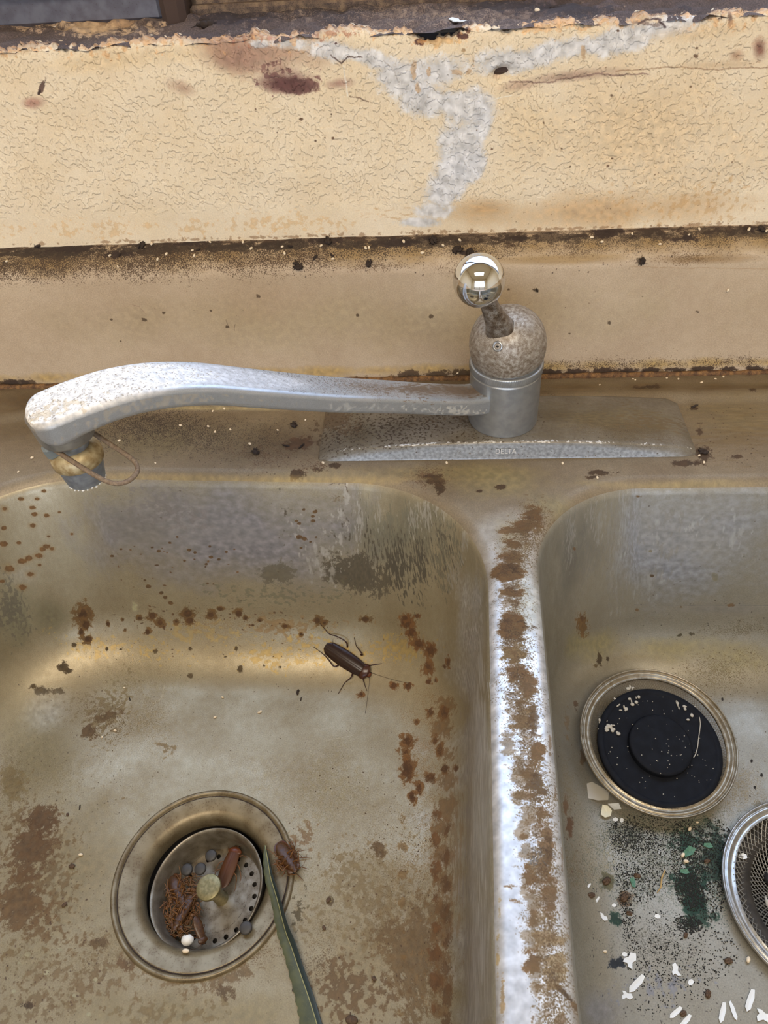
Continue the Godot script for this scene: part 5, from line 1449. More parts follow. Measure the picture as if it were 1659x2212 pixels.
	c.th(-272.6, 48.1, -264.7, 51, 0.22, rgb(110,80,70), 0.6, 0.4)
	c.th(-264.7, 51, -260.7, 56.4, 0.22, rgb(110,80,70), 0.6, 0.4)
	c.th(-202.4, 63.5, -201.9, 69.8, 0.3, rgb(80,64,52), 0.7, 0.2)
	c.th(-196.2, 67.6, -197.9, 73, 0.3, rgb(80,64,52), 0.7, 0.2)

func paint_deck(d: Canvas):
	d.ground(rgb(140, 126, 102), rgb(114, 98, 76), 0.12, 0.5, 0.06, 0.3, 0.6, 0.9)
	d.st(-251.1, 4.4, 115.3, 2.6, 9.5, 37.6, rgb(103,92,66), 0.75, SOFT)
	d.st(-339.9, -8.6, 54.5, 1.3, 14.2, 39.2, rgb(96,80,54), 0.6, SOFT)
	d.st(-161.4, 6.4, 40.9, 0.9, 4.4, 31.7, rgb(94,76,50), 0.5, SOFT)
	d.st(-367.8, -44.2, 45.8, 1.3, 7, 18.4, rgb(90,72,48), 0.7, SOFT)
	d.st(170.4, -11.9, 57.5, 1.5, -9, 32, rgb(128,112,75), 0.6, SOFT, 8, 0.85, 0, Vector2(0.4, 2))
	d.st(156.9, 13.7, 44.3, -2.7, -7.2, 30, rgb(113,94,62), 0.5, MOTTLE, 8, 0.85, 0, Vector2(0.3, 2))
	d.st(61.6, -50.2, 38.1, 0.1, -1.2, 9.5, rgb(95,76,48), 0.75, SOFT, 8, 0.85, 0, Vector2(0.4, 1.5))
	d.st(112.9, -48.6, 37.6, 0.1, -1.8, 9.4, rgb(95,76,48), 0.75, SOFT, 8, 0.85, 0, Vector2(0.4, 1.5))
	d.st(163.4, -47, 37.1, 0.1, -2.3, 9.3, rgb(95,76,48), 0.75, SOFT, 8, 0.85, 0, Vector2(0.4, 1.5))
	d.st(199.7, -45.8, 36.7, 0.1, -2.7, 9.3, rgb(95,76,48), 0.75, SOFT, 8, 0.85, 0, Vector2(0.4, 1.5))
	d.st(34.4, -23.9, 10.4, 11.5, -5.7, 12.4, rgb(59,47,32), 0.8, MOTTLE)
	d.st(-60.4, 43.5, 132.6, -1.1, 0.3, 12.3, rgb(137,121,79), 0.5, SOFT)
	d.st(-4.7, 53.7, 61.3, 1, -1.5, 22.9, rgb(136,123,82), 0.6, SOFT)
	d.st(29.4, 76.4, 26.5, 0.3, -2, 17.1, rgb(129,119,81), 0.5, SOFT)
	d.st(-47.9, 50.7, 8.1, 0.1, -0, 6.5, rust_dark, 0.85, PATCH)
	d.st(-44.9, 59.9, 4.3, 0.1, -0.1, 7.2, rust_dark, 0.85, PATCH)
	d.st(-54.1, 47.3, 6.3, 0.1, 0, 3.7, rust_dark, 0.85, PATCH)
	d.st(-4.4, 59.2, 4.9, 0.1, -0.2, 3.6, rust_dark, 0.85, PATCH)
	d.st(-18.9, 62.6, 2.4, 0, -0.1, 2.2, rust_dark, 0.85, PATCH)
	d.st(63.6, 45.7, 12.2, 0.2, -0.7, 4.6, rust_dark, 0.85, PATCH)
	d.st(56.8, 50.2, 6.1, 0.1, -0.4, 2.8, rust_dark, 0.85, PATCH)
	d.st(-127.6, 39.9, 7.8, 0.1, 0.5, 4.8, rust_dark, 0.85, PATCH)
	d.st(-143.5, 42, 6.5, 0.1, 0.6, 4.8, rust_dark, 0.85, PATCH)
	d.st(-118.4, 35.2, 5.2, 0.1, 0.3, 2.9, rust_dark, 0.85, PATCH)
	d.st(-124.9, 35.1, 19.5, 0.4, 0.7, 6.8, soil, 0.8, SPECK)
	d.st(-51, 48.3, 18.8, 0.3, -0, 12.1, soil, 0.7, SPECK)
	d.st(-147.2, 12, 12.8, -3.3, 1.9, 8.2, soil, 0.8, PATCH)
	d.st(-132, -3.5, 10.3, 0.3, 2.2, 21.6, rust_dark, 0.5, MOTTLE)
	d.st(-261, -20.7, 32.5, 0.9, 3, 11.4, soot, 0.7, SPECK)
	d.st(-257.4, -6.6, 67.4, 1.6, 7.1, 27.6, soot, 0.75, SPECK)
	d.st(-203.5, 0.1, 55.5, 1.3, 5.2, 27, soot, 0.55, SPECK)
	d.st(-172.6, 21.7, 40.2, 0.8, 2.4, 15.3, soil, 0.6, SPECK)
	d.fl(-231.4, -0.5, 90.9, 2.1, 7.4, 32.5, 170, 0.15, 0.5, rgb(44,34,26), 0.85, 0.5)
	d.fl(-157.8, 32, 52.6, 1, 1.7, 11.9, 60, 0.2, 0.6, rgb(70,46,28), 0.8, 0.5)
	d.fl(-300.3, 3.2, 70.8, 1.6, 10.3, 32.5, 40, 0.2, 0.5, rgb(60,44,32), 0.8, 0.5)
	d.fl(161.4, 8.8, 28, 0.7, -9.8, 35.4, 90, 0.2, 0.6, rgb(76,54,36), 0.8, 0.5)
	d.st(134.6, 28, 7.3, 0.2, -3.1, 12.5, rgb(62,45,29), 0.85, PATCH)
	d.st(137.7, 3, 4.4, 0.1, -3, 12.4, rgb(62,45,29), 0.85, PATCH)
	d.st(140.7, -22.6, 6.5, 0.2, -1.1, 4.4, rgb(62,45,29), 0.85, PATCH)
	d.st(112.9, -48.6, 13.6, 0.4, -0.9, 4.7, rgb(62,45,29), 0.85, PATCH)
	d.st(184.8, -39.3, 6.6, 0.2, -1.7, 5.7, rgb(62,45,29), 0.85, PATCH)
	d.st(155.3, 30.9, 6.1, 0.1, -1.1, 3.8, rgb(62,45,29), 0.85, PATCH)
	d.st(120.1, 37.3, 12.1, 0.2, -0.8, 3.3, rgb(62,45,29), 0.85, PATCH)
	d.st(40.5, -18.2, 6.7, 0.2, -0.9, 7.7, rgb(62,45,29), 0.85, PATCH)
	d.st(-188.4, 45, 196.3, 7.4, 0.8, 4.8, rgb(169,144,90), 0.55, SOFT)
	d.st(107, 55.6, 89.5, -0.9, -0.8, 3.6, rgb(153,135,89), 0.5, SOFT)
	d.st(-329.4, 56.9, 37.9, -17.5, 2.6, 4.6, rgb(169,144,90), 0.55, SOFT)
	d.st(-209.6, -31.3, 90.3, 2.5, 0.6, 2.9, rgb(168,152,105), 0.6, SOFT)
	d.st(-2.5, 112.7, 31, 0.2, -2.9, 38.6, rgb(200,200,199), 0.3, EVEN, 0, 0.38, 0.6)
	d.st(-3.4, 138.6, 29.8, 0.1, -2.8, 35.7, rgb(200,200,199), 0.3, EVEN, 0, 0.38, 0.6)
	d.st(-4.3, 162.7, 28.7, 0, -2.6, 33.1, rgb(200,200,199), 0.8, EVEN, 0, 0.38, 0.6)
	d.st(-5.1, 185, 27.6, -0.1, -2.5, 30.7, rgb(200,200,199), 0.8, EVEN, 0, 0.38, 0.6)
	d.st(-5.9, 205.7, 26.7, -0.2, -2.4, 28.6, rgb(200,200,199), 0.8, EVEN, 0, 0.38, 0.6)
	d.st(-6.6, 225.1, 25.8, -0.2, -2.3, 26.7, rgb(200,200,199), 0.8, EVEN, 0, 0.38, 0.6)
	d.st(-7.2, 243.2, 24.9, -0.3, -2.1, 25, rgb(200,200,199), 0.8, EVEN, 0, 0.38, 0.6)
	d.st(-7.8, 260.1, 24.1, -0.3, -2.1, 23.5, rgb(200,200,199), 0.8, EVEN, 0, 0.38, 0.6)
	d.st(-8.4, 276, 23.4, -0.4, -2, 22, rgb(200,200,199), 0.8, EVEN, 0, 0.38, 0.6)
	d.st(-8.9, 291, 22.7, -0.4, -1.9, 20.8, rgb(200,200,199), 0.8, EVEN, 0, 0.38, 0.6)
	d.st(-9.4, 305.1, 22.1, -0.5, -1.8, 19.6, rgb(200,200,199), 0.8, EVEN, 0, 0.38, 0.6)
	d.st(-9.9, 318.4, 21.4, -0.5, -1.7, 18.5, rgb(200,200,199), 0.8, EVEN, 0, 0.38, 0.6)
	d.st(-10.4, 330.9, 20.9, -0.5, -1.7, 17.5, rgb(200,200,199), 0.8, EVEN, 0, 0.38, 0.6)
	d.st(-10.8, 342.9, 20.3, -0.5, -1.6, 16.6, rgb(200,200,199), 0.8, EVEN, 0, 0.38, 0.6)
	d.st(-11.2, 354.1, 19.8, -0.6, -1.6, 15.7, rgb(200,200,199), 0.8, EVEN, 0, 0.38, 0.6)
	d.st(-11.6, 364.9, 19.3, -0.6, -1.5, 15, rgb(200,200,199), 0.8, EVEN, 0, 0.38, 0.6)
	d.st(-2.4, 104.8, 17.1, 0.2, -2.1, 27.7, rgb(136,124,85), 0.5, SOFT)
	d.st(1.6, 156, 18.4, 0, -3.6, 40.5, rgb(147,143,113), 0.4, SOFT)
	d.st(13.8, 84.6, 8.9, 5, -3.6, 10.2, rust, 0.95, PATCH, 16, 0.9, 0, Vector2(0.6, 1.4))
	d.st(8.5, 94.9, 14.4, 0.1, -0.6, 6.5, rust, 0.9, PATCH, 16, 0.9, 0, Vector2(0.6, 1.4))
	d.st(0.9, 98.9, 17.2, 0.2, -0.3, 4, rust, 0.8, PATCH, 16, 0.9, 0, Vector2(0.6, 1.4))
	d.st(-0, 110.7, 10.2, 0.1, -0.4, 5.4, rust, 0.95, PATCH, 16, 0.9, 0, Vector2(0.6, 1.4))
	d.st(-2.3, 122.2, 11.1, 0.1, -0.5, 6.8, rust, 0.95, PATCH, 16, 0.9, 0, Vector2(0.6, 1.4))
	d.st(-5.9, 133.2, 12.6, 0.1, -0.7, 9.4, rust, 1, SOLID, 16, 0.9, 0, Vector2(0.6, 1.4))
	d.st(-1.5, 129.6, 8.2, 0, -0.9, 11, rust_dark, 0.9, PATCH, 16, 0.9, 0, Vector2(0.6, 1.4))
	d.st(-4.4, 149.2, 10.7, 0, -0.5, 6.2, rust, 0.95, PATCH, 16, 0.9, 0, Vector2(0.6, 1.4))
	d.st(-2.3, 156, 7.9, 0, -0.4, 4.7, rust, 0.8, PATCH, 16, 0.9, 0, Vector2(0.6, 1.4))
	d.st(15.9, 92.9, 4, 0, -1.6, 16.3, rust, 0.6, PATCH, 16, 0.9, 0, Vector2(0.6, 1.4))
	d.st(-6.2, 172.4, 10.3, -0, -1, 12.8, rust, 1, SOLID, 16, 0.9, 0, Vector2(0.6, 1.4))
	d.st(-4, 177.2, 7.6, -0, -0.9, 10.7, rust_dark, 0.9, MOTTLE, 16, 0.9, 0, Vector2(0.6, 1.4))
	d.st(-6.4, 191.1, 9, -0, -0.7, 9, rgb(98,76,42), 0.9, PATCH, 16, 0.9, 0, Vector2(0.6, 1.4))
	d.st(-6.1, 202.9, 9.7, -0.1, -0.6, 7.5, rust, 0.95, PATCH, 16, 0.9, 0, Vector2(0.6, 1.4))
	d.st(-0.8, 211.4, 6.2, -0, -1.6, 16.8, rust, 0.9, PATCH, 16, 0.9, 0, Vector2(0.6, 1.4))
	d.st(-9, 208.6, 3.4, -0, -0.4, 5.7, rust, 0.8, PATCH, 16, 0.9, 0, Vector2(0.6, 1.4))
	d.st(-6.5, 222.4, 8, -0.1, -0.4, 4.3, rust, 0.8, PATCH, 16, 0.9, 0, Vector2(0.6, 1.4))
	d.st(-6.3, 233, 8.3, -0.1, -0.9, 10.4, rgb(102,79,46), 0.85, PATCH, 16, 0.9, 0, Vector2(0.6, 1.4))
	d.st(-0, 227.7, 3.3, -0, -1.5, 15.9, rust_dark, 0.7, PATCH, 16, 0.9, 0, Vector2(0.6, 1.4))
	d.st(0.3, 248, 5.4, -0.1, -1.2, 12.3, rust, 0.9, PATCH, 16, 0.9, 0, Vector2(0.6, 1.4))
	d.st(-9.5, 257.8, 6.6, -0.1, -0.6, 7.1, rust, 0.8, MOTTLE, 16, 0.9, 0, Vector2(0.6, 1.4))
	d.st(-5.3, 260.1, 11, -0.2, -0.6, 6.1, rust, 0.8, PATCH, 16, 0.9, 0, Vector2(0.6, 1.4))
	d.st(-1.4, 264.6, 6.5, -0.1, -0.9, 9.2, rust_dark, 0.8, PATCH, 16, 0.9, 0, Vector2(0.6, 1.4))
	d.st(-8.5, 271.6, 6.4, -0.1, -0.3, 3.6, rust, 0.7, PATCH, 16, 0.9, 0, Vector2(0.6, 1.4))
	d.st(-1.9, 280.3, 5.5, -0.1, -1.3, 13, rust, 0.9, PATCH, 16, 0.9, 0, Vector2(0.6, 1.4))
	d.st(-10.1, 289.9, 3.3, -0.1, -0.3, 2.9, rust, 0.85, PATCH, 16, 0.9, 0, Vector2(0.6, 1.4))
	d.st(-0.4, 294.9, 4.5, -0.1, -2, 18.4, rust, 0.85, PATCH, 16, 0.9, 0, Vector2(0.6, 1.4))
	d.st(0.2, 298.9, 3.2, -0.1, -1.3, 12, rust_dark, 0.7, PATCH, 16, 0.9, 0, Vector2(0.6, 1.4))
	d.st(-9.7, 307, 5.2, -0.1, -0.7, 7.8, rust, 0.9, PATCH, 16, 0.9, 0, Vector2(0.6, 1.4))
	d.st(-8.4, 314.6, 11.8, -0.3, -0.7, 7.5, rust, 0.75, MOTTLE, 16, 0.9, 0, Vector2(0.6, 1.4))
	d.st(-0.5, 314.4, 4.7, -0.1, -1.3, 11.3, rust, 0.85, PATCH, 16, 0.9, 0, Vector2(0.6, 1.4))
	d.st(-9.3, 323.8, 4.6, -0.1, -0.5, 5.4, rust, 0.85, PATCH, 16, 0.9, 0, Vector2(0.6, 1.4))
	d.st(-4.5, 332.5, 9.4, -0.2, -0.6, 5.2, rgb(112,90,57), 0.8, PATCH, 16, 0.9, 0, Vector2(0.6, 1.4))
	d.st(-11, 341.2, 5.6, -0.1, -0.6, 6.7, rust, 0.9, PATCH, 16, 0.9, 0, Vector2(0.6, 1.4))
	d.st(-1.9, 342.6, 5.5, -0.1, -1.2, 9.9, rgb(121,99,64), 0.8, PATCH, 16, 0.9, 0, Vector2(0.6, 1.4))
	d.st(-9.9, 349.4, 7.3, -0.2, -0.3, 3.2, rust, 0.7, PATCH, 16, 0.9, 0, Vector2(0.6, 1.4))
	d.st(-0.1, 350.7, 5, 4, -1, 1, rust_dark, 0.9, PATCH, 16, 0.9, 0, Vector2(0.6, 1.4))
	d.st(4.6, 355.3, 2, 2.3, -2.1, 1.5, rust, 0.8, PATCH, 16, 0.9, 0, Vector2(0.6, 1.4))
	d.st(-12.7, 359.6, 2.1, -0.1, -0.3, 3.1, rust, 0.7, PATCH, 16, 0.9, 0, Vector2(0.6, 1.4))
	d.st(-2.2, 360.1, 2.8, -0.1, -0.4, 3.1, rust, 0.7, PATCH, 16, 0.9, 0, Vector2(0.6, 1.4))
	d.st(-24.7, 338.2, 1.3, -0, -1, 15.3, rgb(135,106,54), 0.7, PATCH, 16, 0.9, 0, Vector2(0.6, 1.4))
	d.st(-23.8, 352.9, 1.3, -0, -0.8, 11.1, rgb(127,96,50), 0.7, PATCH, 16, 0.9, 0, Vector2(0.6, 1.4))
	d.st(-22.9, 320.5, 1.2, -0, -0.5, 7.4, rgb(135,106,54), 0.5, PATCH, 16, 0.9, 0, Vector2(0.6, 1.4))
	d.st(7, 266.8, 1.1, -0, -0.6, 5.5, rust, 0.7, PATCH, 16, 0.9, 0, Vector2(0.6, 1.4))
	d.st(7.1, 243, 1.1, -0, -1.1, 10, rust, 0.6, PATCH, 16, 0.9, 0, Vector2(0.6, 1.4))
	d.st(6.3, 298.8, 0.8, -0, -1, 8, rust, 0.5, PATCH, 16, 0.9, 0, Vector2(0.6, 1.4))
	d.st(12.3, 84.6, 9.9, 0.1, -1.7, 18.4, rgb(83,61,34), 0.42, MOTTLE, 14, 0.9, 0, Vector2(1, 2))
	d.st(14.1, 90.9, 14.5, 0.2, -2, 20.5, rgb(88,69,40), 0.8, SPECK, 10, 0.85, 0)
	d.st(12, 88, 5.8, 0.1, -0.8, 8.3, rgb(60,43,23), 0.6, SPECK, 12, 0.85, 0)
	d.st(5.4, 100.1, 9.7, 0.1, -1.5, 17.6, rgb(83,61,34), 0.42, MOTTLE, 14, 0.9, 0, Vector2(1, 2))
	d.st(7.2, 106.1, 14.2, 0.1, -1.8, 19.7, rgb(88,69,40), 0.8, SPECK, 10, 0.85, 0)
	d.st(8.5, 103.3, 5.7, 0.1, -0.7, 7.9, rgb(60,43,23), 0.6, SPECK, 12, 0.85, 0)
	d.st(-1.2, 115, 9.5, 0.1, -1.3, 16.9, rgb(83,61,34), 0.42, MOTTLE, 14, 0.9, 0, Vector2(1, 2))
	d.st(0.6, 120.7, 13.9, 0.1, -1.5, 18.8, rgb(88,69,40), 0.8, SPECK, 10, 0.85, 0)
	d.st(-2.3, 118, 5.6, 0, -0.6, 7.6, rgb(60,43,23), 0.6, SPECK, 12, 0.85, 0)
	d.st(-4.1, 129.2, 9.3, 0, -1.2, 16.2, rgb(83,61,34), 0.42, MOTTLE, 14, 0.9, 0, Vector2(1, 2))
	d.st(-2.3, 134.7, 13.6, 0.1, -1.4, 18.1, rgb(88,69,40), 0.8, SPECK, 10, 0.85, 0)
	d.st(-7.4, 132.1, 5.5, 0, -0.5, 7.3, rgb(60,43,23), 0.6, SPECK, 12, 0.85, 0)
	d.st(-4.9, 142.9, 9.1, 0, -1.2, 15.5, rgb(83,61,34), 0.42, MOTTLE, 14, 0.9, 0, Vector2(1, 2))
	d.st(-3.2, 148.1, 13.3, 0, -1.4, 17.3, rgb(88,69,40), 0.8, SPECK, 10, 0.85, 0)
	d.st(-3.6, 145.7, 5.4, 0, -0.5, 7, rgb(60,43,23), 0.6, SPECK, 12, 0.85, 0)
	d.st(-5.7, 156, 9, 0, -1.1, 14.9, rgb(83,61,34), 0.42, MOTTLE, 14, 0.9, 0, Vector2(1, 2))
	d.st(-4, 161, 13.1, 0, -1.3, 16.6, rgb(88,69,40), 0.8, SPECK, 10, 0.85, 0)
	d.st(-3.4, 158.7, 5.2, 0, -0.5, 6.7, rgb(60,43,23), 0.6, SPECK, 12, 0.85, 0)
	d.st(-6, 168.6, 8.8, -0, -1.1, 14.3, rgb(83,61,34), 0.42, MOTTLE, 14, 0.9, 0, Vector2(1, 2))
	d.st(-4.4, 173.4, 12.8, -0, -1.3, 16, rgb(88,69,40), 0.8, SPECK, 10, 0.85, 0)
	d.st(-8.4, 171.2, 5.1, -0, -0.5, 6.4, rgb(60,43,23), 0.6, SPECK, 12, 0.85, 0)
	d.st(-6.3, 180.7, 8.6, -0, -1.1, 13.7, rgb(83,61,34), 0.42, MOTTLE, 14, 0.9, 0, Vector2(1, 2))
	d.st(-4.7, 185.3, 12.5, -0, -1.3, 15.3, rgb(88,69,40), 0.8, SPECK, 10, 0.85, 0)
	d.st(-8.4, 183.1, 5, -0, -0.5, 6.2, rgb(60,43,23), 0.6, SPECK, 12, 0.85, 0)
	d.st(-6.6, 192.3, 8.4, -0, -1, 13.2, rgb(83,61,34), 0.42, MOTTLE, 14, 0.9, 0, Vector2(1, 2))
	d.st(-5, 196.7, 12.3, -0.1, -1.2, 14.8, rgb(88,69,40), 0.8, SPECK, 10, 0.85, 0)
	d.st(-4.2, 194.6, 4.9, -0, -0.5, 5.9, rgb(60,43,23), 0.6, SPECK, 12, 0.85, 0)
	d.st(-6.8, 203.4, 8.3, -0, -1, 12.7, rgb(83,61,34), 0.42, MOTTLE, 14, 0.9, 0, Vector2(1, 2))
	d.st(-5.3, 207.7, 12.1, -0.1, -1.2, 14.2, rgb(88,69,40), 0.8, SPECK, 10, 0.85, 0)
	d.st(-5.9, 205.7, 4.8, -0, -0.5, 5.7, rgb(60,43,23), 0.6, SPECK, 12, 0.85, 0)
	d.st(-6.5, 214.2, 8.1, -0.1, -1, 12.2, rgb(83,61,34), 0.42, MOTTLE, 14, 0.9, 0, Vector2(1, 2))
	d.st(-4.9, 218.3, 11.9, -0.1, -1.2, 13.7, rgb(88,69,40), 0.8, SPECK, 10, 0.85, 0)
	d.st(-9.4, 216.4, 4.8, -0, -0.4, 5.5, rgb(60,43,23), 0.6, SPECK, 12, 0.85, 0)
	d.st(-6.2, 224.5, 8, -0.1, -1, 11.8, rgb(83,61,34), 0.42, MOTTLE, 14, 0.9, 0, Vector2(1, 2))
	d.st(-4.6, 228.5, 11.6, -0.1, -1.2, 13.2, rgb(88,69,40), 0.8, SPECK, 10, 0.85, 0)
	d.st(-6.8, 226.7, 4.7, -0, -0.4, 5.3, rgb(60,43,23), 0.6, SPECK, 12, 0.85, 0)
	d.st(-11.9, 224.6, 5.2, -0, -0.7, 9.1, rgb(93,72,42), 0.55, PATCH, 14, 0.85, 0, Vector2(0.6, 1.6))
	d.st(-5.8, 234.5, 7.8, -0.1, -1, 11.4, rgb(83,61,34), 0.42, MOTTLE, 14, 0.9, 0, Vector2(1, 2))
	d.st(-4.4, 238.3, 11.4, -0.1, -1.1, 12.7, rgb(88,69,40), 0.8, SPECK, 10, 0.85, 0)
	d.st(-3.3, 236.5, 4.6, -0, -0.5, 5.1, rgb(60,43,23), 0.6, SPECK, 12, 0.85, 0)
	d.st(-10.4, 234.6, 5.1, -0.1, -0.7, 8.8, rgb(93,72,42), 0.55, PATCH, 14, 0.85, 0, Vector2(0.6, 1.6))
	d.st(-5.5, 244.1, 7.7, -0.1, -1, 11, rgb(83,61,34), 0.42, MOTTLE, 14, 0.9, 0, Vector2(1, 2))
	d.st(-4, 247.8, 11.2, -0.1, -1.1, 12.3, rgb(88,69,40), 0.8, SPECK, 10, 0.85, 0)
	d.st(-6, 246.1, 4.5, -0.1, -0.4, 4.9, rgb(60,43,23), 0.6, SPECK, 12, 0.85, 0)
	d.st(-13.7, 244.2, 5, -0.1, -0.6, 8.5, rgb(93,72,42), 0.55, PATCH, 14, 0.85, 0, Vector2(0.6, 1.6))
	d.st(-4.9, 253.4, 7.6, -0.1, -1, 10.6, rgb(83,61,34), 0.42, MOTTLE, 14, 0.9, 0, Vector2(1, 2))
	d.st(-3.4, 257, 11, -0.1, -1.1, 11.9, rgb(88,69,40), 0.8, SPECK, 10, 0.85, 0)
	d.st(-7.6, 255.4, 4.4, -0.1, -0.4, 4.8, rgb(60,43,23), 0.6, SPECK, 12, 0.85, 0)
	d.st(-9.1, 253.5, 4.9, -0.1, -0.7, 8.2, rgb(93,72,42), 0.55, PATCH, 14, 0.85, 0, Vector2(0.6, 1.6))
	d.st(-4.3, 262.4, 7.4, -0.1, -1, 10.2, rgb(83,61,34), 0.42, MOTTLE, 14, 0.9, 0, Vector2(1, 2))
	d.st(-2.9, 265.8, 10.8, -0.2, -1.1, 11.5, rgb(88,69,40), 0.8, SPECK, 10, 0.85, 0)
	d.st(-3.5, 264.2, 4.3, -0.1, -0.4, 4.6, rgb(60,43,23), 0.6, SPECK, 12, 0.85, 0)
	d.st(-9.8, 262.5, 4.8, -0.1, -0.7, 7.9, rgb(93,72,42), 0.55, PATCH, 14, 0.85, 0, Vector2(0.6, 1.6))
	d.st(-3.7, 271, 7.3, -0.1, -1, 9.9, rgb(83,61,34), 0.42, MOTTLE, 14, 0.9, 0, Vector2(1, 2))
	d.st(-2.3, 274.4, 10.7, -0.2, -1.1, 11.1, rgb(88,69,40), 0.8, SPECK, 10, 0.85, 0)
	d.st(-1.6, 272.8, 4.3, -0.1, -0.5, 4.5, rgb(60,43,23), 0.6, SPECK, 12, 0.85, 0)
	d.st(-10.9, 271.1, 4.7, -0.1, -0.6, 7.6, rgb(93,72,42), 0.55, PATCH, 14, 0.85, 0, Vector2(0.6, 1.6))
	d.st(-3.3, 279.4, 7.2, -0.1, -1, 9.6, rgb(83,61,34), 0.42, MOTTLE, 14, 0.9, 0, Vector2(1, 2))
	d.st(-1.9, 282.6, 10.5, -0.2, -1.1, 10.7, rgb(88,69,40), 0.8, SPECK, 10, 0.85, 0)
	d.st(-4.9, 281.2, 4.2, -0.1, -0.4, 4.3, rgb(60,43,23), 0.6, SPECK, 12, 0.85, 0)
	d.st(-6.7, 279.5, 4.6, -0.1, -0.7, 7.4, rgb(93,72,42), 0.55, PATCH, 14, 0.85, 0, Vector2(0.6, 1.6))
	d.st(-3.7, 287.5, 7.1, -0.1, -0.9, 9.3, rgb(83,61,34), 0.42, MOTTLE, 14, 0.9, 0, Vector2(1, 2))
	d.st(-2.4, 290.6, 10.3, -0.2, -1.1, 10.4, rgb(88,69,40), 0.8, SPECK, 10, 0.85, 0)
	d.st(-5.7, 289.2, 4.1, -0.1, -0.4, 4.2, rgb(60,43,23), 0.6, SPECK, 12, 0.85, 0)
	d.st(-10.2, 287.6, 4.6, -0.1, -0.6, 7.2, rgb(93,72,42), 0.55, PATCH, 14, 0.85, 0, Vector2(0.6, 1.6))
	d.st(-4.1, 295.4, 6.9, -0.1, -0.9, 9, rgb(83,61,34), 0.42, MOTTLE, 14, 0.9, 0, Vector2(1, 2))
	d.st(-2.8, 298.4, 10.1, -0.2, -1.1, 10.1, rgb(88,69,40), 0.8, SPECK, 10, 0.85, 0)
	d.st(-2.4, 297, 4.1, -0.1, -0.4, 4, rgb(60,43,23), 0.6, SPECK, 12, 0.85, 0)
	d.st(-10, 295.5, 4.5, -0.1, -0.6, 6.9, rgb(93,72,42), 0.55, PATCH, 14, 0.85, 0, Vector2(0.6, 1.6))
	d.st(-4.5, 303, 6.8, -0.1, -0.9, 8.7, rgb(83,61,34), 0.42, MOTTLE, 14, 0.9, 0, Vector2(1, 2))
	d.st(-3.2, 305.9, 10, -0.2, -1, 9.7, rgb(88,69,40), 0.8, SPECK, 10, 0.85, 0)
	d.st(-3.4, 304.5, 4, -0.1, -0.4, 3.9, rgb(60,43,23), 0.6, SPECK, 12, 0.85, 0)
	d.st(-8, 303.1, 4.4, -0.1, -0.6, 6.7, rgb(93,72,42), 0.55, PATCH, 14, 0.85, 0, Vector2(0.6, 1.6))
	d.st(-4.8, 310.4, 6.7, -0.1, -0.9, 8.4, rgb(83,61,34), 0.42, MOTTLE, 14, 0.9, 0, Vector2(1, 2))
	d.st(-3.5, 313.2, 9.8, -0.2, -1, 9.4, rgb(88,69,40), 0.8, SPECK, 10, 0.85, 0)
	d.st(-7.1, 311.9, 3.9, -0.1, -0.4, 3.8, rgb(60,43,23), 0.6, SPECK, 12, 0.85, 0)
	d.st(-11.8, 310.5, 4.4, -0.1, -0.6, 6.5, rgb(93,72,42), 0.55, PATCH, 14, 0.85, 0, Vector2(0.6, 1.6))
	d.st(-4.4, 317.5, 6.6, -0.1, -0.9, 8.2, rgb(83,61,34), 0.42, MOTTLE, 14, 0.9, 0, Vector2(1, 2))
	d.st(-3.2, 320.2, 9.7, -0.2, -1, 9.2, rgb(88,69,40), 0.8, SPECK, 10, 0.85, 0)
	d.st(-5.3, 319, 3.9, -0.1, -0.4, 3.7, rgb(60,43,23), 0.6, SPECK, 12, 0.85, 0)
	d.st(-8.8, 317.6, 4.3, -0.1, -0.6, 6.3, rgb(93,72,42), 0.55, PATCH, 14, 0.85, 0, Vector2(0.6, 1.6))
	d.st(-4.1, 324.4, 6.5, -0.2, -0.9, 7.9, rgb(83,61,34), 0.42, MOTTLE, 14, 0.9, 0, Vector2(1, 2))
	d.st(-2.8, 327.1, 9.5, -0.2, -1, 8.9, rgb(88,69,40), 0.8, SPECK, 10, 0.85, 0)
	d.st(-1.9, 325.8, 3.8, -0.1, -0.4, 3.6, rgb(60,43,23), 0.6, SPECK, 12, 0.85, 0)
	d.st(-8.1, 324.5, 4.2, -0.1, -0.6, 6.1, rgb(93,72,42), 0.55, PATCH, 14, 0.85, 0, Vector2(0.6, 1.6))
	d.st(-4, 331.1, 6.4, -0.2, -0.8, 7.7, rgb(83,61,34), 0.42, MOTTLE, 14, 0.9, 0, Vector2(1, 2))
	d.st(-2.8, 333.7, 9.4, -0.2, -1, 8.6, rgb(88,69,40), 0.8, SPECK, 10, 0.85, 0)
	d.st(-4.1, 332.5, 3.8, -0.1, -0.4, 3.5, rgb(60,43,23), 0.6, SPECK, 12, 0.85, 0)
	d.st(-10.8, 331.3, 4.2, -0.1, -0.6, 5.9, rgb(93,72,42), 0.55, PATCH, 14, 0.85, 0, Vector2(0.6, 1.6))
	d.st(-4.3, 337.7, 6.3, -0.2, -0.8, 7.5, rgb(83,61,34), 0.42, MOTTLE, 14, 0.9, 0, Vector2(1, 2))
	d.st(-3.1, 340.2, 9.3, -0.2, -1, 8.4, rgb(88,69,40), 0.8, SPECK, 10, 0.85, 0)
	d.st(-6.6, 339.1, 3.7, -0.1, -0.4, 3.4, rgb(60,43,23), 0.6, SPECK, 12, 0.85, 0)
	d.st(-7.6, 337.7, 4.1, -0.1, -0.6, 5.8, rgb(93,72,42), 0.55, PATCH, 14, 0.85, 0, Vector2(0.6, 1.6))
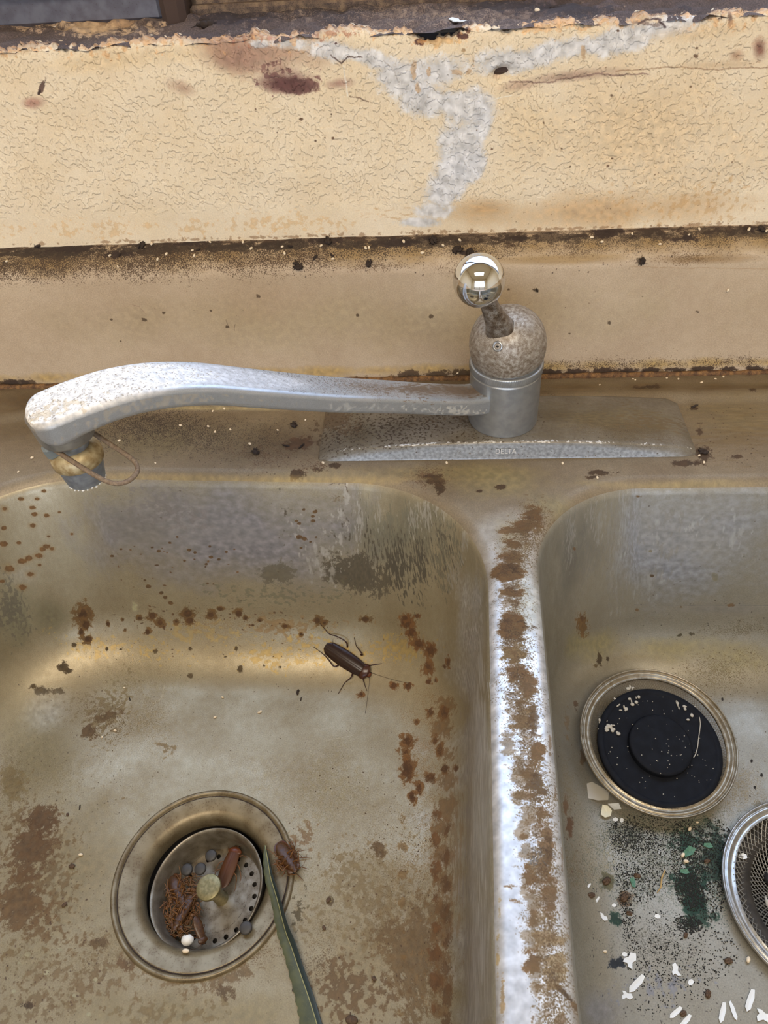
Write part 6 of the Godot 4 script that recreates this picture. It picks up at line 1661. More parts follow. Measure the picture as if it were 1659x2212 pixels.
	d.st(-4.5, 344, 6.2, -0.2, -0.8, 7.3, rgb(83,61,34), 0.42, MOTTLE, 14, 0.9, 0, Vector2(1, 2))
	d.st(-3.3, 346.4, 9.1, -0.2, -0.9, 8.1, rgb(88,69,40), 0.8, SPECK, 10, 0.85, 0)
	d.st(-4.2, 345.3, 3.7, -0.1, -0.4, 3.3, rgb(60,43,23), 0.6, SPECK, 12, 0.85, 0)
	d.st(-9.5, 344.1, 4, -0.1, -0.6, 5.6, rgb(93,72,42), 0.55, PATCH, 14, 0.85, 0, Vector2(0.6, 1.6))
	d.st(-4.7, 350.2, 6.2, -0.2, -0.8, 7, rgb(83,61,34), 0.42, MOTTLE, 14, 0.9, 0, Vector2(1, 2))
	d.st(-3.6, 352.5, 9, -0.2, -0.9, 7.9, rgb(88,69,40), 0.8, SPECK, 10, 0.85, 0)
	d.st(-2.8, 351.4, 3.6, -0.1, -0.4, 3.2, rgb(60,43,23), 0.6, SPECK, 12, 0.85, 0)
	d.st(-10.7, 350.3, 4, -0.1, -0.5, 5.4, rgb(93,72,42), 0.55, PATCH, 14, 0.85, 0, Vector2(0.6, 1.6))
	d.st(-4.9, 356.2, 6.1, -0.2, -0.8, 6.9, rgb(83,61,34), 0.42, MOTTLE, 14, 0.9, 0, Vector2(1, 2))
	d.st(-3.8, 358.4, 8.9, -0.3, -0.9, 7.7, rgb(88,69,40), 0.8, SPECK, 10, 0.85, 0)
	d.st(-6.1, 357.4, 3.6, -0.1, -0.3, 3.1, rgb(60,43,23), 0.6, SPECK, 12, 0.85, 0)
	d.st(-7.8, 356.2, 3.9, -0.1, -0.6, 5.3, rgb(93,72,42), 0.55, PATCH, 14, 0.85, 0, Vector2(0.6, 1.6))
	d.st(-5.2, 362, 6, -0.2, -0.8, 6.7, rgb(83,61,34), 0.42, MOTTLE, 14, 0.9, 0, Vector2(1, 2))
	d.st(-4, 364.2, 8.8, -0.3, -0.9, 7.5, rgb(88,69,40), 0.8, SPECK, 10, 0.85, 0)
	d.st(-7, 363.2, 3.5, -0.1, -0.3, 3, rgb(60,43,23), 0.6, SPECK, 12, 0.85, 0)
	d.st(-10.9, 362.2, 3.9, -0.1, -0.5, 5.2, rgb(93,72,42), 0.55, PATCH, 14, 0.85, 0, Vector2(0.6, 1.6))
	d.st(-5.9, 299, 4.1, -0.1, -0.6, 6, rgb(70,70,70), 0.6, SPECK)
	d.st(-9.5, 325.6, 7.7, -0.2, -1, 10.8, rgb(94,76,51), 0.5, SPECK)
	d.fl(105.9, -13.7, 84.7, 2.3, -13, 64.7, 300, 0.12, 0.3, rgb(84,64,42), 0.7, 0.5)

func paint_left(l: Canvas):
	l.ground(rgb(160, 149, 122), rgb(136, 122, 94), 0.10, 0.42, 0.2, 0.45, 0.8, 0.8)
	l.st(-189.9, -4.5, 150.1, 1, -8.4, 63.8, rgb(126,121,119), 0.95, SOFT, 0, 0.5, 0.3)
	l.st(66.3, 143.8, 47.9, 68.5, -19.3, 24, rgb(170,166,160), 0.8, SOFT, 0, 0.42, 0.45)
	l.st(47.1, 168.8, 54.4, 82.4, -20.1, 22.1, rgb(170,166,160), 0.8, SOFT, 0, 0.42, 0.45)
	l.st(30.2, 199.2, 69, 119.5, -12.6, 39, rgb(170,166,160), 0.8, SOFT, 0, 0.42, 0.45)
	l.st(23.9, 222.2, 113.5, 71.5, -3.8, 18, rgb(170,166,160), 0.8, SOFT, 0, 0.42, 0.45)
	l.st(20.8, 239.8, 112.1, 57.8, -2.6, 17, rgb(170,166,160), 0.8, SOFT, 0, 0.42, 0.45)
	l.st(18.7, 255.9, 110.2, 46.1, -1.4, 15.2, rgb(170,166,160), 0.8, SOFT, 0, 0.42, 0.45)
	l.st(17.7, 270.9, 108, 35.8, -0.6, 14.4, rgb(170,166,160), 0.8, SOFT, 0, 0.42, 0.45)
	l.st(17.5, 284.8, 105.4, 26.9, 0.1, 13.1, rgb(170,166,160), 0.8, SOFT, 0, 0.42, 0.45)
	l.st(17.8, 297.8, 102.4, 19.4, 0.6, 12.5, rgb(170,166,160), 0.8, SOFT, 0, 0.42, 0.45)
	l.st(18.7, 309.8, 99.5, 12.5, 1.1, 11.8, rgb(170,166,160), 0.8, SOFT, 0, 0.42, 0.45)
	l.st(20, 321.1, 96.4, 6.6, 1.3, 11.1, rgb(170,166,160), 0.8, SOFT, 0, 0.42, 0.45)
	l.st(-289.3, 262.7, 89.7, -1.9, 32.4, 91.8, rgb(118,105,73), 0.5, SOFT)
	l.st(-88.1, 297.3, 70.3, -1.8, 3.3, 63.3, rgb(116,101,69), 0.5, SOFT)
	l.st(-190, 332.6, 130.9, -3.7, 4, 17.6, rgb(120,107,74), 0.5, SOFT)
	l.st(-341.2, 175.5, 50.5, -9.5, 21.3, 42.8, rgb(115,107,77), 0.4, SOFT)
	l.st(-222.7, -13.2, 58.7, 3.9, -5.8, 29.7, rgb(128,124,116), 0.6, SOFT)
	l.st(-228.5, -21.1, 46, 3.7, -4.6, 22, rgb(112,104,98), 0.55, MOTTLE)
	l.st(-239, -6.9, 28.6, 20.9, -8.3, 17.2, rgb(104,98,90), 0.45, SOFT)
	l.st(-56.4, 5.5, 138.5, 36.8, -8.4, 39.4, rgb(93,89,71), 0.75, SOFT)
	l.st(-39.7, 33.2, 86.8, 35.5, -22.1, 23.1, rgb(63,56,42), 0.85, MOTTLE, 8, 0.85, 0, Vector2(1.4, 0.5))
	l.st(-112.6, 27.6, 53.1, 13.6, -12.2, 17.9, rgb(69,61,45), 0.8, PATCH)
	l.st(-171.2, 28, 12.7, -0.4, -1.3, 13.4, rgb(83,76,58), 0.7, PATCH)
	l.st(-170.4, 45.9, 42.1, -1.6, -1.3, 13.8, rgb(90,85,63), 0.6, MOTTLE)
	l.st(-37.3, -0.5, 92, 29.7, -6.1, 20.5, rgb(100,96,78), 0.6, MOTTLE, 8, 0.85, 0, Vector2(1.4, 0.4))
	l.st(29.2, 59.7, 49.7, 37.6, -33.9, 17.7, rgb(83,78,61), 0.6, MOTTLE, 8, 0.85, 0, Vector2(1.6, 0.4))
	l.st(-110.5, -13.8, 10.9, 0.7, -5.2, 25.3, rgb(160,154,142), 0.6, MOTTLE, 0, 0.5, 0.4, Vector2(1.5, 0.5))
	l.st(-132.3, -17.7, 3.6, 0.1, -2.3, 32.8, rgb(160,154,142), 0.6, MOTTLE, 0, 0.5, 0.4, Vector2(1.5, 0.5))
	l.st(-77.9, -13.8, 10.1, 2.3, -6.2, 20.8, rgb(160,154,142), 0.6, MOTTLE, 0, 0.5, 0.4, Vector2(1.5, 0.5))
	l.st(-145.1, 9.3, 9.6, 0.4, -2.1, 22.9, rgb(160,154,142), 0.6, MOTTLE, 0, 0.5, 0.4, Vector2(1.5, 0.5))
	l.st(-138.4, 28.1, 6.5, 0.2, -1.4, 17.3, rgb(160,154,142), 0.6, MOTTLE, 0, 0.5, 0.4, Vector2(1.5, 0.5))
	l.st(-10.4, 6, 35.9, 18.1, -7.3, 12, rgb(160,154,142), 0.6, MOTTLE, 0, 0.5, 0.4, Vector2(1.5, 0.5))
	l.st(-156, -8.9, 11.8, 0.8, -2.1, 18.5, rgb(160,154,142), 0.6, MOTTLE, 0, 0.5, 0.4, Vector2(1.5, 0.5))
	l.st(27.1, 17.9, 48.3, 31, -1.5, 10.4, rgb(160,154,142), 0.6, MOTTLE, 0, 0.5, 0.4, Vector2(1.5, 0.5))
	l.st(39.1, 84.6, 12.4, 11, -18.4, 16.3, rgb(160,154,142), 0.6, MOTTLE, 0, 0.5, 0.4, Vector2(1.5, 0.5))
	l.st(69.7, 85.9, 12.7, 13, -18.5, 13.5, rgb(160,154,142), 0.6, MOTTLE, 0, 0.5, 0.4, Vector2(1.5, 0.5))
	l.st(-381, 81.5, 54.5, -21.3, 9.1, 42, rgb(104,101,77), 0.6, SOFT)
	l.st(-391.5, 81.9, 23.6, -10, 5.6, 31, rgb(86,80,66), 0.7, MOTTLE)
	l.st(-342.9, 70, 40.5, -8.7, 1.7, 24.3, rgb(93,88,64), 0.5, SOFT)
	l.st(-385.8, 46.7, 32.6, -13.6, 1.6, 15.4, rgb(150,146,134), 0.5, SOFT)
	l.st(-266.1, 93.8, 65.2, 3.5, -3.5, 13.2, rgb(158,131,72), 0.6, MOTTLE, 2, 0.45, 0.3)
	l.st(-184.3, 97.9, 54, 0.2, 0.4, 13.9, rgb(158,131,72), 0.7, MOTTLE, 2, 0.45, 0.3)
	l.st(-131.4, 92, 52.3, -0.6, 4.3, 14.3, rgb(158,131,72), 0.8, MOTTLE, 2, 0.45, 0.3)
	l.st(-224.2, 77.8, 40.1, 2.5, -1.9, 11, rgb(158,131,72), 0.5, MOTTLE, 2, 0.45, 0.3)
	l.st(-65.6, 96.4, 48.7, 13, -3.6, 13.7, rgb(158,131,72), 0.6, MOTTLE, 2, 0.45, 0.3)
	l.st(-161.6, 73.8, 55, -1.6, -0.3, 9.8, rgb(128,101,65), 0.6, MOTTLE)
	l.st(-200.6, 72.7, 34.1, 0.3, -1, 9.1, rgb(128,105,69), 0.5, SPECK)
	l.st(-396.8, 46.3, 7.4, -3.2, 0.2, 3.3, rgb(87,56,25), 0.9, SOLID, 10, 0.9, 0)
	l.st(-396.8, 46.3, 12.8, -5.6, 0.4, 6.1, rgb(127,99,58), 0.4, SOFT)
	l.st(-381.8, 33.7, 7.7, -2.7, -0.1, 3.3, rgb(87,56,25), 0.9, SOLID, 10, 0.9, 0)
	l.st(-381.8, 33.7, 13.3, -4.6, -0.1, 6.2, rgb(127,99,58), 0.4, SOFT)
	l.st(-373.6, 28.1, 6.2, -2.1, -0.1, 2.8, rgb(87,56,25), 0.9, SOLID, 10, 0.9, 0)
	l.st(-373.6, 28.1, 10.8, -3.6, -0.2, 5.2, rgb(127,99,58), 0.4, SOFT)
	l.st(-361.1, 22.2, 6, -1.6, -0.3, 2.5, rgb(87,56,25), 0.9, SOLID, 10, 0.9, 0)
	l.st(-361.1, 22.2, 10.4, -2.8, -0.5, 4.7, rgb(127,99,58), 0.4, SOFT)
	l.st(-350.5, 11.6, 6, -1.6, -0.3, 2.5, rgb(87,56,25), 0.9, SOLID, 10, 0.9, 0)
	l.st(-350.5, 11.6, 10.4, -2.8, -0.5, 4.7, rgb(127,99,58), 0.4, SOFT)
	l.st(-355.6, 15.3, 5.4, -1.4, -0.2, 2.2, rgb(87,56,25), 0.9, SOLID, 10, 0.9, 0)
	l.st(-355.6, 15.3, 9.2, -2.5, -0.4, 4.2, rgb(127,99,58), 0.4, SOFT)
	l.st(-371.8, 41.5, 5.6, -1.8, 0, 2.5, rgb(87,56,25), 0.9, SOLID, 10, 0.9, 0)
	l.st(-371.8, 41.5, 9.6, -3.2, 0.1, 4.6, rgb(127,99,58), 0.4, SOFT)
	l.st(-380.8, 56.1, 5.6, -2.1, 0.2, 2.8, rgb(87,56,25), 0.9, SOLID, 10, 0.9, 0)
	l.st(-380.8, 56.1, 9.7, -3.7, 0.4, 5.2, rgb(127,99,58), 0.4, SOFT)
	l.st(-404.4, 28, 6.4, -3, 0.1, 2.7, rgb(87,56,25), 0.9, SOLID, 10, 0.9, 0)
	l.st(-404.4, 28, 11, -5.1, 0.2, 5.1, rgb(127,99,58), 0.4, SOFT)
	l.st(-404.2, 14.2, 5, -2.3, -0.1, 2.3, rgb(87,56,25), 0.9, SOLID, 10, 0.9, 0)
	l.st(-404.2, 14.2, 8.6, -4, -0.1, 4.2, rgb(127,99,58), 0.4, SOFT)
	l.st(-362.6, -17.5, 5.7, -1.7, -0.6, 2.3, rgb(87,56,25), 0.9, SOLID, 10, 0.9, 0)
	l.st(-362.6, -17.5, 9.8, -2.9, -1, 4.3, rgb(127,99,58), 0.4, SOFT)
	l.st(-377.5, -20.1, 5.2, -1.6, -0.4, 1.9, rgb(87,56,25), 0.9, SOLID, 10, 0.9, 0)
	l.st(-377.5, -20.1, 9, -2.8, -0.8, 3.6, rgb(127,99,58), 0.4, SOFT)
	l.st(-344.2, -15.5, 6, -1.3, -0.6, 2.2, rgb(87,56,25), 0.9, SOLID, 10, 0.9, 0)
	l.st(-344.2, -15.5, 10.4, -2.2, -1.1, 4.1, rgb(127,99,58), 0.4, SOFT)
	l.st(-360.6, -12.7, 5.8, -1.7, -0.4, 2.2, rgb(87,56,25), 0.9, SOLID, 10, 0.9, 0)
	l.st(-360.6, -12.7, 10, -3, -0.7, 4.1, rgb(127,99,58), 0.4, SOFT)
	l.st(-365.8, -1.7, 5.4, -1.5, -0.5, 2.3, rgb(87,56,25), 0.9, SOLID, 10, 0.9, 0)
	l.st(-365.8, -1.7, 9.4, -2.7, -0.9, 4.3, rgb(127,99,58), 0.4, SOFT)
	l.st(-401.6, -3.2, 5, -2, -0.2, 2, rgb(87,56,25), 0.9, SOLID, 10, 0.9, 0)
	l.st(-401.6, -3.2, 8.6, -3.5, -0.4, 3.6, rgb(127,99,58), 0.4, SOFT)
	l.st(-353.7, -26.9, 4.7, -1, -0.5, 1.7, rgb(87,56,25), 0.9, SOLID, 10, 0.9, 0)
	l.st(-353.7, -26.9, 8.1, -1.8, -0.9, 3.1, rgb(127,99,58), 0.4, SOFT)
	l.st(-341, -35.9, 4.7, -1.1, -0.5, 1.6, rgb(87,56,25), 0.9, SOLID, 10, 0.9, 0)
	l.st(-341, -35.9, 8.1, -1.8, -1, 3, rgb(127,99,58), 0.4, SOFT)
	l.st(-324.4, -21.8, 3.2, -0.4, -0.4, 1.1, rgb(87,56,25), 0.9, SOLID, 10, 0.9, 0)
	l.st(-324.4, -21.8, 5.4, -0.7, -0.8, 2, rgb(127,99,58), 0.4, SOFT)
	l.st(-343.8, 11.9, 4, -0.8, -0.4, 1.7, rgb(87,56,25), 0.9, SOLID, 10, 0.9, 0)
	l.st(-343.8, 11.9, 7, -1.4, -0.7, 3.1, rgb(127,99,58), 0.4, SOFT)
	l.st(-361.3, 30.1, 3, -0.9, -0.1, 1.4, rgb(87,56,25), 0.9, SOLID, 10, 0.9, 0)
	l.st(-361.3, 30.1, 5.2, -1.5, -0.1, 2.6, rgb(127,99,58), 0.4, SOFT)
	l.st(-403.7, 60.7, 3.5, -1.8, 0.3, 1.6, rgb(87,56,25), 0.9, SOLID, 10, 0.9, 0)
	l.st(-403.7, 60.7, 6, -3, 0.5, 2.9, rgb(127,99,58), 0.4, SOFT)
	l.st(-312.9, -5.5, 2.8, -0.3, -0.4, 1.1, rgb(87,56,25), 0.9, SOLID, 10, 0.9, 0)
	l.st(-312.9, -5.5, 4.9, -0.6, -0.8, 2.1, rgb(127,99,58), 0.4, SOFT)
	l.st(-345.8, 1.9, 3.6, -0.7, -0.3, 1.4, rgb(87,56,25), 0.9, SOLID, 10, 0.9, 0)
	l.st(-345.8, 1.9, 6.3, -1.3, -0.6, 2.6, rgb(127,99,58), 0.4, SOFT)
	l.st(-385.8, 19.4, 4, -1.5, -0.1, 1.7, rgb(87,56,25), 0.9, SOLID, 10, 0.9, 0)
	l.st(-385.8, 19.4, 6.9, -2.5, -0.2, 3.1, rgb(127,99,58), 0.4, SOFT)
	l.st(-234.7, 5.8, 1.3, 0.1, -0.3, 1.3, rgb(84,60,31), 0.9, SOLID, 10, 0.9, 0)
	l.st(-231.8, 9.1, 1.3, 0.1, -0.3, 1.3, rgb(84,60,31), 0.9, SOLID, 10, 0.9, 0)
	l.st(-214.9, 9.3, 1.5, 0.1, -0.3, 1.6, rgb(84,60,31), 0.9, SOLID, 10, 0.9, 0)
	l.st(-212.2, 11.4, 1.3, 0, -0.2, 1.4, rgb(84,60,31), 0.9, SOLID, 10, 0.9, 0)
	l.st(-224.3, 2.6, 1, 0.1, -0.2, 1.1, rgb(84,60,31), 0.9, SOLID, 10, 0.9, 0)
	l.st(-219.4, -1.7, 1, 0.1, -0.2, 1.1, rgb(84,60,31), 0.9, SOLID, 10, 0.9, 0)
	l.st(-203.3, 6.7, 1, 0, -0.2, 1.1, rgb(84,60,31), 0.9, SOLID, 10, 0.9, 0)
	l.st(-204, 15.5, 1.3, 0, -0.2, 1.4, rgb(84,60,31), 0.9, SOLID, 10, 0.9, 0)
	l.st(-200, 17.6, 1.3, 0, -0.2, 1.4, rgb(84,60,31), 0.9, SOLID, 10, 0.9, 0)
	l.st(-207.5, 21.3, 1.3, 0, -0.2, 1.4, rgb(84,60,31), 0.9, SOLID, 10, 0.9, 0)
	l.st(-195, 11.4, 1, 0, -0.2, 1.1, rgb(84,60,31), 0.9, SOLID, 10, 0.9, 0)
	l.st(-252.4, 5.8, 1, 0.1, -0.3, 1.1, rgb(84,60,31), 0.9, SOLID, 10, 0.9, 0)
	l.st(-263.8, 11.1, 3.3, 0.1, -0.7, 1.4, rgb(84,60,31), 0.9, SOLID, 10, 0.9, 0)
	l.st(-244.4, 39, 2.2, 0.2, -0.5, 2.3, rgb(84,60,31), 0.9, SOLID, 10, 0.9, 0)
	l.st(-245.2, 33.2, 1.1, 0.1, -0.3, 1.1, rgb(84,60,31), 0.9, SOLID, 10, 0.9, 0)
	l.st(-238, 44.8, 1.9, 0.1, -0.4, 2, rgb(84,60,31), 0.9, SOLID, 10, 0.9, 0)
	l.st(-236.7, 49.1, 1.7, 0.1, -0.4, 1.7, rgb(84,60,31), 0.9, SOLID, 10, 0.9, 0)
	l.st(-234.5, 54.2, 1.9, 0.1, -0.4, 2, rgb(84,60,31), 0.9, SOLID, 10, 0.9, 0)
	l.st(-209.5, 38, 1.1, 0, -0.2, 1.1, rgb(84,60,31), 0.9, SOLID, 10, 0.9, 0)
	l.st(-219.1, 18.1, 1, 0.1, -0.2, 1.1, rgb(84,60,31), 0.9, SOLID, 10, 0.9, 0)
	l.st(-145.9, -22.2, 1.4, -0.1, -0.1, 1.5, rgb(84,60,31), 0.9, SOLID, 10, 0.9, 0)
	l.st(-147.2, -18.5, 1.2, -0.1, -0.1, 1.3, rgb(84,60,31), 0.9, SOLID, 10, 0.9, 0)
	l.st(-145.4, -23.3, 0.9, -0.1, -0.1, 1, rgb(84,60,31), 0.9, SOLID, 10, 0.9, 0)
	l.st(-147.2, -14.9, 1.4, -0.1, -0.1, 1.5, rgb(84,60,31), 0.9, SOLID, 10, 0.9, 0)
	l.st(-155.3, -1.5, 2.2, -0.1, -0.2, 2.4, rgb(84,60,31), 0.9, SOLID, 10, 0.9, 0)
	l.st(-152.7, -0.5, 1.7, -0.1, -0.1, 1.8, rgb(84,60,31), 0.9, SOLID, 10, 0.9, 0)
	l.st(-146.4, -2, 1, -0.1, -0.1, 1, rgb(84,60,31), 0.9, SOLID, 10, 0.9, 0)
	l.st(-154.5, -12.6, 1.4, -0.1, -0.1, 1.5, rgb(84,60,31), 0.9, SOLID, 10, 0.9, 0)
	l.st(-151.5, -23.7, 1.1, -0.1, -0.1, 1.3, rgb(84,60,31), 0.9, SOLID, 10, 0.9, 0)
	l.st(-155.6, -14.4, 1.2, -0.1, -0.1, 1.3, rgb(84,60,31), 0.9, SOLID, 10, 0.9, 0)
	l.st(-154.7, 7.2, 1, -0.1, -0.1, 1.1, rgb(84,60,31), 0.9, SOLID, 10, 0.9, 0)
	l.st(-149.5, 2, 1, -0.1, -0.1, 1.1, rgb(84,60,31), 0.9, SOLID, 10, 0.9, 0)
	l.st(-314.5, 65.5, 12.5, -1.4, -1.1, 13.9, rgb(94,69,36), 0.9, PATCH, 10, 0.9, 0)
	l.st(-314.5, 65.5, 6.2, -0.7, -0.5, 6.9, rgb(70,47,25), 0.8, SOLID, 10, 0.9, 0)
	l.st(-312.8, 73.3, 10.2, -1.2, -0.5, 9.9, rgb(94,69,36), 0.9, PATCH, 10, 0.9, 0)
	l.st(-312.8, 73.3, 5.1, -0.6, -0.3, 5, rgb(70,47,25), 0.8, SOLID, 10, 0.9, 0)
	l.st(-317.6, 79.6, 6.1, -0.9, -0.1, 7.7, rgb(94,69,36), 0.9, PATCH, 10, 0.9, 0)
	l.st(-317.6, 79.6, 3, -0.4, -0.1, 3.9, rgb(70,47,25), 0.8, SOLID, 10, 0.9, 0)
	l.st(-311.3, 84.4, 8.6, -0.9, -0.5, 5.3, rgb(94,69,36), 0.9, PATCH, 10, 0.9, 0)
	l.st(-311.3, 84.4, 4.3, -0.4, -0.2, 2.6, rgb(70,47,25), 0.8, SOLID, 10, 0.9, 0)
	l.st(-290.6, 70.4, 4.5, -0.2, -0.9, 4.3, rgb(94,69,36), 0.9, PATCH, 10, 0.9, 0)
	l.st(-290.6, 70.4, 2.3, -0.1, -0.4, 2.2, rgb(70,47,25), 0.8, SOLID, 10, 0.9, 0)
	l.st(-248.3, 64.9, 5.1, 0.4, -1.7, 7.2, rgb(94,69,36), 0.9, PATCH, 10, 0.9, 0)
	l.st(-248.3, 64.9, 2.6, 0.2, -0.9, 3.6, rgb(70,47,25), 0.8, SOLID, 10, 0.9, 0)
	l.st(-244.8, 71, 4, 0.3, -1.2, 5.3, rgb(94,69,36), 0.9, PATCH, 10, 0.9, 0)
	l.st(-244.8, 71, 2, 0.1, -0.6, 2.7, rgb(70,47,25), 0.8, SOLID, 10, 0.9, 0)
	l.st(-226.1, 64.2, 6.2, 0.3, -1.7, 8.8, rgb(94,69,36), 0.9, PATCH, 10, 0.9, 0)
	l.st(-226.1, 64.2, 3.1, 0.1, -0.9, 4.4, rgb(70,47,25), 0.8, SOLID, 10, 0.9, 0)
	l.st(-225.8, 70.2, 5.1, 0.2, -0.9, 5.3, rgb(94,69,36), 0.9, PATCH, 10, 0.9, 0)
	l.st(-225.8, 70.2, 2.6, 0.1, -0.5, 2.7, rgb(70,47,25), 0.8, SOLID, 10, 0.9, 0)
	l.st(-212.3, 65.9, 4.5, 0.1, -0.9, 5.6, rgb(94,69,36), 0.9, PATCH, 10, 0.9, 0)
	l.st(-212.3, 65.9, 2.2, 0.1, -0.5, 2.8, rgb(70,47,25), 0.8, SOLID, 10, 0.9, 0)
	l.st(-205.9, 60.7, 4.4, 0.1, -0.5, 3.3, rgb(94,69,36), 0.9, PATCH, 10, 0.9, 0)
	l.st(-205.9, 60.7, 2.2, 0, -0.3, 1.7, rgb(70,47,25), 0.8, SOLID, 10, 0.9, 0)
	l.st(-195.4, 64.9, 4.4, 0, -0.8, 6.4, rgb(94,69,36), 0.9, PATCH, 10, 0.9, 0)
	l.st(-195.4, 64.9, 2.2, 0, -0.4, 3.2, rgb(70,47,25), 0.8, SOLID, 10, 0.9, 0)
	l.st(-191.8, 68.9, 2.8, -0, -0.5, 4, rgb(94,69,36), 0.9, PATCH, 10, 0.9, 0)
	l.st(-191.8, 68.9, 1.4, -0, -0.2, 2, rgb(70,47,25), 0.8, SOLID, 10, 0.9, 0)
	l.st(-256.9, 66.2, 4.2, 0.3, -0.8, 3, rgb(94,69,36), 0.9, PATCH, 10, 0.9, 0)
	l.st(-256.9, 66.2, 2.1, 0.1, -0.4, 1.5, rgb(70,47,25), 0.8, SOLID, 10, 0.9, 0)
	l.st(-183.6, 70.8, 2.8, -0.1, -0.3, 3.1, rgb(94,69,36), 0.9, PATCH, 10, 0.9, 0)
	l.st(-183.6, 70.8, 1.4, -0, -0.1, 1.6, rgb(70,47,25), 0.8, SOLID, 10, 0.9, 0)
	l.st(-274.6, 75.1, 2.7, -0, -0.5, 1.9, rgb(94,69,36), 0.9, PATCH, 10, 0.9, 0)
	l.st(-274.6, 75.1, 1.4, -0, -0.3, 0.9, rgb(70,47,25), 0.8, SOLID, 10, 0.9, 0)
	l.st(-274.5, 66.7, 2.3, -0, -0.6, 1.9, rgb(94,69,36), 0.9, PATCH, 10, 0.9, 0)
	l.st(-274.5, 66.7, 1.2, -0, -0.3, 1, rgb(70,47,25), 0.8, SOLID, 10, 0.9, 0)
	l.st(-254.4, 77.8, 3.6, 0.3, -1.2, 5.2, rgb(94,69,36), 0.9, PATCH, 10, 0.9, 0)
	l.st(-254.4, 77.8, 1.8, 0.1, -0.6, 2.6, rgb(70,47,25), 0.8, SOLID, 10, 0.9, 0)
	l.st(-168.6, 74.9, 3.3, -0.1, -0.1, 3, rgb(94,69,36), 0.9, PATCH, 10, 0.9, 0)
	l.st(-168.6, 74.9, 1.7, -0.1, -0, 1.5, rgb(70,47,25), 0.8, SOLID, 10, 0.9, 0)
	l.st(-149.2, 69.2, 3.8, -0.3, -0.1, 5.6, rgb(94,69,36), 0.9, PATCH, 10, 0.9, 0)
	l.st(-149.2, 69.2, 1.9, -0.1, -0.1, 2.8, rgb(70,47,25), 0.8, SOLID, 10, 0.9, 0)
	l.st(-145.1, 70.9, 2.7, -0.2, 0, 3.9, rgb(94,69,36), 0.9, PATCH, 10, 0.9, 0)
	l.st(-145.1, 70.9, 1.4, -0.1, 0, 1.9, rgb(70,47,25), 0.8, SOLID, 10, 0.9, 0)
	l.st(-111.4, 66.6, 10.8, 0.4, -0.1, 4.8, rgb(94,69,36), 0.9, PATCH, 10, 0.9, 0)
	l.st(-111.4, 66.6, 5.4, 0.2, -0.1, 2.4, rgb(70,47,25), 0.8, SOLID, 10, 0.9, 0)
	l.st(-158.7, 81.1, 2.8, -0.1, 0.1, 2.9, rgb(94,69,36), 0.9, PATCH, 10, 0.9, 0)
	l.st(-158.7, 81.1, 1.4, -0.1, 0.1, 1.5, rgb(70,47,25), 0.8, SOLID, 10, 0.9, 0)
	l.st(-234.5, 70.5, 2.3, 0.1, -0.6, 3, rgb(94,69,36), 0.9, PATCH, 10, 0.9, 0)
	l.st(-234.5, 70.5, 1.1, 0.1, -0.3, 1.5, rgb(70,47,25), 0.8, SOLID, 10, 0.9, 0)
	l.st(-188.1, 74.6, 2.2, -0, -0.2, 2.3, rgb(94,69,36), 0.9, PATCH, 10, 0.9, 0)
	l.st(-188.1, 74.6, 1.1, -0, -0.1, 1.1, rgb(70,47,25), 0.8, SOLID, 10, 0.9, 0)
	l.st(-332.7, 109.8, 4.6, -0.9, 0.6, 4.3, rgb(74,59,35), 0.9, PATCH, 10, 0.9, 0)
	l.st(-327.3, 112.4, 3.9, -0.6, 0.4, 2.8, rgb(74,59,35), 0.9, PATCH, 10, 0.9, 0)
	l.st(-354.2, 130.6, 5.8, -1.9, 0.9, 3.3, rgb(74,59,35), 0.9, PATCH, 10, 0.9, 0)
	l.st(-346, 131.7, 8.9, -2.4, 1, 4, rgb(74,59,35), 0.9, PATCH, 10, 0.9, 0)
	l.st(-333.3, 128.8, 6.5, -1.2, 0.8, 3.5, rgb(74,59,35), 0.9, PATCH, 10, 0.9, 0)
	l.st(-231.8, 113.3, 2.3, 0, -0.2, 2.2, rgb(74,59,35), 0.9, PATCH, 10, 0.9, 0)
	l.st(-180.7, 105.8, 1.9, -0, 0.2, 1.7, rgb(74,59,35), 0.9, PATCH, 10, 0.9, 0)
	l.st(-196.8, 108.4, 2.2, 0, 0.1, 3.1, rgb(74,59,35), 0.9, PATCH, 10, 0.9, 0)
	l.st(-169.8, 106.3, 1.9, -0, 0.3, 2.1, rgb(74,59,35), 0.9, PATCH, 10, 0.9, 0)
	l.st(-206.7, 98.9, 4.3, 0.1, -0.1, 2.1, rgb(74,59,35), 0.9, PATCH, 10, 0.9, 0)
	l.st(-229.3, 92, 1.8, 0.1, -0.3, 2.1, rgb(74,59,35), 0.9, PATCH, 10, 0.9, 0)
	l.st(-282.6, 90.7, 3.5, -0, -0.4, 2.2, rgb(74,59,35), 0.9, PATCH, 10, 0.9, 0)
	l.st(-252.9, 93.7, 1.9, 0.1, -0.5, 2.2, rgb(74,59,35), 0.9, PATCH, 10, 0.9, 0)
	l.st(-295.1, 91.2, 1.7, -0.1, -0.2, 1.5, rgb(74,59,35), 0.9, PATCH, 10, 0.9, 0)
	l.st(-199.2, 92.7, 1.8, 0, -0.1, 2.8, rgb(74,59,35), 0.9, PATCH, 10, 0.9, 0)
	l.st(-324, 90.6, 4.1, -0.6, -0, 3, rgb(74,59,35), 0.9, PATCH, 10, 0.9, 0)
	l.st(-296.9, 140.6, 26.2, -12.2, 18.7, 29.1, rgb(104,89,60), 0.65, MOTTLE)
	l.st(-295.1, 152.1, 17.2, -7.9, 13.7, 21.2, rgb(88,69,43), 0.8, SPECK)
	l.st(-301.4, 159.6, 8.5, -3.9, 6, 9, rgb(76,56,33), 0.8, PATCH)
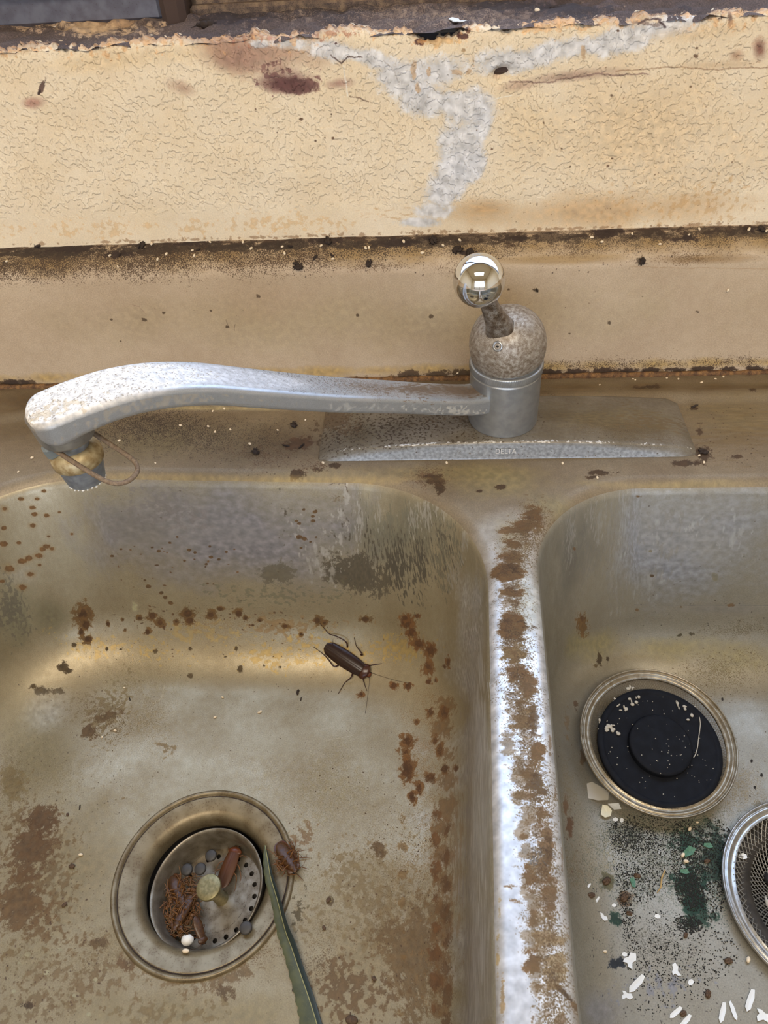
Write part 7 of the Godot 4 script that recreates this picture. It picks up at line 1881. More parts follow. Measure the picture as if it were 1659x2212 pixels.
	l.st(-289.9, 146.3, 14, -5, 2.9, 5.1, rgb(81,62,38), 0.75, PATCH)
	l.st(-255.3, 151.7, 24.1, -0.2, 6.8, 26.3, rgb(117,103,71), 0.5, SPECK)
	l.st(-242.2, 169.9, 10.1, -0.1, 2.1, 8.6, rgb(109,90,60), 0.6, MOTTLE)
	l.st(-274.3, 116.3, 48.7, 0.2, -2, 23.9, rgb(120,110,77), 0.45, SPECK)
	l.st(-337.6, 146.9, 22.2, -20.3, 15.8, 15.5, rgb(168,166,156), 0.5, SOFT, 0, 0.45, 0.4)
	l.st(-304.3, 263.1, 47, 6.3, 11.2, 60.6, rgb(95,76,48), 0.7, MOTTLE)
	l.st(-314.9, 243, 23, 6.7, -0, 25.2, rgb(81,58,33), 0.8, PATCH)
	l.st(-308, 276.9, 26.5, -0.6, 8.3, 21.4, rgb(88,65,38), 0.8, PATCH)
	l.st(-287.6, 292.2, 28.6, -0.7, 5.6, 15.3, rgb(93,72,45), 0.7, MOTTLE)
	l.st(-342.9, 195.7, 20.2, -1.6, 12, 30.5, rgb(96,83,56), 0.5, SPECK)
	l.st(-318.9, 188.5, 36.7, -0.5, 11.1, 31, rgb(112,101,71), 0.5, SPECK)
	l.st(-312.3, 224.7, 19, -0.3, 4.6, 12.5, rgb(77,54,30), 0.8, PATCH)
	l.st(-343.6, 202.5, 13.2, -0.2, 6.6, 16.6, rgb(104,87,53), 0.6, PATCH)
	l.st(-249.2, 313.5, 54.8, -1.4, 6, 18.9, rgb(100,81,55), 0.7, MOTTLE)
	l.st(-280.7, 332.9, 32.1, -0.9, 5.1, 13.4, rgb(93,74,48), 0.6, MOTTLE)
	l.st(-272.9, 309.3, 41.6, -1.1, 5.1, 14.4, rgb(120,107,77), 0.5, SPECK)
	l.st(-203.7, 330.7, 47.4, -1.3, 2.2, 8.9, rgb(102,85,56), 0.6, MOTTLE)
	l.st(-167.2, 313.7, 28.5, -10.4, 4, 6.5, rgb(95,74,47), 0.7, PATCH)
	l.st(-231.4, 308.2, 11, -0.3, 1.8, 6.2, rgb(85,63,40), 0.8, PATCH)
	l.st(-250, 297.6, 7.3, -0.2, 1.2, 4, rgb(81,62,38), 0.8, PATCH)
	l.st(-238.4, 303.5, 33.3, -0.8, 4.3, 14.6, rgb(107,89,60), 0.5, SPECK)
	l.st(-281.4, 331.1, 8.1, -0.2, 1.2, 3.1, rgb(56,42,27), 0.85, PATCH)
	l.st(-171.3, 320.8, 8, -0.2, 1.3, 6.9, rgb(78,60,38), 0.8, PATCH)
	l.st(-158.5, 301.5, 19.1, -0.5, 1.2, 7.3, rgb(93,72,45), 0.7, SPECK)
	l.st(-155, 289, 16.7, -0.4, 1.2, 7.6, rgb(99,80,51), 0.6, MOTTLE)
	l.st(-291.4, 304.9, 2.5, -0.1, 0.7, 1.8, rgb(153,148,118), 0.7, SOLID, 14, 0.85, 0)
	l.st(-272.7, 301.9, 1.7, -0, 0.4, 1.2, rgb(153,148,118), 0.7, SOLID, 14, 0.85, 0)
	l.st(-295.1, 309.9, 1.7, -0, 0.5, 1.2, rgb(153,148,118), 0.7, SOLID, 14, 0.85, 0)
	l.st(-276.7, 314.2, 2.2, -0.1, 0.5, 1.5, rgb(153,148,118), 0.7, SOLID, 14, 0.85, 0)
	l.st(-246.7, 317, 1.9, -0.1, 0.4, 1.3, rgb(153,148,118), 0.7, SOLID, 14, 0.85, 0)
	l.st(-256.3, 325.4, 1.6, -0, 0.4, 1.1, rgb(153,148,118), 0.7, SOLID, 14, 0.85, 0)
	l.st(-241.7, 310.9, 1.4, -0, 0.3, 1, rgb(153,148,118), 0.7, SOLID, 14, 0.85, 0)
	l.st(-292.4, 324.1, 1.9, -0.1, 0.5, 1.3, rgb(153,148,118), 0.7, SOLID, 14, 0.85, 0)
	l.st(-245.4, 334.1, 1.9, -0.1, 0.4, 1.2, rgb(153,148,118), 0.7, SOLID, 14, 0.85, 0)
	l.st(-88.7, 284.9, 46.9, -1.1, 3, 58.2, rgb(106,89,60), 0.6, MOTTLE)
	l.st(-92.3, 316.3, 36.7, -1, 1.3, 20.6, rgb(88,67,42), 0.75, MOTTLE)
	l.st(-72.9, 258.2, 34.3, -0.7, 1.2, 43.8, rgb(102,83,53), 0.55, SPECK)
	l.st(-60.4, 294.4, 26.9, -3.3, 1.8, 39.1, rgb(91,69,40), 0.65, PATCH)
	l.st(-116.4, 285.5, 16.6, -0.4, 1.5, 15.2, rgb(102,85,56), 0.6, SPECK)
	l.st(-117.2, 305.3, 10.4, 3, -4.9, 15.8, rgb(82,65,43), 0.7, SPECK)
	l.st(-133.4, 233.7, 8.8, 2.9, -2.9, 11.2, rgb(102,76,48), 0.6, MOTTLE)
	l.st(-85.2, 240.1, 6.5, -0.1, 0.3, 7.5, rgb(85,65,40), 0.8, PATCH)
	l.st(-124.6, 199.2, 50.4, -0.8, 3.7, 39.2, rgb(120,110,77), 0.45, SPECK)
	l.st(-134.3, 275.6, 7.3, 1.6, -2.5, 15.3, rgb(68,59,39), 0.8, MOTTLE)
	l.st(-104.9, 253.3, 37.7, -0.8, 1.9, 25.1, rgb(116,101,69), 0.5, SPECK)
	l.st(-114.3, 271.2, 3.1, -0.1, 0.3, 3.4, rgb(76,60,38), 0.8, SOLID)
	l.st(-113.9, 270.4, 1.4, -0, 0.2, 1.9, rgb(129,118,87), 0.8, SOLID, 16, 0.85, 0)
	l.st(-58.6, 76.8, 15.3, 3.8, -4.1, 8.5, rgb(102,69,35), 0.95, PATCH, 10, 0.9, 0)
	l.st(-58.6, 76.8, 9.2, 2.3, -2.5, 5.1, rgb(73,47,24), 0.8, PATCH, 10, 0.9, 0)
	l.st(-55.6, 85.7, 14.2, 3.8, -5.3, 8.7, rgb(102,69,35), 0.95, PATCH, 10, 0.9, 0)
	l.st(-55.6, 85.7, 8.5, 2.3, -3.2, 5.2, rgb(73,47,24), 0.8, PATCH, 10, 0.9, 0)
	l.st(-50.3, 96.9, 15.2, 5, -3.5, 7.5, rgb(102,69,35), 0.95, PATCH, 10, 0.9, 0)
	l.st(-50.3, 96.9, 9.1, 3, -2.1, 4.5, rgb(73,47,24), 0.8, PATCH, 10, 0.9, 0)
	l.st(-37, 107.5, 13.2, 5.3, -3.8, 7.2, rgb(102,69,35), 0.95, PATCH, 10, 0.9, 0)
	l.st(-37, 107.5, 7.9, 3.2, -2.3, 4.3, rgb(73,47,24), 0.8, PATCH, 10, 0.9, 0)
	l.st(-42.5, 75.7, 9.4, 2.9, -1.9, 3.3, rgb(102,69,35), 0.95, PATCH, 10, 0.9, 0)
	l.st(-42.5, 75.7, 5.7, 1.8, -1.2, 2, rgb(73,47,24), 0.8, PATCH, 10, 0.9, 0)
	l.st(-60, 72.6, 10.1, 2.2, -2, 5.1, rgb(102,69,35), 0.95, PATCH, 10, 0.9, 0)
	l.st(-60, 72.6, 6, 1.3, -1.2, 3.1, rgb(73,47,24), 0.8, PATCH, 10, 0.9, 0)
	l.st(-44.6, 117.6, 9.5, 3.6, -1.6, 8.3, rgb(102,69,35), 0.95, PATCH, 10, 0.9, 0)
	l.st(-44.6, 117.6, 5.7, 2.2, -0.9, 5, rgb(73,47,24), 0.8, PATCH, 10, 0.9, 0)
	l.st(-14.8, 128.4, 8.3, 4.9, -6.4, 5.8, rgb(102,69,35), 0.95, PATCH, 10, 0.9, 0)
	l.st(-14.8, 128.4, 5, 3, -3.9, 3.5, rgb(73,47,24), 0.8, PATCH, 10, 0.9, 0)
	l.st(-46.8, 128.2, 5.9, 2.5, -0.6, 4.2, rgb(102,69,35), 0.95, PATCH, 10, 0.9, 0)
	l.st(-46.8, 128.2, 3.6, 1.5, -0.4, 2.5, rgb(73,47,24), 0.8, PATCH, 10, 0.9, 0)
	l.st(-39, 130.9, 4.3, 1.9, -1.1, 3.8, rgb(102,69,35), 0.95, PATCH, 10, 0.9, 0)
	l.st(-39, 130.9, 2.6, 1.2, -0.7, 2.3, rgb(73,47,24), 0.8, PATCH, 10, 0.9, 0)
	l.st(-80.2, 121.9, 5.8, 1, 0.2, 5, rgb(102,69,35), 0.95, PATCH, 10, 0.9, 0)
	l.st(-80.2, 121.9, 3.5, 0.6, 0.1, 3, rgb(73,47,24), 0.8, PATCH, 10, 0.9, 0)
	l.st(-67.6, 125.2, 6.7, 1.5, 0.1, 5, rgb(102,69,35), 0.95, PATCH, 10, 0.9, 0)
	l.st(-67.6, 125.2, 4, 0.9, 0, 3, rgb(73,47,24), 0.8, PATCH, 10, 0.9, 0)
	l.st(-105.8, 127, 4.2, 0.1, 1.1, 4.7, rgb(102,69,35), 0.95, PATCH, 10, 0.9, 0)
	l.st(-105.8, 127, 2.5, 0, 0.7, 2.8, rgb(73,47,24), 0.8, PATCH, 10, 0.9, 0)
	l.st(-23.3, 127.4, 5.9, 3.3, -2, 3, rgb(102,69,35), 0.95, PATCH, 10, 0.9, 0)
	l.st(-23.3, 127.4, 3.5, 2, -1.2, 1.8, rgb(73,47,24), 0.8, PATCH, 10, 0.9, 0)
	l.st(-68, 166.2, 9.5, 2.3, -0.1, 8.4, rgb(99,67,33), 0.9, PATCH, 10, 0.9, 0)
	l.st(-68, 166.2, 4.7, 1.2, -0, 5, rgb(70,45,22), 0.75, PATCH, 10, 0.9, 0)
	l.st(-69.9, 174.1, 10.5, 1.9, -0.1, 8.6, rgb(99,67,33), 0.9, PATCH, 10, 0.9, 0)
	l.st(-69.9, 174.1, 5.3, 1, -0.1, 5.2, rgb(70,45,22), 0.75, PATCH, 10, 0.9, 0)
	l.st(-68.2, 186, 8.3, 2.3, -0, 12.6, rgb(99,67,33), 0.9, PATCH, 10, 0.9, 0)
	l.st(-68.2, 186, 4.2, 1.2, -0, 7.6, rgb(70,45,22), 0.75, PATCH, 10, 0.9, 0)
	l.st(-59.7, 202.8, 6.8, 3.6, -0.1, 10.1, rgb(99,67,33), 0.9, PATCH, 10, 0.9, 0)
	l.st(-59.7, 202.8, 3.4, 1.8, -0.1, 6.1, rgb(70,45,22), 0.75, PATCH, 10, 0.9, 0)
	l.st(-45, 174.9, 9, 4.9, -0.5, 7, rgb(99,67,33), 0.9, PATCH, 10, 0.9, 0)
	l.st(-45, 174.9, 4.5, 2.5, -0.3, 4.2, rgb(70,45,22), 0.75, PATCH, 10, 0.9, 0)
	l.st(-33.7, 159.4, 6.9, 4.2, -1.3, 6.6, rgb(99,67,33), 0.9, PATCH, 10, 0.9, 0)
	l.st(-33.7, 159.4, 3.4, 2.1, -0.8, 3.9, rgb(70,45,22), 0.75, PATCH, 10, 0.9, 0)
	l.st(-41.5, 184.4, 6.8, 4.7, -0.9, 9.3, rgb(99,67,33), 0.9, PATCH, 10, 0.9, 0)
	l.st(-41.5, 184.4, 3.4, 2.3, -0.5, 5.6, rgb(70,45,22), 0.75, PATCH, 10, 0.9, 0)
	l.st(-60.2, 154.5, 4, 1.3, -0.2, 3.3, rgb(99,67,33), 0.9, PATCH, 10, 0.9, 0)
	l.st(-60.2, 154.5, 2, 0.7, -0.1, 2, rgb(70,45,22), 0.75, PATCH, 10, 0.9, 0)
	l.st(-47.3, 152.3, 6.8, 2.7, -0.7, 6.6, rgb(99,67,33), 0.9, PATCH, 10, 0.9, 0)
	l.st(-47.3, 152.3, 3.4, 1.4, -0.4, 4, rgb(70,45,22), 0.75, PATCH, 10, 0.9, 0)
	l.st(-64.8, 206.8, 5.3, 2.1, 0, 6.3, rgb(99,67,33), 0.9, PATCH, 10, 0.9, 0)
	l.st(-64.8, 206.8, 2.6, 1.1, 0, 3.8, rgb(70,45,22), 0.75, PATCH, 10, 0.9, 0)
	l.st(-38.6, 202.7, 6.5, 5.8, -0.5, 6, rgb(99,67,33), 0.9, PATCH, 10, 0.9, 0)
	l.st(-38.6, 202.7, 3.3, 2.9, -0.3, 3.6, rgb(70,45,22), 0.75, PATCH, 10, 0.9, 0)
	l.st(-27.2, 211, 7.3, 5, -0.6, 5, rgb(99,67,33), 0.9, PATCH, 10, 0.9, 0)
	l.st(-27.2, 211, 3.7, 2.5, -0.4, 3, rgb(70,45,22), 0.75, PATCH, 10, 0.9, 0)
	l.st(-50.7, 201, 10.8, 6.7, -0.4, 7.3, rgb(99,67,33), 0.9, PATCH, 10, 0.9, 0)
	l.st(-50.7, 201, 5.4, 3.4, -0.2, 4.4, rgb(70,45,22), 0.75, PATCH, 10, 0.9, 0)
	l.st(-45.8, 138.7, 27.1, 10.4, -1.3, 11.4, rgb(117,89,53), 0.55, SPECK)
	l.st(-29.8, 154.3, 16.9, 9.9, -1.9, 10.3, rgb(97,67,34), 0.6, PATCH)
	l.st(-47.8, 157.5, 25.7, 12.1, -1, 11.9, rgb(117,89,53), 0.55, SPECK)
	l.st(-33.6, 172.7, 15.7, 11.1, -1.4, 11, rgb(97,67,34), 0.6, PATCH)
	l.st(-49.2, 176.3, 23.9, 12.5, -0.8, 11.8, rgb(117,89,53), 0.55, SPECK)
	l.st(-36.4, 192.2, 14.2, 10.6, -1, 11, rgb(97,67,34), 0.6, PATCH)
	l.st(-50.4, 195.5, 21.9, 13.3, -0.6, 12.2, rgb(117,89,53), 0.55, SPECK)
	l.st(-38.5, 210.6, 13.7, 8.5, -0.7, 8, rgb(97,67,34), 0.6, PATCH)
	l.st(-51.2, 213.3, 21.1, 11, -0.4, 9.8, rgb(117,89,53), 0.55, SPECK)
	l.st(-40, 224.8, 13.1, 6.8, -0.5, 7.6, rgb(97,67,34), 0.6, PATCH)
	l.st(-51.7, 228.6, 20.5, 8.5, -0.2, 9.2, rgb(117,89,53), 0.55, SPECK)
	l.st(-41.2, 238.3, 12.7, 5.3, -0.3, 7.3, rgb(97,67,34), 0.6, PATCH)
	l.st(-52, 243, 20.3, 6.6, -0.1, 8.6, rgb(117,89,53), 0.55, SPECK)
	l.st(-42.1, 251.2, 12.3, 4.1, -0.2, 7, rgb(97,67,34), 0.6, PATCH)
	l.st(-52.1, 256.7, 19.8, 4.6, 0, 8.1, rgb(117,89,53), 0.55, SPECK)
	l.st(-42.7, 263.5, 12.1, 2.8, -0, 6.6, rgb(97,67,34), 0.6, PATCH)
	l.st(-52, 269.7, 19.4, 2.3, 0.1, 7.9, rgb(117,89,53), 0.55, SPECK)
	l.st(-43, 275.2, 11.9, 1.7, 0.1, 6.3, rgb(97,67,34), 0.6, PATCH)
	l.st(-51.7, 281.9, 19.1, 0.8, 0.3, 7.2, rgb(117,89,53), 0.55, SPECK)
	l.st(-43.1, 286.5, 11.9, 0.6, 0.2, 6, rgb(97,67,34), 0.6, PATCH)
	l.st(-51.2, 293.5, 19, -1.3, 0.3, 7.2, rgb(117,89,53), 0.55, SPECK)
	l.st(-43, 297.2, 11.8, -0.3, 0.3, 5.7, rgb(97,67,34), 0.6, PATCH)
	l.st(-50.6, 304.6, 18.9, -2.6, 0.4, 6.7, rgb(117,89,53), 0.55, SPECK)
	l.st(-42.7, 307.5, 11.9, -1.1, 0.4, 5.5, rgb(97,67,34), 0.6, PATCH)
	l.st(-49.9, 315.1, 18.8, -3.8, 0.5, 6.3, rgb(117,89,53), 0.55, SPECK)
	l.st(-42.3, 317.3, 11.9, -1.9, 0.5, 5.2, rgb(97,67,34), 0.6, PATCH)
	l.st(-48, 226.1, 6.4, 3, -0.3, 7, rgb(94,63,33), 0.85, PATCH, 10, 0.9, 0)
	l.st(-39.1, 238, 6.6, 3, -0.4, 7.2, rgb(80,53,27), 0.7, PATCH, 10, 0.9, 0)
	l.st(-70.9, 220.5, 4.9, 0.2, 0.1, 4.9, rgb(106,80,44), 0.6, PATCH, 10, 0.9, 0)
	l.st(-48.5, 241.7, 6.1, 2.2, -0.1, 6.7, rgb(94,63,33), 0.85, PATCH, 10, 0.9, 0)
	l.st(-39.6, 252.1, 6.6, 2.3, -0.2, 6.8, rgb(80,53,27), 0.7, PATCH, 10, 0.9, 0)
	l.st(-70.5, 238.5, 4.8, 0.6, 0.1, 4.7, rgb(106,80,44), 0.6, PATCH, 10, 0.9, 0)
	l.st(-48.8, 256.3, 5.9, 1.4, -0, 6.3, rgb(94,63,33), 0.85, PATCH, 10, 0.9, 0)
	l.st(-39.8, 265.3, 6.4, 1.6, -0, 6.5, rgb(80,53,27), 0.7, PATCH, 10, 0.9, 0)
	l.st(-70.1, 255.5, 4.6, 0.3, 0.1, 4.4, rgb(106,80,44), 0.6, PATCH, 10, 0.9, 0)
	l.st(-48.7, 270.1, 5.9, 0.9, 0.1, 5.8, rgb(94,63,33), 0.85, PATCH, 10, 0.9, 0)
	l.st(-39.6, 277.8, 6.3, 1, 0.2, 6, rgb(80,53,27), 0.7, PATCH, 10, 0.9, 0)
	l.st(-69.7, 271.4, 4.5, -0.2, 0.1, 4, rgb(106,80,44), 0.6, PATCH, 10, 0.9, 0)
	l.st(-48.5, 283.1, 6, 0.3, 0.2, 5.5, rgb(94,63,33), 0.85, PATCH, 10, 0.9, 0)
	l.st(-39.2, 289.6, 6.2, 0.4, 0.2, 5.9, rgb(80,53,27), 0.7, PATCH, 10, 0.9, 0)
	l.st(-69.3, 286.4, 4.5, -0.6, 0.1, 3.8, rgb(106,80,44), 0.6, PATCH, 10, 0.9, 0)
	l.st(-47.9, 295.4, 6.1, -0.2, 0.3, 5.1, rgb(94,63,33), 0.85, PATCH, 10, 0.9, 0)
	l.st(-38.6, 300.9, 6.1, -0.1, 0.4, 5.4, rgb(80,53,27), 0.7, PATCH, 10, 0.9, 0)
	l.st(-68.8, 300.5, 4.5, -1.1, 0.1, 3.6, rgb(106,80,44), 0.6, PATCH, 10, 0.9, 0)
	l.st(-47.2, 307, 6.2, -0.8, 0.3, 4.9, rgb(94,63,33), 0.85, PATCH, 10, 0.9, 0)
	l.st(-37.7, 311.5, 6.1, -0.5, 0.5, 5.1, rgb(80,53,27), 0.7, PATCH, 10, 0.9, 0)
	l.st(-68.3, 313.7, 4.6, -1.5, 0.2, 3.4, rgb(106,80,44), 0.6, PATCH, 10, 0.9, 0)
	l.st(-46.3, 318.1, 6.2, -1.2, 0.4, 4.7, rgb(94,63,33), 0.85, PATCH, 10, 0.9, 0)
	l.st(-36.8, 322.9, 6, -1.6, 0.5, 7.7, rgb(80,53,27), 0.7, PATCH, 10, 0.9, 0)
	l.st(-67.6, 326.9, 4.7, -1.3, 0.2, 3.5, rgb(106,80,44), 0.6, PATCH, 10, 0.9, 0)
	l.st(-31.1, 265.5, 11.2, 3.4, -3.3, 60.1, rgb(113,91,64), 0.6, MOTTLE, 8, 0.85, 0, Vector2(1.6, 0.4))
	l.st(-40.6, 299, 23.3, -0.3, 2.3, 37.6, rgb(95,72,45), 0.5, SPECK)
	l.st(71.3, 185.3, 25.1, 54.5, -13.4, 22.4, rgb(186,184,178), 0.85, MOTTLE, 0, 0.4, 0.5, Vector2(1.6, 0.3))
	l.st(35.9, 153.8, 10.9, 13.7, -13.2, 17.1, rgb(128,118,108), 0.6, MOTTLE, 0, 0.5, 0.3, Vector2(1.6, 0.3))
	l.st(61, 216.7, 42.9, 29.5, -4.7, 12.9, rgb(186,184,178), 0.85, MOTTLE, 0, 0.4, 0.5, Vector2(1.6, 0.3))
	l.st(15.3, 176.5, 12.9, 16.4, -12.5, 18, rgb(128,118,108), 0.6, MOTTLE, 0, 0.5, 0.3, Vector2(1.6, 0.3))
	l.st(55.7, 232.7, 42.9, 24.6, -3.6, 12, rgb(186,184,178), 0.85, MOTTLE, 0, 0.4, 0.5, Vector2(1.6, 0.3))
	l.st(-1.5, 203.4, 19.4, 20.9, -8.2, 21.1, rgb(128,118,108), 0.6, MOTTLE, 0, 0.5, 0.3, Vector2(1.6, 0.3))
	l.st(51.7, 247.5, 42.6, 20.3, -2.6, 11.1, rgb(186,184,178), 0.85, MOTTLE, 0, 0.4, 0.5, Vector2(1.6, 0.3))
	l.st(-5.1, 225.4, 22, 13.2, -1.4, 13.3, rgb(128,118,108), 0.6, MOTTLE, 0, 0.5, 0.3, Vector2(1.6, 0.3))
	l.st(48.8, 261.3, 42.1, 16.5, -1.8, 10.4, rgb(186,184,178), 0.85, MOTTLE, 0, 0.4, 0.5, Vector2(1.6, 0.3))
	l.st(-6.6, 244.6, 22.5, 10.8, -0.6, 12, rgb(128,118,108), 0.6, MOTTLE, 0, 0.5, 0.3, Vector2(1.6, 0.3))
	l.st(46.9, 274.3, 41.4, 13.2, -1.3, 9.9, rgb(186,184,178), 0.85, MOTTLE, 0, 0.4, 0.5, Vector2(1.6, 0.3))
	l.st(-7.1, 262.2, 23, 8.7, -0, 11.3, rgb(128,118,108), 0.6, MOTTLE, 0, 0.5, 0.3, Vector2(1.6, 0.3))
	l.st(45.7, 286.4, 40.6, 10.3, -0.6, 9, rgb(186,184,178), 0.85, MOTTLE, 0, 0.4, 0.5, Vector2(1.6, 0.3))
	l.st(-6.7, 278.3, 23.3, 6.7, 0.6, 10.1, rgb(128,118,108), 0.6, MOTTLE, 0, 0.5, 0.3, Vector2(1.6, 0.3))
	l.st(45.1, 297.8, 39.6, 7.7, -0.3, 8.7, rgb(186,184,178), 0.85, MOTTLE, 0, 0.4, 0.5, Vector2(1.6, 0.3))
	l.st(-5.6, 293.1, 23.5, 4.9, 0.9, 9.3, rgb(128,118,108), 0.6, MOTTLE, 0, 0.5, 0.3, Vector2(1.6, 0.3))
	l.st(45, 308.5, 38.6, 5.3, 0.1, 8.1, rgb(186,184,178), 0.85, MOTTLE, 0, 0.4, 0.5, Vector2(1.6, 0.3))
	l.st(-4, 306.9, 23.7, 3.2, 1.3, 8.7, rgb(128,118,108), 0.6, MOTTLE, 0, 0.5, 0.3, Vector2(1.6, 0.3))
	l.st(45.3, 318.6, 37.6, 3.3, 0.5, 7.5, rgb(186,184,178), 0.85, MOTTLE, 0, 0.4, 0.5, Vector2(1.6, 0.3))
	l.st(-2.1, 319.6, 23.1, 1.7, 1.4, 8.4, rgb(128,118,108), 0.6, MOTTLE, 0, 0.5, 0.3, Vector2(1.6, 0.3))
	l.st(97.8, 158.8, 14.2, 28.2, -18.6, 11, rgb(129,116,90), 0.6, MOTTLE, 8, 0.85, 0, Vector2(1.6, 0.3))
	l.fl(-194.3, 165.8, 140.4, -1.6, 11.2, 61.2, 150, 0.12, 0.45, rgb(86,66,42), 0.75, 0.5)
	l.fl(-271.1, 120.2, 107.2, -0.3, -3.9, 31.6, 60, 0.15, 0.5, rgb(74,54,36), 0.75, 0.5)
	l.fl(-307.5, 202, 45.8, -0.7, 15, 43.1, 180, 0.15, 0.5, rgb(80,62,46), 0.7, 0.5)
	l.fl(-101.6, 258.8, 51.8, -1.1, 5.3, 76.9, 240, 0.15, 0.55, rgb(82,56,34), 0.75, 0.5)
	l.fl(-205.1, 14.3, 101, 2.8, -8.9, 54.2, 60, 0.15, 0.4, rgb(84,60,36), 0.7, 0.5)
	l.fl(-281.1, 302.1, 39.4, -1, 13.4, 36.9, 150, 0.2, 0.7, rgb(84,60,42), 0.75, 0.5)
	l.fl(-183.9, 74.5, 111.8, -2.1, -1.8, 26.6, 120, 0.2, 0.6, rgb(90,62,36), 0.75, 0.5)
	l.fl(-227.9, 66.1, 85, 4, -2.3, 12.1, 70, 0.3, 1, rgb(104,70,38), 0.8, 0.5)
	l.fl(-231.8, 19, 46.9, 3.2, -4.9, 23.4, 24, 0.4, 1, rgb(110,74,36), 0.8, 0.5)
	l.th(-259.3, 136.3, -255, 132.4, 0.3, rgb(190,180,150), 0.5, 0.3)
	l.th(-255, 132.4, -251.3, 120.4, 0.3, rgb(190,180,150), 0.5, 0.3)
	l.th(-127.9, 165, -108.4, 161.2, 0.25, rgb(196,190,170), 0.4, 0.2)
	l.th(-133.9, -44, -130.6, -45.2, 0.3, rgb(70,54,40), 0.7, 0.4)
	l.th(-130.6, -45.2, -128.4, -38.8, 0.3, rgb(70,54,40), 0.7, 0.4)
	l.th(-138.3, -43, -133.9, -45.6, 0.3, rgb(60,46,36), 0.7, 0.4)
	l.th(-133.9, -45.6, -129.1, -47.2, 0.3, rgb(60,46,36), 0.7, 0.4)
	l.st(-135.2, -33.7, 3.1, -0.2, -0.1, 3.5, rgb(93,72,45), 0.6, SPECK)
	l.st(-257.4, 55.9, 2.9, -0.5, -1, 6.5, rgb(152,148,112), 0.7, PATCH)
	l.fl(-200.7, 216.5, 150.2, -2.5, 30.9, 150.9, 1500, 0.1, 0.28, rgb(96,78,52), 0.7, 0.5)
	l.fl(-60.8, 283.1, 41.1, -2.1, 1.9, 60, 500, 0.12, 0.4, rgb(90,62,34), 0.8, 0.5)
	l.fl(-279.9, 289.4, 45.9, -1.1, 19.9, 56.4, 500, 0.12, 0.4, rgb(88,62,38), 0.8, 0.5)

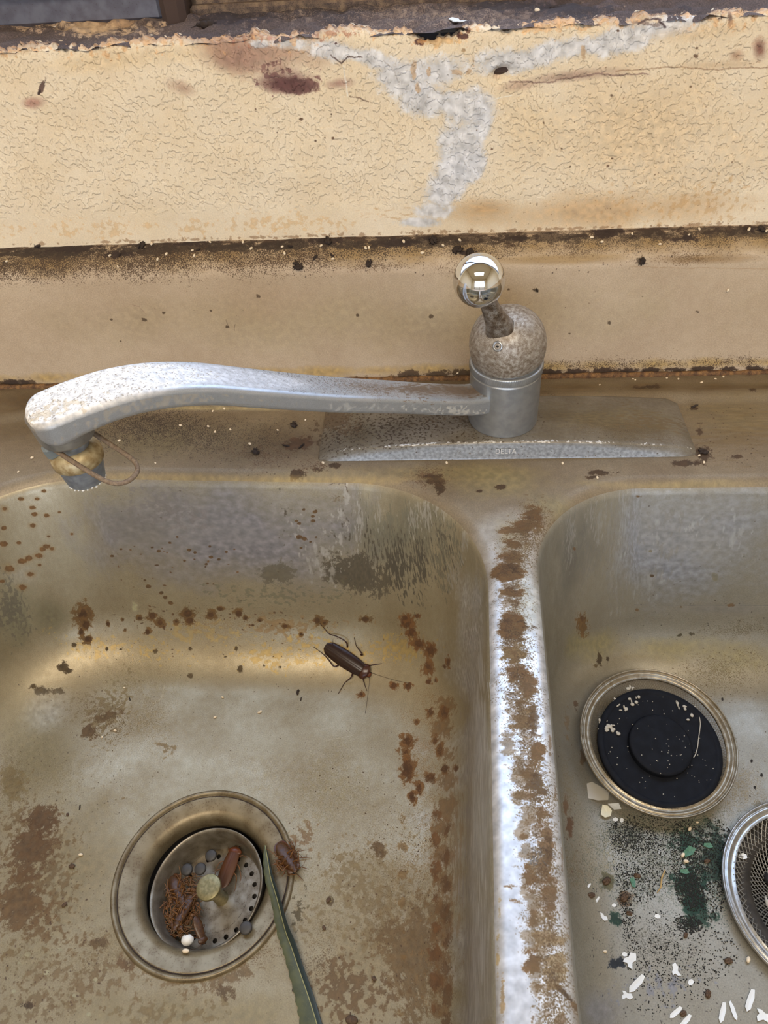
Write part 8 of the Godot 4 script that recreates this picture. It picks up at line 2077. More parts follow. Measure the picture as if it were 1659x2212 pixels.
func paint_right(r: Canvas):
	r.ground(rgb(156, 150, 134), rgb(134, 127, 110), 0.10, 0.42, 0.2, 0.45, 0.8, 0.8)
	r.st(132.2, 2.5, 84.9, 5.9, 3.7, 70.3, rgb(144,145,148), 0.95, SOFT, 0, 0.46, 0.4)
	r.st(138.8, -4.4, 50.9, 3.3, 2.3, 40.2, rgb(134,132,126), 0.6, SOFT)
	r.st(47.6, 11.7, 115.2, -26, 17.6, 48.8, rgb(116,112,104), 0.55, MOTTLE, 8, 0.85, 0, Vector2(1.5, 0.4))
	r.st(-6.2, 39.2, 65, -28.6, 6.2, 59.5, rgb(88,84,74), 0.65, SOFT)
	r.st(86.2, -12.6, 17.2, -1.3, 4.1, 25, rgb(160,158,152), 0.5, MOTTLE, 0, 0.42, 0.5, Vector2(1.5, 0.4))
	r.st(125, -1.7, 3.3, 0.3, 1, 29.5, rgb(160,158,152), 0.5, MOTTLE, 0, 0.42, 0.5, Vector2(1.5, 0.4))
	r.st(142.9, -11.3, 9.1, 0.6, 1.9, 28.8, rgb(160,158,152), 0.5, MOTTLE, 0, 0.42, 0.5, Vector2(1.5, 0.4))
	r.st(29.3, -5.7, 29.9, -9.7, 8.7, 19.5, rgb(160,158,152), 0.5, MOTTLE, 0, 0.42, 0.5, Vector2(1.5, 0.4))
	r.st(162.3, 0.5, 11.6, 0.5, 2.3, 21.9, rgb(160,158,152), 0.5, MOTTLE, 0, 0.42, 0.5, Vector2(1.5, 0.4))
	r.st(115.7, 35.6, 16.8, 0.4, 1.1, 19.7, rgb(160,158,152), 0.5, MOTTLE, 0, 0.42, 0.5, Vector2(1.5, 0.4))
	r.st(-25.9, 34, 18.3, -11.6, 16.8, 17.8, rgb(160,158,152), 0.5, MOTTLE, 0, 0.42, 0.5, Vector2(1.5, 0.4))
	r.st(76.3, 18, 18.9, -2.5, 5.4, 22.2, rgb(160,158,152), 0.5, MOTTLE, 0, 0.42, 0.5, Vector2(1.5, 0.4))
	r.st(161, 60, 51.7, 1.7, 0.7, 7.3, rgb(110,106,100), 0.5, SOFT)
	r.th(110.8, 53.9, 147.8, 56.3, 0.4, rgb(104,100,94), 0.7, 0.1)
	r.th(147.8, 56.3, 188.5, 57.3, 0.4, rgb(104,100,94), 0.7, 0.1)
	r.st(58.3, 91.6, 59.2, -14, 3.5, 18, rgb(129,119,77), 0.6, SOFT)
	r.st(134.6, 91.4, 56.1, 2.4, -2.1, 13.8, rgb(148,135,86), 0.5, SOFT)
	r.st(175.8, 99.3, 28, 0.2, -1.5, 16.7, rgb(144,133,90), 0.5, SOFT)
	r.st(163.1, 109.2, 31.5, 0.4, -3.5, 19.9, rgb(94,83,54), 0.6, SPECK)
	r.st(175.9, 78.3, 23.9, 0.3, 0.5, 9.5, rgb(89,79,56), 0.6, SPECK)
	r.st(44.8, 79.2, 15.6, -4.4, 7.8, 11.4, rgb(101,76,44), 0.95, PATCH, 10, 0.9, 0)
	r.st(40, 74.5, 9.4, -2.7, 3.2, 5.6, rgb(76,53,30), 0.8, PATCH, 10, 0.9, 0)
	r.st(72.4, 101.5, 3.9, -0.6, -0.4, 5.7, rgb(59,47,29), 0.9, PATCH, 10, 0.9, 0)
	r.st(80.6, 100, 2.8, -0.3, -0.5, 3.6, rgb(56,45,30), 0.9, PATCH, 10, 0.9, 0)
	r.st(68.6, 106.7, 4.8, -1, -0.2, 2.9, rgb(76,61,35), 0.8, PATCH, 10, 0.9, 0)
	r.st(140.5, 81.7, 3.3, 0.1, -0.1, 3, rgb(63,58,42), 0.9, PATCH, 10, 0.9, 0)
	r.st(146.5, 81.2, 4.3, 0.2, -0, 3.7, rgb(60,54,40), 0.8, PATCH, 10, 0.9, 0)
	r.st(123.2, 29.9, 2.2, 0.2, 0.1, 2.3, rgb(71,54,34), 0.9, PATCH, 10, 0.9, 0)
	r.st(-9.6, 35, 6.3, -3.2, 0.9, 1.2, rust, 0.8, PATCH, 10, 0.9, 0)
	r.st(109.3, -33.8, 9.1, -0.1, 0.2, 1.4, rust, 0.8, PATCH, 10, 0.9, 0)
	r.st(114.2, 58.5, 2.8, 0.1, 0.1, 1.6, rust, 0.7, PATCH, 10, 0.9, 0)
	r.st(140.2, 57.1, 2.1, 0.1, 0.1, 2, rust, 0.7, PATCH, 10, 0.9, 0)
	r.st(168.4, 57, 2.6, 0.1, 0.2, 1.6, rust, 0.7, PATCH, 10, 0.9, 0)
	r.st(121.8, 9.2, 1.4, 0.1, 0, 1.5, rgb(102,86,52), 0.5, PATCH, 10, 0.9, 0)
	r.st(157, 32.2, 2, 0.1, 0.3, 3.1, rgb(111,99,60), 0.4, PATCH, 10, 0.9, 0)
	r.st(63.9, 26.2, 2.4, -0.4, 0.5, 1.5, rust, 0.7, PATCH, 10, 0.9, 0)
	r.st(45.4, 142.4, 3.8, -1.6, -0.5, 8.8, rgb(74,54,35), 0.8, PATCH, 10, 0.9, 0)
	r.st(48.1, 184.5, 3.5, -2.3, -0.9, 10.6, rgb(84,62,38), 0.7, PATCH, 10, 0.9, 0)
	r.st(36.2, 161.7, 4.3, -2.7, -1.1, 23.4, rgb(105,83,56), 0.6, MOTTLE, 10, 0.9, 0)
	r.st(31.6, 210.6, 12.9, -6.3, -4.7, 28.7, rgb(112,98,71), 0.6, SPECK)
	r.st(30.3, 231.2, 6, -2.2, -2, 10.4, rgb(84,55,32), 0.8, PATCH, 10, 0.9, 0)
	r.st(28.2, 222.3, 4.1, -1.7, -1.4, 7.9, rgb(92,62,36), 0.7, PATCH, 10, 0.9, 0)
	r.st(29.9, 254.1, 19.2, -4.1, -3.3, 13.7, rgb(102,83,55), 0.6, SPECK)
	r.st(96, 214.6, 55.7, -0.9, -1.9, 9.1, rgb(84,82,66), 0.6, SPECK)
	r.st(81.9, 241.1, 53.7, -1.1, -6.2, 31.1, rgb(84,88,74), 0.7, SPECK)
	r.st(110.1, 240.6, 30.9, -0.6, -8.2, 33.8, rgb(35,58,45), 0.75, SPECK)
	r.st(104, 254.4, 13.8, -0.3, -3.9, 16.2, rgb(24,51,40), 0.9, PATCH)
	r.st(103.5, 267.6, 9.2, -0.2, -2.3, 9.4, rgb(23,52,41), 0.95, SOLID)
	r.st(106.4, 232.1, 17.1, -0.3, -2.7, 11.6, rgb(28,54,42), 0.85, PATCH)
	r.st(123.4, 237.5, 12.9, -0.3, -5.9, 22.7, rgb(27,47,37), 0.8, PATCH)
	r.st(101.1, 277.8, 13.5, -4.6, 0.9, 6.1, rgb(24,49,38), 0.85, PATCH)
	r.st(55.7, 276.7, 5.8, 3.9, -2.9, 3, rgb(22,46,37), 0.9, PATCH)
	r.st(52.6, 298.5, 7.5, 1.7, -0.8, 3.5, rgb(30,34,40), 0.95, PATCH)
	r.st(53.8, 255.5, 7.2, -0.4, -1.2, 6.8, rgb(67,64,39), 0.7, PATCH)
	r.st(63.3, 265.9, 6, -0.1, -0.8, 4.7, rgb(76,53,32), 0.7, PATCH)
	r.st(76.3, 255, 25, -0.5, -4.3, 21.7, rgb(52,62,54), 0.65, SPECK)
	r.st(73.2, 226.9, 20.3, -0.4, -2.7, 14.7, rgb(60,66,54), 0.75, SPECK)
	r.st(121.8, 259.4, 7.1, -0.2, -4.9, 18.6, rgb(30,48,42), 0.75, SPECK)
	r.st(72.4, 288.4, 29, -0.7, -2.9, 14.7, rgb(70,70,62), 0.5, SPECK)
	r.st(55.2, 247.6, 18.3, -2.4, -5.7, 32.6, rgb(129,115,78), 0.4, SPECK)
	r.st(106.3, 220.4, 34.8, -0.6, -2.1, 9, rgb(60,70,58), 0.6, SPECK)
	r.st(75.3, 311.8, 27.9, -0.8, -1.9, 9.1, rgb(104,108,124), 0.5, MOTTLE)
	r.st(83.4, 309.3, 7.6, -0.2, -0.8, 3.7, rgb(57,62,76), 0.7, SPECK)
	r.st(33, 315.2, 22.3, 6.1, -4, 14.1, rgb(120,118,122), 0.5, SOFT)
	r.st(150.8, 195.1, 17.8, -0.3, -5.4, 19.1, rgb(120,105,73), 0.45, SPECK)
	r.st(158.9, 207.4, 8.7, -0.1, -3.7, 12.3, rgb(102,87,55), 0.5, SPECK)
	r.fl(81.9, 280.8, 50.6, -1.2, -10.6, 50, 320, 0.12, 0.45, rgb(50,46,42), 0.85, 0.5)
	r.fl(162.4, 112.5, 32.5, 0.3, -5.3, 23.3, 150, 0.15, 0.45, rgb(90,70,48), 0.8, 0.5)
	r.fl(93, 311.3, 40.4, -1.1, -4.9, 20.4, 110, 0.12, 0.5, rgb(60,54,50), 0.8, 0.5)
	r.fl(168.4, 154.6, 15.7, -0.2, -14.4, 49.7, 50, 0.15, 0.5, rgb(84,66,48), 0.8, 0.5)
	r.fl(33.9, 209.5, 13.4, -6.3, -8, 56.6, 60, 0.15, 0.6, rgb(100,70,48), 0.8, 0.5)
	r.fl(143.6, 69.5, 50.1, 2.2, 1.5, 24.4, 50, 0.15, 0.5, rgb(74,64,50), 0.8, 0.5)
	r.fl(137.1, 6.5, 44.9, 2.8, 2.1, 37.2, 26, 0.15, 0.45, rgb(84,70,52), 0.7, 0.5)
	r.st(166.7, 186.2, 1.2, -0, -0.5, 1.8, rgb(30,26,24), 0.95, SOLID)
	r.st(159.7, 194.9, 0.9, -0, -0.4, 1.3, rgb(30,26,24), 0.95, SOLID)
	r.st(157.4, 129.4, 0.9, -0, -0.5, 1.4, rgb(30,26,24), 0.95, SOLID)
	r.st(163, 176.3, 0.9, -0, -0.4, 1.4, rgb(30,26,24), 0.95, SOLID)
	r.fl(103, 195.8, 69.1, -1, -36.1, 166.6, 900, 0.1, 0.26, rgb(84,70,52), 0.7, 0.5)

func paint_plate(c: Canvas):
	c.ground(rgb(138, 132, 120), rgb(104, 94, 78), 0.12, 0.5, 0.2, 0.4)
	c.st(69.2, 2.3, 76.4, 2, -5, 31.3, rgb(104,90,61), 0.8, SOFT, 8, 0.85, 0, Vector2(0.5, 1.5))
	c.st(-106.6, 8.3, 36.4, 0.9, 2.2, 31.5, rgb(101,87,61), 0.6, SOFT)
	c.st(-77.1, 3.8, 66.1, 1.7, 1, 31.7, rgb(59,47,32), 0.85, [0.3, 0.3, 1.9, 0.5, 0.34, 0.12])
	c.st(83.2, 13, 53.1, 1.3, -4.6, 25.3, rgb(88,72,46), 0.7, SPECK, 8, 0.85, 0, Vector2(0.4, 1.5))
	c.st(-27.5, -5.6, 39.6, 1.1, -0.9, 26.9, rgb(89,72,49), 0.5, MOTTLE)
	c.st(37.8, -3.8, 19.4, 0.5, -1.9, 16, rgb(78,65,43), 0.5, SOFT)
	c.st(101.9, -2.1, 38.1, 1, -4.2, 21, rgb(99,81,52), 0.6, MOTTLE, 8, 0.85, 0, Vector2(0.4, 1.5))
	c.st(-121.2, -8.1, 20.4, 0.5, 2.9, 32.9, rgb(83,63,41), 0.6, PATCH)
	c.fl(-93.4, 8.6, 39.6, 1, 1.4, 26.2, 200, 0.2, 0.55, rgb(70,50,36), 0.85, 0.5)
	c.fl(82.3, 18, 46.6, 1.1, -2.7, 15, 60, 0.2, 0.5, rgb(84,62,42), 0.8, 0.5)
	c.st(0, 38, 150, 0, 0, 10, rgb(146, 147, 146), 0.95, EVEN, 0, 0.46, 0.55)
	c.st(0, 27.5, 150, 0, 0, 1.6, rgb(214, 212, 206), 0.7, MOTTLE, 0, 0.4, 0.5)
	c.fl(0, 38, 130, 0, 0, 6, 90, 0.2, 0.6, rgb(96, 76, 58), 0.7)

func paint_spout(c: Canvas):
	c.ground(rgb(176, 178, 180), rgb(156, 160, 162), 0.08, 0.42, 0.2, 0.6)
	c.st(30, 22, 60, 0, 0, 16, rgb(98,78,58), 0.9, SOFT)
	c.st(60, 22, 70, 0, 0, 15, rgb(100,82,62), 0.85, MOTTLE, 8, 0.85, 0, Vector2(0.6, 1.6))
	c.st(110, 22, 50, 0, 0, 14, rgb(110,92,72), 0.7, SPECK)
	c.st(90, 22, 60, 0, 0, 14, rgb(92,72,52), 0.6, SPECK)
	c.fl(150, 21, 60, 0, 0, 13, 1500, 0.18, 0.45, rgb(96, 84, 70), 0.8, 0.55)
	c.fl(215, 21, 60, 0, 0, 13, 900, 0.18, 0.42, rgb(132, 118, 98), 0.6, 0.55)
	c.st(265, 20, 75, 0, 0, 18, rgb(222,212,196), 0.95, EVEN, 4, 0.7, 0.0)
	c.st(195, 20, 60, 0, 0, 14, rgb(206,206,206), 0.6, EVEN, 0, 0.5, 0.3)
	c.fl(260, 21, 60, 0, 0, 14, 1300, 0.2, 0.5, rgb(158, 138, 108), 0.6, 0.5)
	c.st(285, 16, 26, 0, 0, 8, rgb(170,148,112), 0.5, MOTTLE)
	c.st(240, 79, 60, 0, 0, 7, rgb(140,128,108), 0.5, MOTTLE)
	c.st(40, 79, 40, 0, 0, 7, rgb(176,170,154), 0.6, MOTTLE)
	c.st(110, 79, 60, 0, 0, 5, rgb(168,164,152), 0.4, MOTTLE)

# ---- the things in the left basin
func leg(o: Node3D, pts: Array, m: Material, thick := 0.55):
	var r := []
	var p := curve(pts, 14)
	for i in p.size(): r.append(lerpf(thick, thick * 0.3, float(i) / (p.size() - 1)))
	part(o, "leg", tube(p, r, 6), m)

# An insect built along +x (head), y up; legs and feelers are given as points on its own plane.
func insect(o: Node3D, len: float, wid: float, wing_m: Material, shield_m: Material, body_m: Material, leg_m: Material, legs: Array, feelers: Array, tails: Array, wings := true):
	var h := len * 0.5
	var st := [[-1.0, 0.10, 0.10], [-0.93, 0.45, 0.3], [-0.8, 0.72, 0.5], [-0.55, 0.92, 0.72], [-0.2, 1.0, 0.85], [0.15, 0.92, 0.9], [0.45, 0.8, 0.9], [0.68, 0.62, 0.8], [0.78, 0.40, 0.62], [0.84, 0.44, 0.66], [0.92, 0.42, 0.62], [0.98, 0.28, 0.4], [1.0, 0.06, 0.1]]
	var P := PackedVector3Array()
	for i in 49:
		var f := i / 48.0 * (st.size() - 1)
		var k := mini(int(f), st.size() - 2)
		var u: float = f - k
		var ring_w: float = 1.0 + (0.035 * sin(i * 2.1) if i < 30 else 0.0)
		var xx: float = lerpf(st[k][0], st[k + 1][0], u) * h
		var ww: float = lerpf(st[k][1], st[k + 1][1], u) * wid * 0.42 * ring_w
		var hh: float = lerpf(st[k][2], st[k + 1][2], u) * wid * 0.2 * ring_w
		for j in 20:
			var t := TAU * j / 20
			P.append(Vector3(xx, wid * 0.22 + hh * sin(t), ww * cos(t)))
	part(o, "body", sheet(P, 20, 49, 1, false), body_m)
	if wings:
		for sd in [-1.0, 1.0]:
			P = PackedVector3Array()
			var rows := 18
			for i in rows:
				var f := float(i) / (rows - 1)
				var xx := lerpf(0.62, -1.08, f) * h
				var w2: float = wid * 0.52 * pow(sin(PI * clampf(0.16 + f * 0.72, 0, 1)), 0.34) * sqrt(clampf((1.03 - f) * 9.0, 0.1, 1.0))
				for j in 16:
					var t := TAU * j / 16
					var z: float = (0.5 + 0.5 * cos(t)) * w2 * 1.04 - 0.05 * w2 - (0.04 * wid if sd < 0 else 0.0)
					var top := wid * 0.44 - 0.5 * wid * pow(z / (wid * 0.62), 2) * 0.45 - f * f * wid * 0.12
					P.append(Vector3(xx, top + sin(t) * 0.28 + (0.12 if sd > 0 else 0.0), z * sd))
			part(o, "wing", sheet(P, 16, rows, 1, sd > 0), wing_m)
	P = PackedVector3Array()
	for i in 9:
		var p := -PI / 2 + PI * i / 8
		for j in 20:
			var t := TAU * j / 20
			P.append(Vector3(h * (0.70 + 0.22 * cos(p) * cos(t)), wid * (0.33 + 0.11 * sin(p) - 0.06 * pow(cos(p) * sin(t), 2)), wid * 0.46 * cos(p) * sin(t)))
	part(o, "shield", sheet(P, 20, 9, 1), shield_m)
	for l in legs: leg(o, l, leg_m, wid * 0.05)
	for f in feelers:
		part(o, "antenna", tube(curve(f, 18), [0.2, 0.18, 0.16, 0.14, 0.12], 5), leg_m)
	for f in tails:
		part(o, "cercus", tube(f, [0.3, 0.22, 0.1], 5), leg_m)
	for sd in [-1.0, 1.0]:
		part(o, "eye", ellipsoid(Vector3(0.6, 0.8, 0.5), 10), M.dropping_black, Vector3(h * 0.94, wid * 0.24, sd * wid * 0.15))

func curled_legs(rng: RandomNumberGenerator, h: float, wid: float) -> Array:
	var out := []
	for k in [-0.1, 0.2, 0.5]:
		for sd in [-1.0, 1.0]:
			var b := Vector3(h * k, wid * 0.02, sd * wid * 0.15)
			var e := b + Vector3(rng.randf_range(-3, 3), -wid * rng.randf_range(0.2, 0.4), sd * wid * rng.randf_range(0.25, 0.5))
			var f := e + Vector3(rng.randf_range(-6, 4), -wid * rng.randf_range(0.1, 0.35), sd * wid * rng.randf_range(-0.5, 0.5))
			out.append([b, b.lerp(e, 0.6) + Vector3(0, -0.4, 0), e, f, f + Vector3(rng.randf_range(-3, 1), rng.randf_range(-0.5, 1.2), rng.randf_range(-2, 2))])
	return out

func place(o: Node3D, at: Vector3, up: Vector3, forward: Vector3):
	var y := up.normalized()
	var x := (forward - y * forward.dot(y)).normalized()
	o.transform = Transform3D(Basis(x, y, x.cross(y)), at * MM)

# loose legs and chips of husk heaped in a patch
func leg_heap(parent: Node3D, n: String, count: int, rx: float, rz: float, height: float, m: Material, sd: int):
	var rng := RandomNumberGenerator.new()
	rng.seed = sd
	var all := []
	for i in count:
		var t := rng.randf() * TAU; var r := sqrt(rng.randf())
		var p := Vector3(rx * r * cos(t), 0.6 + height * (1 - r * r) * rng.randf(), rz * r * sin(t))
		var a := rng.randf() * TAU
		var l := rng.randf_range(3.0, 8.0)
		var d := Vector3(cos(a) * l, rng.randf_range(-0.2, 0.35) * l, sin(a) * l)
		if p.y + d.y < 0.4: d.y = 0.4 - p.y
		var k := rng.randf_range(0.22, 0.5)
		all.append(tube([p, p + d * 0.5 + Vector3(0, 0.4, 0), p + d], [k * 0.5, k, k * 0.25], 5))
		if i % 3 == 0:
			var chip := [Vector2(-1.6, -1), Vector2(0.4, -1.5), Vector2(1.9, -0.2), Vector2(0.8, 1.4), Vector2(-1.2, 1.1)]
			var e := ellipsoid(Vector3(rng.randf_range(0.8, 2.2), rng.randf_range(0.4, 1.0), rng.randf_range(0.8, 1.6)), 8, Vector3(p.x * 0.8, maxf(0.5, p.y * 0.7), p.z * 0.8))
			all.append(e)
	var o := part(parent, n, join(all), m)
	o.set_meta("kind", "stuff")

func left_basin_things():
	var r := thing("cockroach", "large dark brown cockroach with long feelers on the back slope of the left basin", "insect")
	place(r, Vector3(-112.97, -134.44, 105.32), Vector3(-0.1, 0.84, 0.53), Vector3(0.84, -0.21, 0.5))
	insect(r, 39.7, 13.1, M.wing_dark, M.shield_red, M.body_red, M.leg_dark, [[Vector3(-6.71, 3.12, -8.04), Vector3(-9.15, 6.52, -11.01), Vector3(-17.33, 7.16, -10.62), Vector3(-23.1, 6.19, -8.96), Vector3(-28.27, 7.7, -10.4), Vector3(-32.99, 9.92, -12.04)], [Vector3(4.83, 2.1, -8.75), Vector3(6.34, 4.26, -9.56), Vector3(1.97, 3.3, -11.25), Vector3(-1.67, 2.29, -12.34), Vector3(-6.14, 3.63, -16.78)], [Vector3(13.44, 1.8, -4.73), Vector3(15.62, 2.88, -6.41), Vector3(18.32, 1.79, -8.88), Vector3(22, 1.76, -11.93)], [Vector3(-5.08, 1.91, 5.49), Vector3(-6.87, 4.46, 9.28), Vector3(-12.21, 3.9, 7.88), Vector3(-18.23, 2.46, 6.47), Vector3(-23.91, 2.82, 6), Vector3(-28.88, 3.55, 5.84)], [Vector3(6.3, 1.59, 4.84), Vector3(8.08, 3.74, 8.49), Vector3(6.78, 3.13, 12.54), Vector3(5.83, 2.47, 16.02), Vector3(6.46, 4.47, 24.26)], [Vector3(13.36, 1.91, 3.29), Vector3(15.72, 3.18, 4.71), Vector3(18.95, 2.37, 7.67), Vector3(23.47, 3.1, 10.9)]], [[Vector3(18.97, 3.45, -2.01), Vector3(24.79, 5.32, -3.48), Vector3(29.95, 6.08, -4.95), Vector3(38.66, 6.49, -7.61), Vector3(48.67, 7.49, -11.68)], [Vector3(19.13, 3.52, 1.13), Vector3(22.19, 5.48, 4.96), Vector3(24.85, 6.33, 10.4), Vector3(28.17, 7.03, 16.78), Vector3(32.08, 9.97, 24.06)]], [[Vector3(-17.22, 4.72, -3.55), Vector3(-18.19, 5.47, -5.46), Vector3(-19.2, 5.78, -7.01)], [Vector3(-16.5, 3.68, 3.26), Vector3(-17.74, 3.68, 5.49), Vector3(-18.75, 3.45, 7.58)]])
	# the strainer basket tipped in the drain
	var b := thing("basket_strainer", "tipped steel strainer basket sitting in the left drain with a round knob", "strainer", Vector3(-193.17, -150.00, 264.20))
	b.rotation = Vector3(0.05, 0.0, 0.15)
	var floor_y := -19.0
	var prof := []
	for v in [[31.5, floor_y], [33.2, floor_y + 2.0], [34.6, -4], [35.6, -1.2], [36.8, 0.2], [37.0, 1.0], [36.2, 1.3], [34.9, -0.2], [33.6, -4], [32.0, floor_y + 3.0], [30.2, floor_y + 1.0]]: prof.append(Vector2(v[0], v[1]))
	part(b, "basket_wall", lathe(prof, 80), M.basket_steel)
	part(b, "basket_floor", pierced_disc(30.6, floor_y + 0.9, 25.5, 22, 1.55, 0.9), M.basket_steel)
	part(b, "dark_below", lathe([Vector2(31, floor_y - 2.4), Vector2(0, floor_y - 2.4)], 40), M.cup_dark)
	var post := part(b, "post", lathe([Vector2(4.6, floor_y + 0.9), Vector2(4.2, floor_y + 4), Vector2(4.2, 1), Vector2(5.2, 3.2)], 32), M.knob_brass, Vector3(3.47, 0, 0.89))
	part(post, "knob", lathe([Vector2(4.6, 2.2), Vector2(7.4, 2.8), Vector2(8.0, 3.6), Vector2(8.0, 5.0), Vector2(7.4, 5.8), Vector2(4, 6.0), Vector2(0, 5.7)], 40), M.knob_brass)
	var rng := RandomNumberGenerator.new()
	rng.seed = 41
	var r2 := thing("cockroach", "reddish cockroach lying beside the round knob inside the strainer basket", "insect")
	place(r2, Vector3(-183.43, -162.5, 246.35), Vector3(-0.148, 0.985, 0.05), Vector3(5.8, 1, -20.08))
	insect(r2, 26.0, 10.5, M.husk_wing, M.body_red, M.husk_body, M.husk_leg, [[Vector3(2, 2, 4), Vector3(1, 3.4, 7), Vector3(-4, 1.0, 10), Vector3(-7, 0.6, 10.5)], [Vector3(-3, 2, 4), Vector3(-5, 3.4, 8), Vector3(-10, 1, 9), Vector3(-13, 0.6, 9.5)], [Vector3(6, 2, 3), Vector3(8, 3, 6), Vector3(8, 1, 9)], [Vector3(2, 2, -4), Vector3(0, 3.4, -7), Vector3(-6, 1.4, -9)], [Vector3(-3, 2, -4), Vector3(-5, 3, -7), Vector3(-11, 1.4, -7.5)], [Vector3(6, 2, -3), Vector3(9, 3, -5), Vector3(11, 1, -7)]], [[Vector3(13, 3, 2), Vector3(16, 4, 6), Vector3(13, 4, 11), Vector3(8, 3, 12)]], [])
	var d0 := thing("dead_cockroach", "dead cockroach on its back, legs up, at the left side of the strainer basket", "insect")
	place(d0, Vector3(-215.95, -160.8, 261.58), Vector3(0.1, -0.99, 0.08), Vector3(10.43, 0, 14.48))
	insect(d0, 24, 10.1, M.husk_wing, M.husk_body, M.husk_body, M.husk_leg, curled_legs(rng, 12.0, 10.1), [[Vector3(10.8, 2, 1), Vector3(12.0, 0, 6), Vector3(7.2, 1, 11)]], [], true)
	var d1 := thing("dead_cockroach", "dead cockroach husk heaped against the knob post in the strainer basket", "insect")
	place(d1, Vector3(-209.13, -159.8, 274.59), Vector3(0.1, -0.99, 0.08), Vector3(-3.6, 0, 14.22))
	insect(d1, 23, 9.7, M.husk_wing, M.husk_body, M.husk_body, M.husk_leg, curled_legs(rng, 11.5, 9.7), [[Vector3(10.3, 2, 1), Vector3(11.5, 0, 6), Vector3(6.9, 1, 11)]], [], false)
	var d2 := thing("dead_cockroach", "crumpled brown cockroach husk at the lower wall of the strainer basket", "insect")
	place(d2, Vector3(-195.99, -160.8, 285.2), Vector3(0.5, 0.8, 0.1), Vector3(7.14, 0, 9.71))
	insect(d2, 17, 7.1, M.husk_wing, M.husk_body, M.husk_body, M.husk_leg, curled_legs(rng, 8.5, 7.1), [[Vector3(7.7, 2, 1), Vector3(8.5, 0, 6), Vector3(5.1, 1, 11)]], [], false)
	var d3 := thing("dead_cockroach", "dead cockroach on its back outside the left drain, beside the leaf tip", "insect")
	place(d3, Vector3(-143.39, -139, 247.53), Vector3(0.1, -0.99, 0.08), Vector3(10.22, -0, 13))
	insect(d3, 24, 10.1, M.husk_wing, M.husk_body, M.husk_body, M.husk_leg, curled_legs(rng, 12.0, 10.1), [[Vector3(10.8, 2, 1), Vector3(12.0, 0, 6), Vector3(7.2, 1, 11)]], [], true)
	var lh3 := thing("insect_legs", "tangle of loose brown insect legs filling the left half of the strainer basket", "insect remains", Vector3(-211.44, -167, 269.92))
	lh3.set_meta("kind", "stuff")
	leg_heap(lh3, "legs", 210, 13, 21, 8, M.husk_leg, 3)
	leg_heap(lh3, "dusty_chips", 70, 10.4, 21, 4, M.husk_dusty, 4)
	var lh8 := thing("insect_legs", "tangle of loose brown insect legs on the floor beside the leaf tip", "insect remains", Vector3(-142.89, -145, 248.61))
	lh8.set_meta("kind", "stuff")
	leg_heap(lh8, "legs", 70, 9, 9, 4, M.husk_leg, 8)
	leg_heap(lh8, "dusty_chips", 23, 7.2, 9, 2, M.husk_dusty, 9)
	var shell := thing("eggshell_piece", "white curved shell fragment at the lower edge of the strainer basket", "shell", Vector3(-200.72, -157, 291.63))
	var half := PackedVector3Array()
	for j in 9:
		for i in 24:
			var t := TAU * i / 24
			var a := (j / 8.0) * (1.9 + 0.5 * sin(t * 2.0 + 1.0) + 0.3 * sin(t * 5.0))
			half.append(Vector3(4.0 * sin(a) * cos(t), 3.6 * cos(a), 3.4 * sin(a) * sin(t)))
	part(shell, "shell_wall", sheet(half, 24, 9, 1, true), M.shell_white)
	shell.rotation = Vector3(0.7, 0.4, 0.6)
	bit("disc", "rubber_disc", "dark grey round disc on the drain rim just outside the strainer basket", "disc", "dark round discs in the left drain", Vector3(-162.73, -144.5, 288.15), Vector3(-0.1, 0.98, 0.12), 0.98, 1.00)
	bit("disc", "rubber_disc", "dark round disc at the roach's flank under the strainer wall, uppermost of the three", "disc", "dark round discs in the left drain", Vector3(-197.06, -161, 240.15), Vector3(-0.1, 0.98, 0.12), 0.98, 1.00)
	bit("disc", "rubber_disc", "dark round disc touching the upper side of the brass knob", "disc", "dark round discs in the left drain", Vector3(-201.81, -159, 249.53), Vector3(-0.1, 0.98, 0.12), 0.98, 1.00)
	bit("disc", "rubber_disc", "dark round disc left of the brass knob at the edge of the insect legs", "disc", "dark round discs in the left drain", Vector3(-211.8, -163, 248.67), Vector3(-0.1, 0.98, 0.12), 0.98, 1.00)
	bit("pellet", "white_pellet", "pale pellet caught under the front edge of the strainer basket", "pellet", "", Vector3(-197.12, -147, 300.79), Vector3(0, 1, 0), 1.60, 0.30)
	leaf()

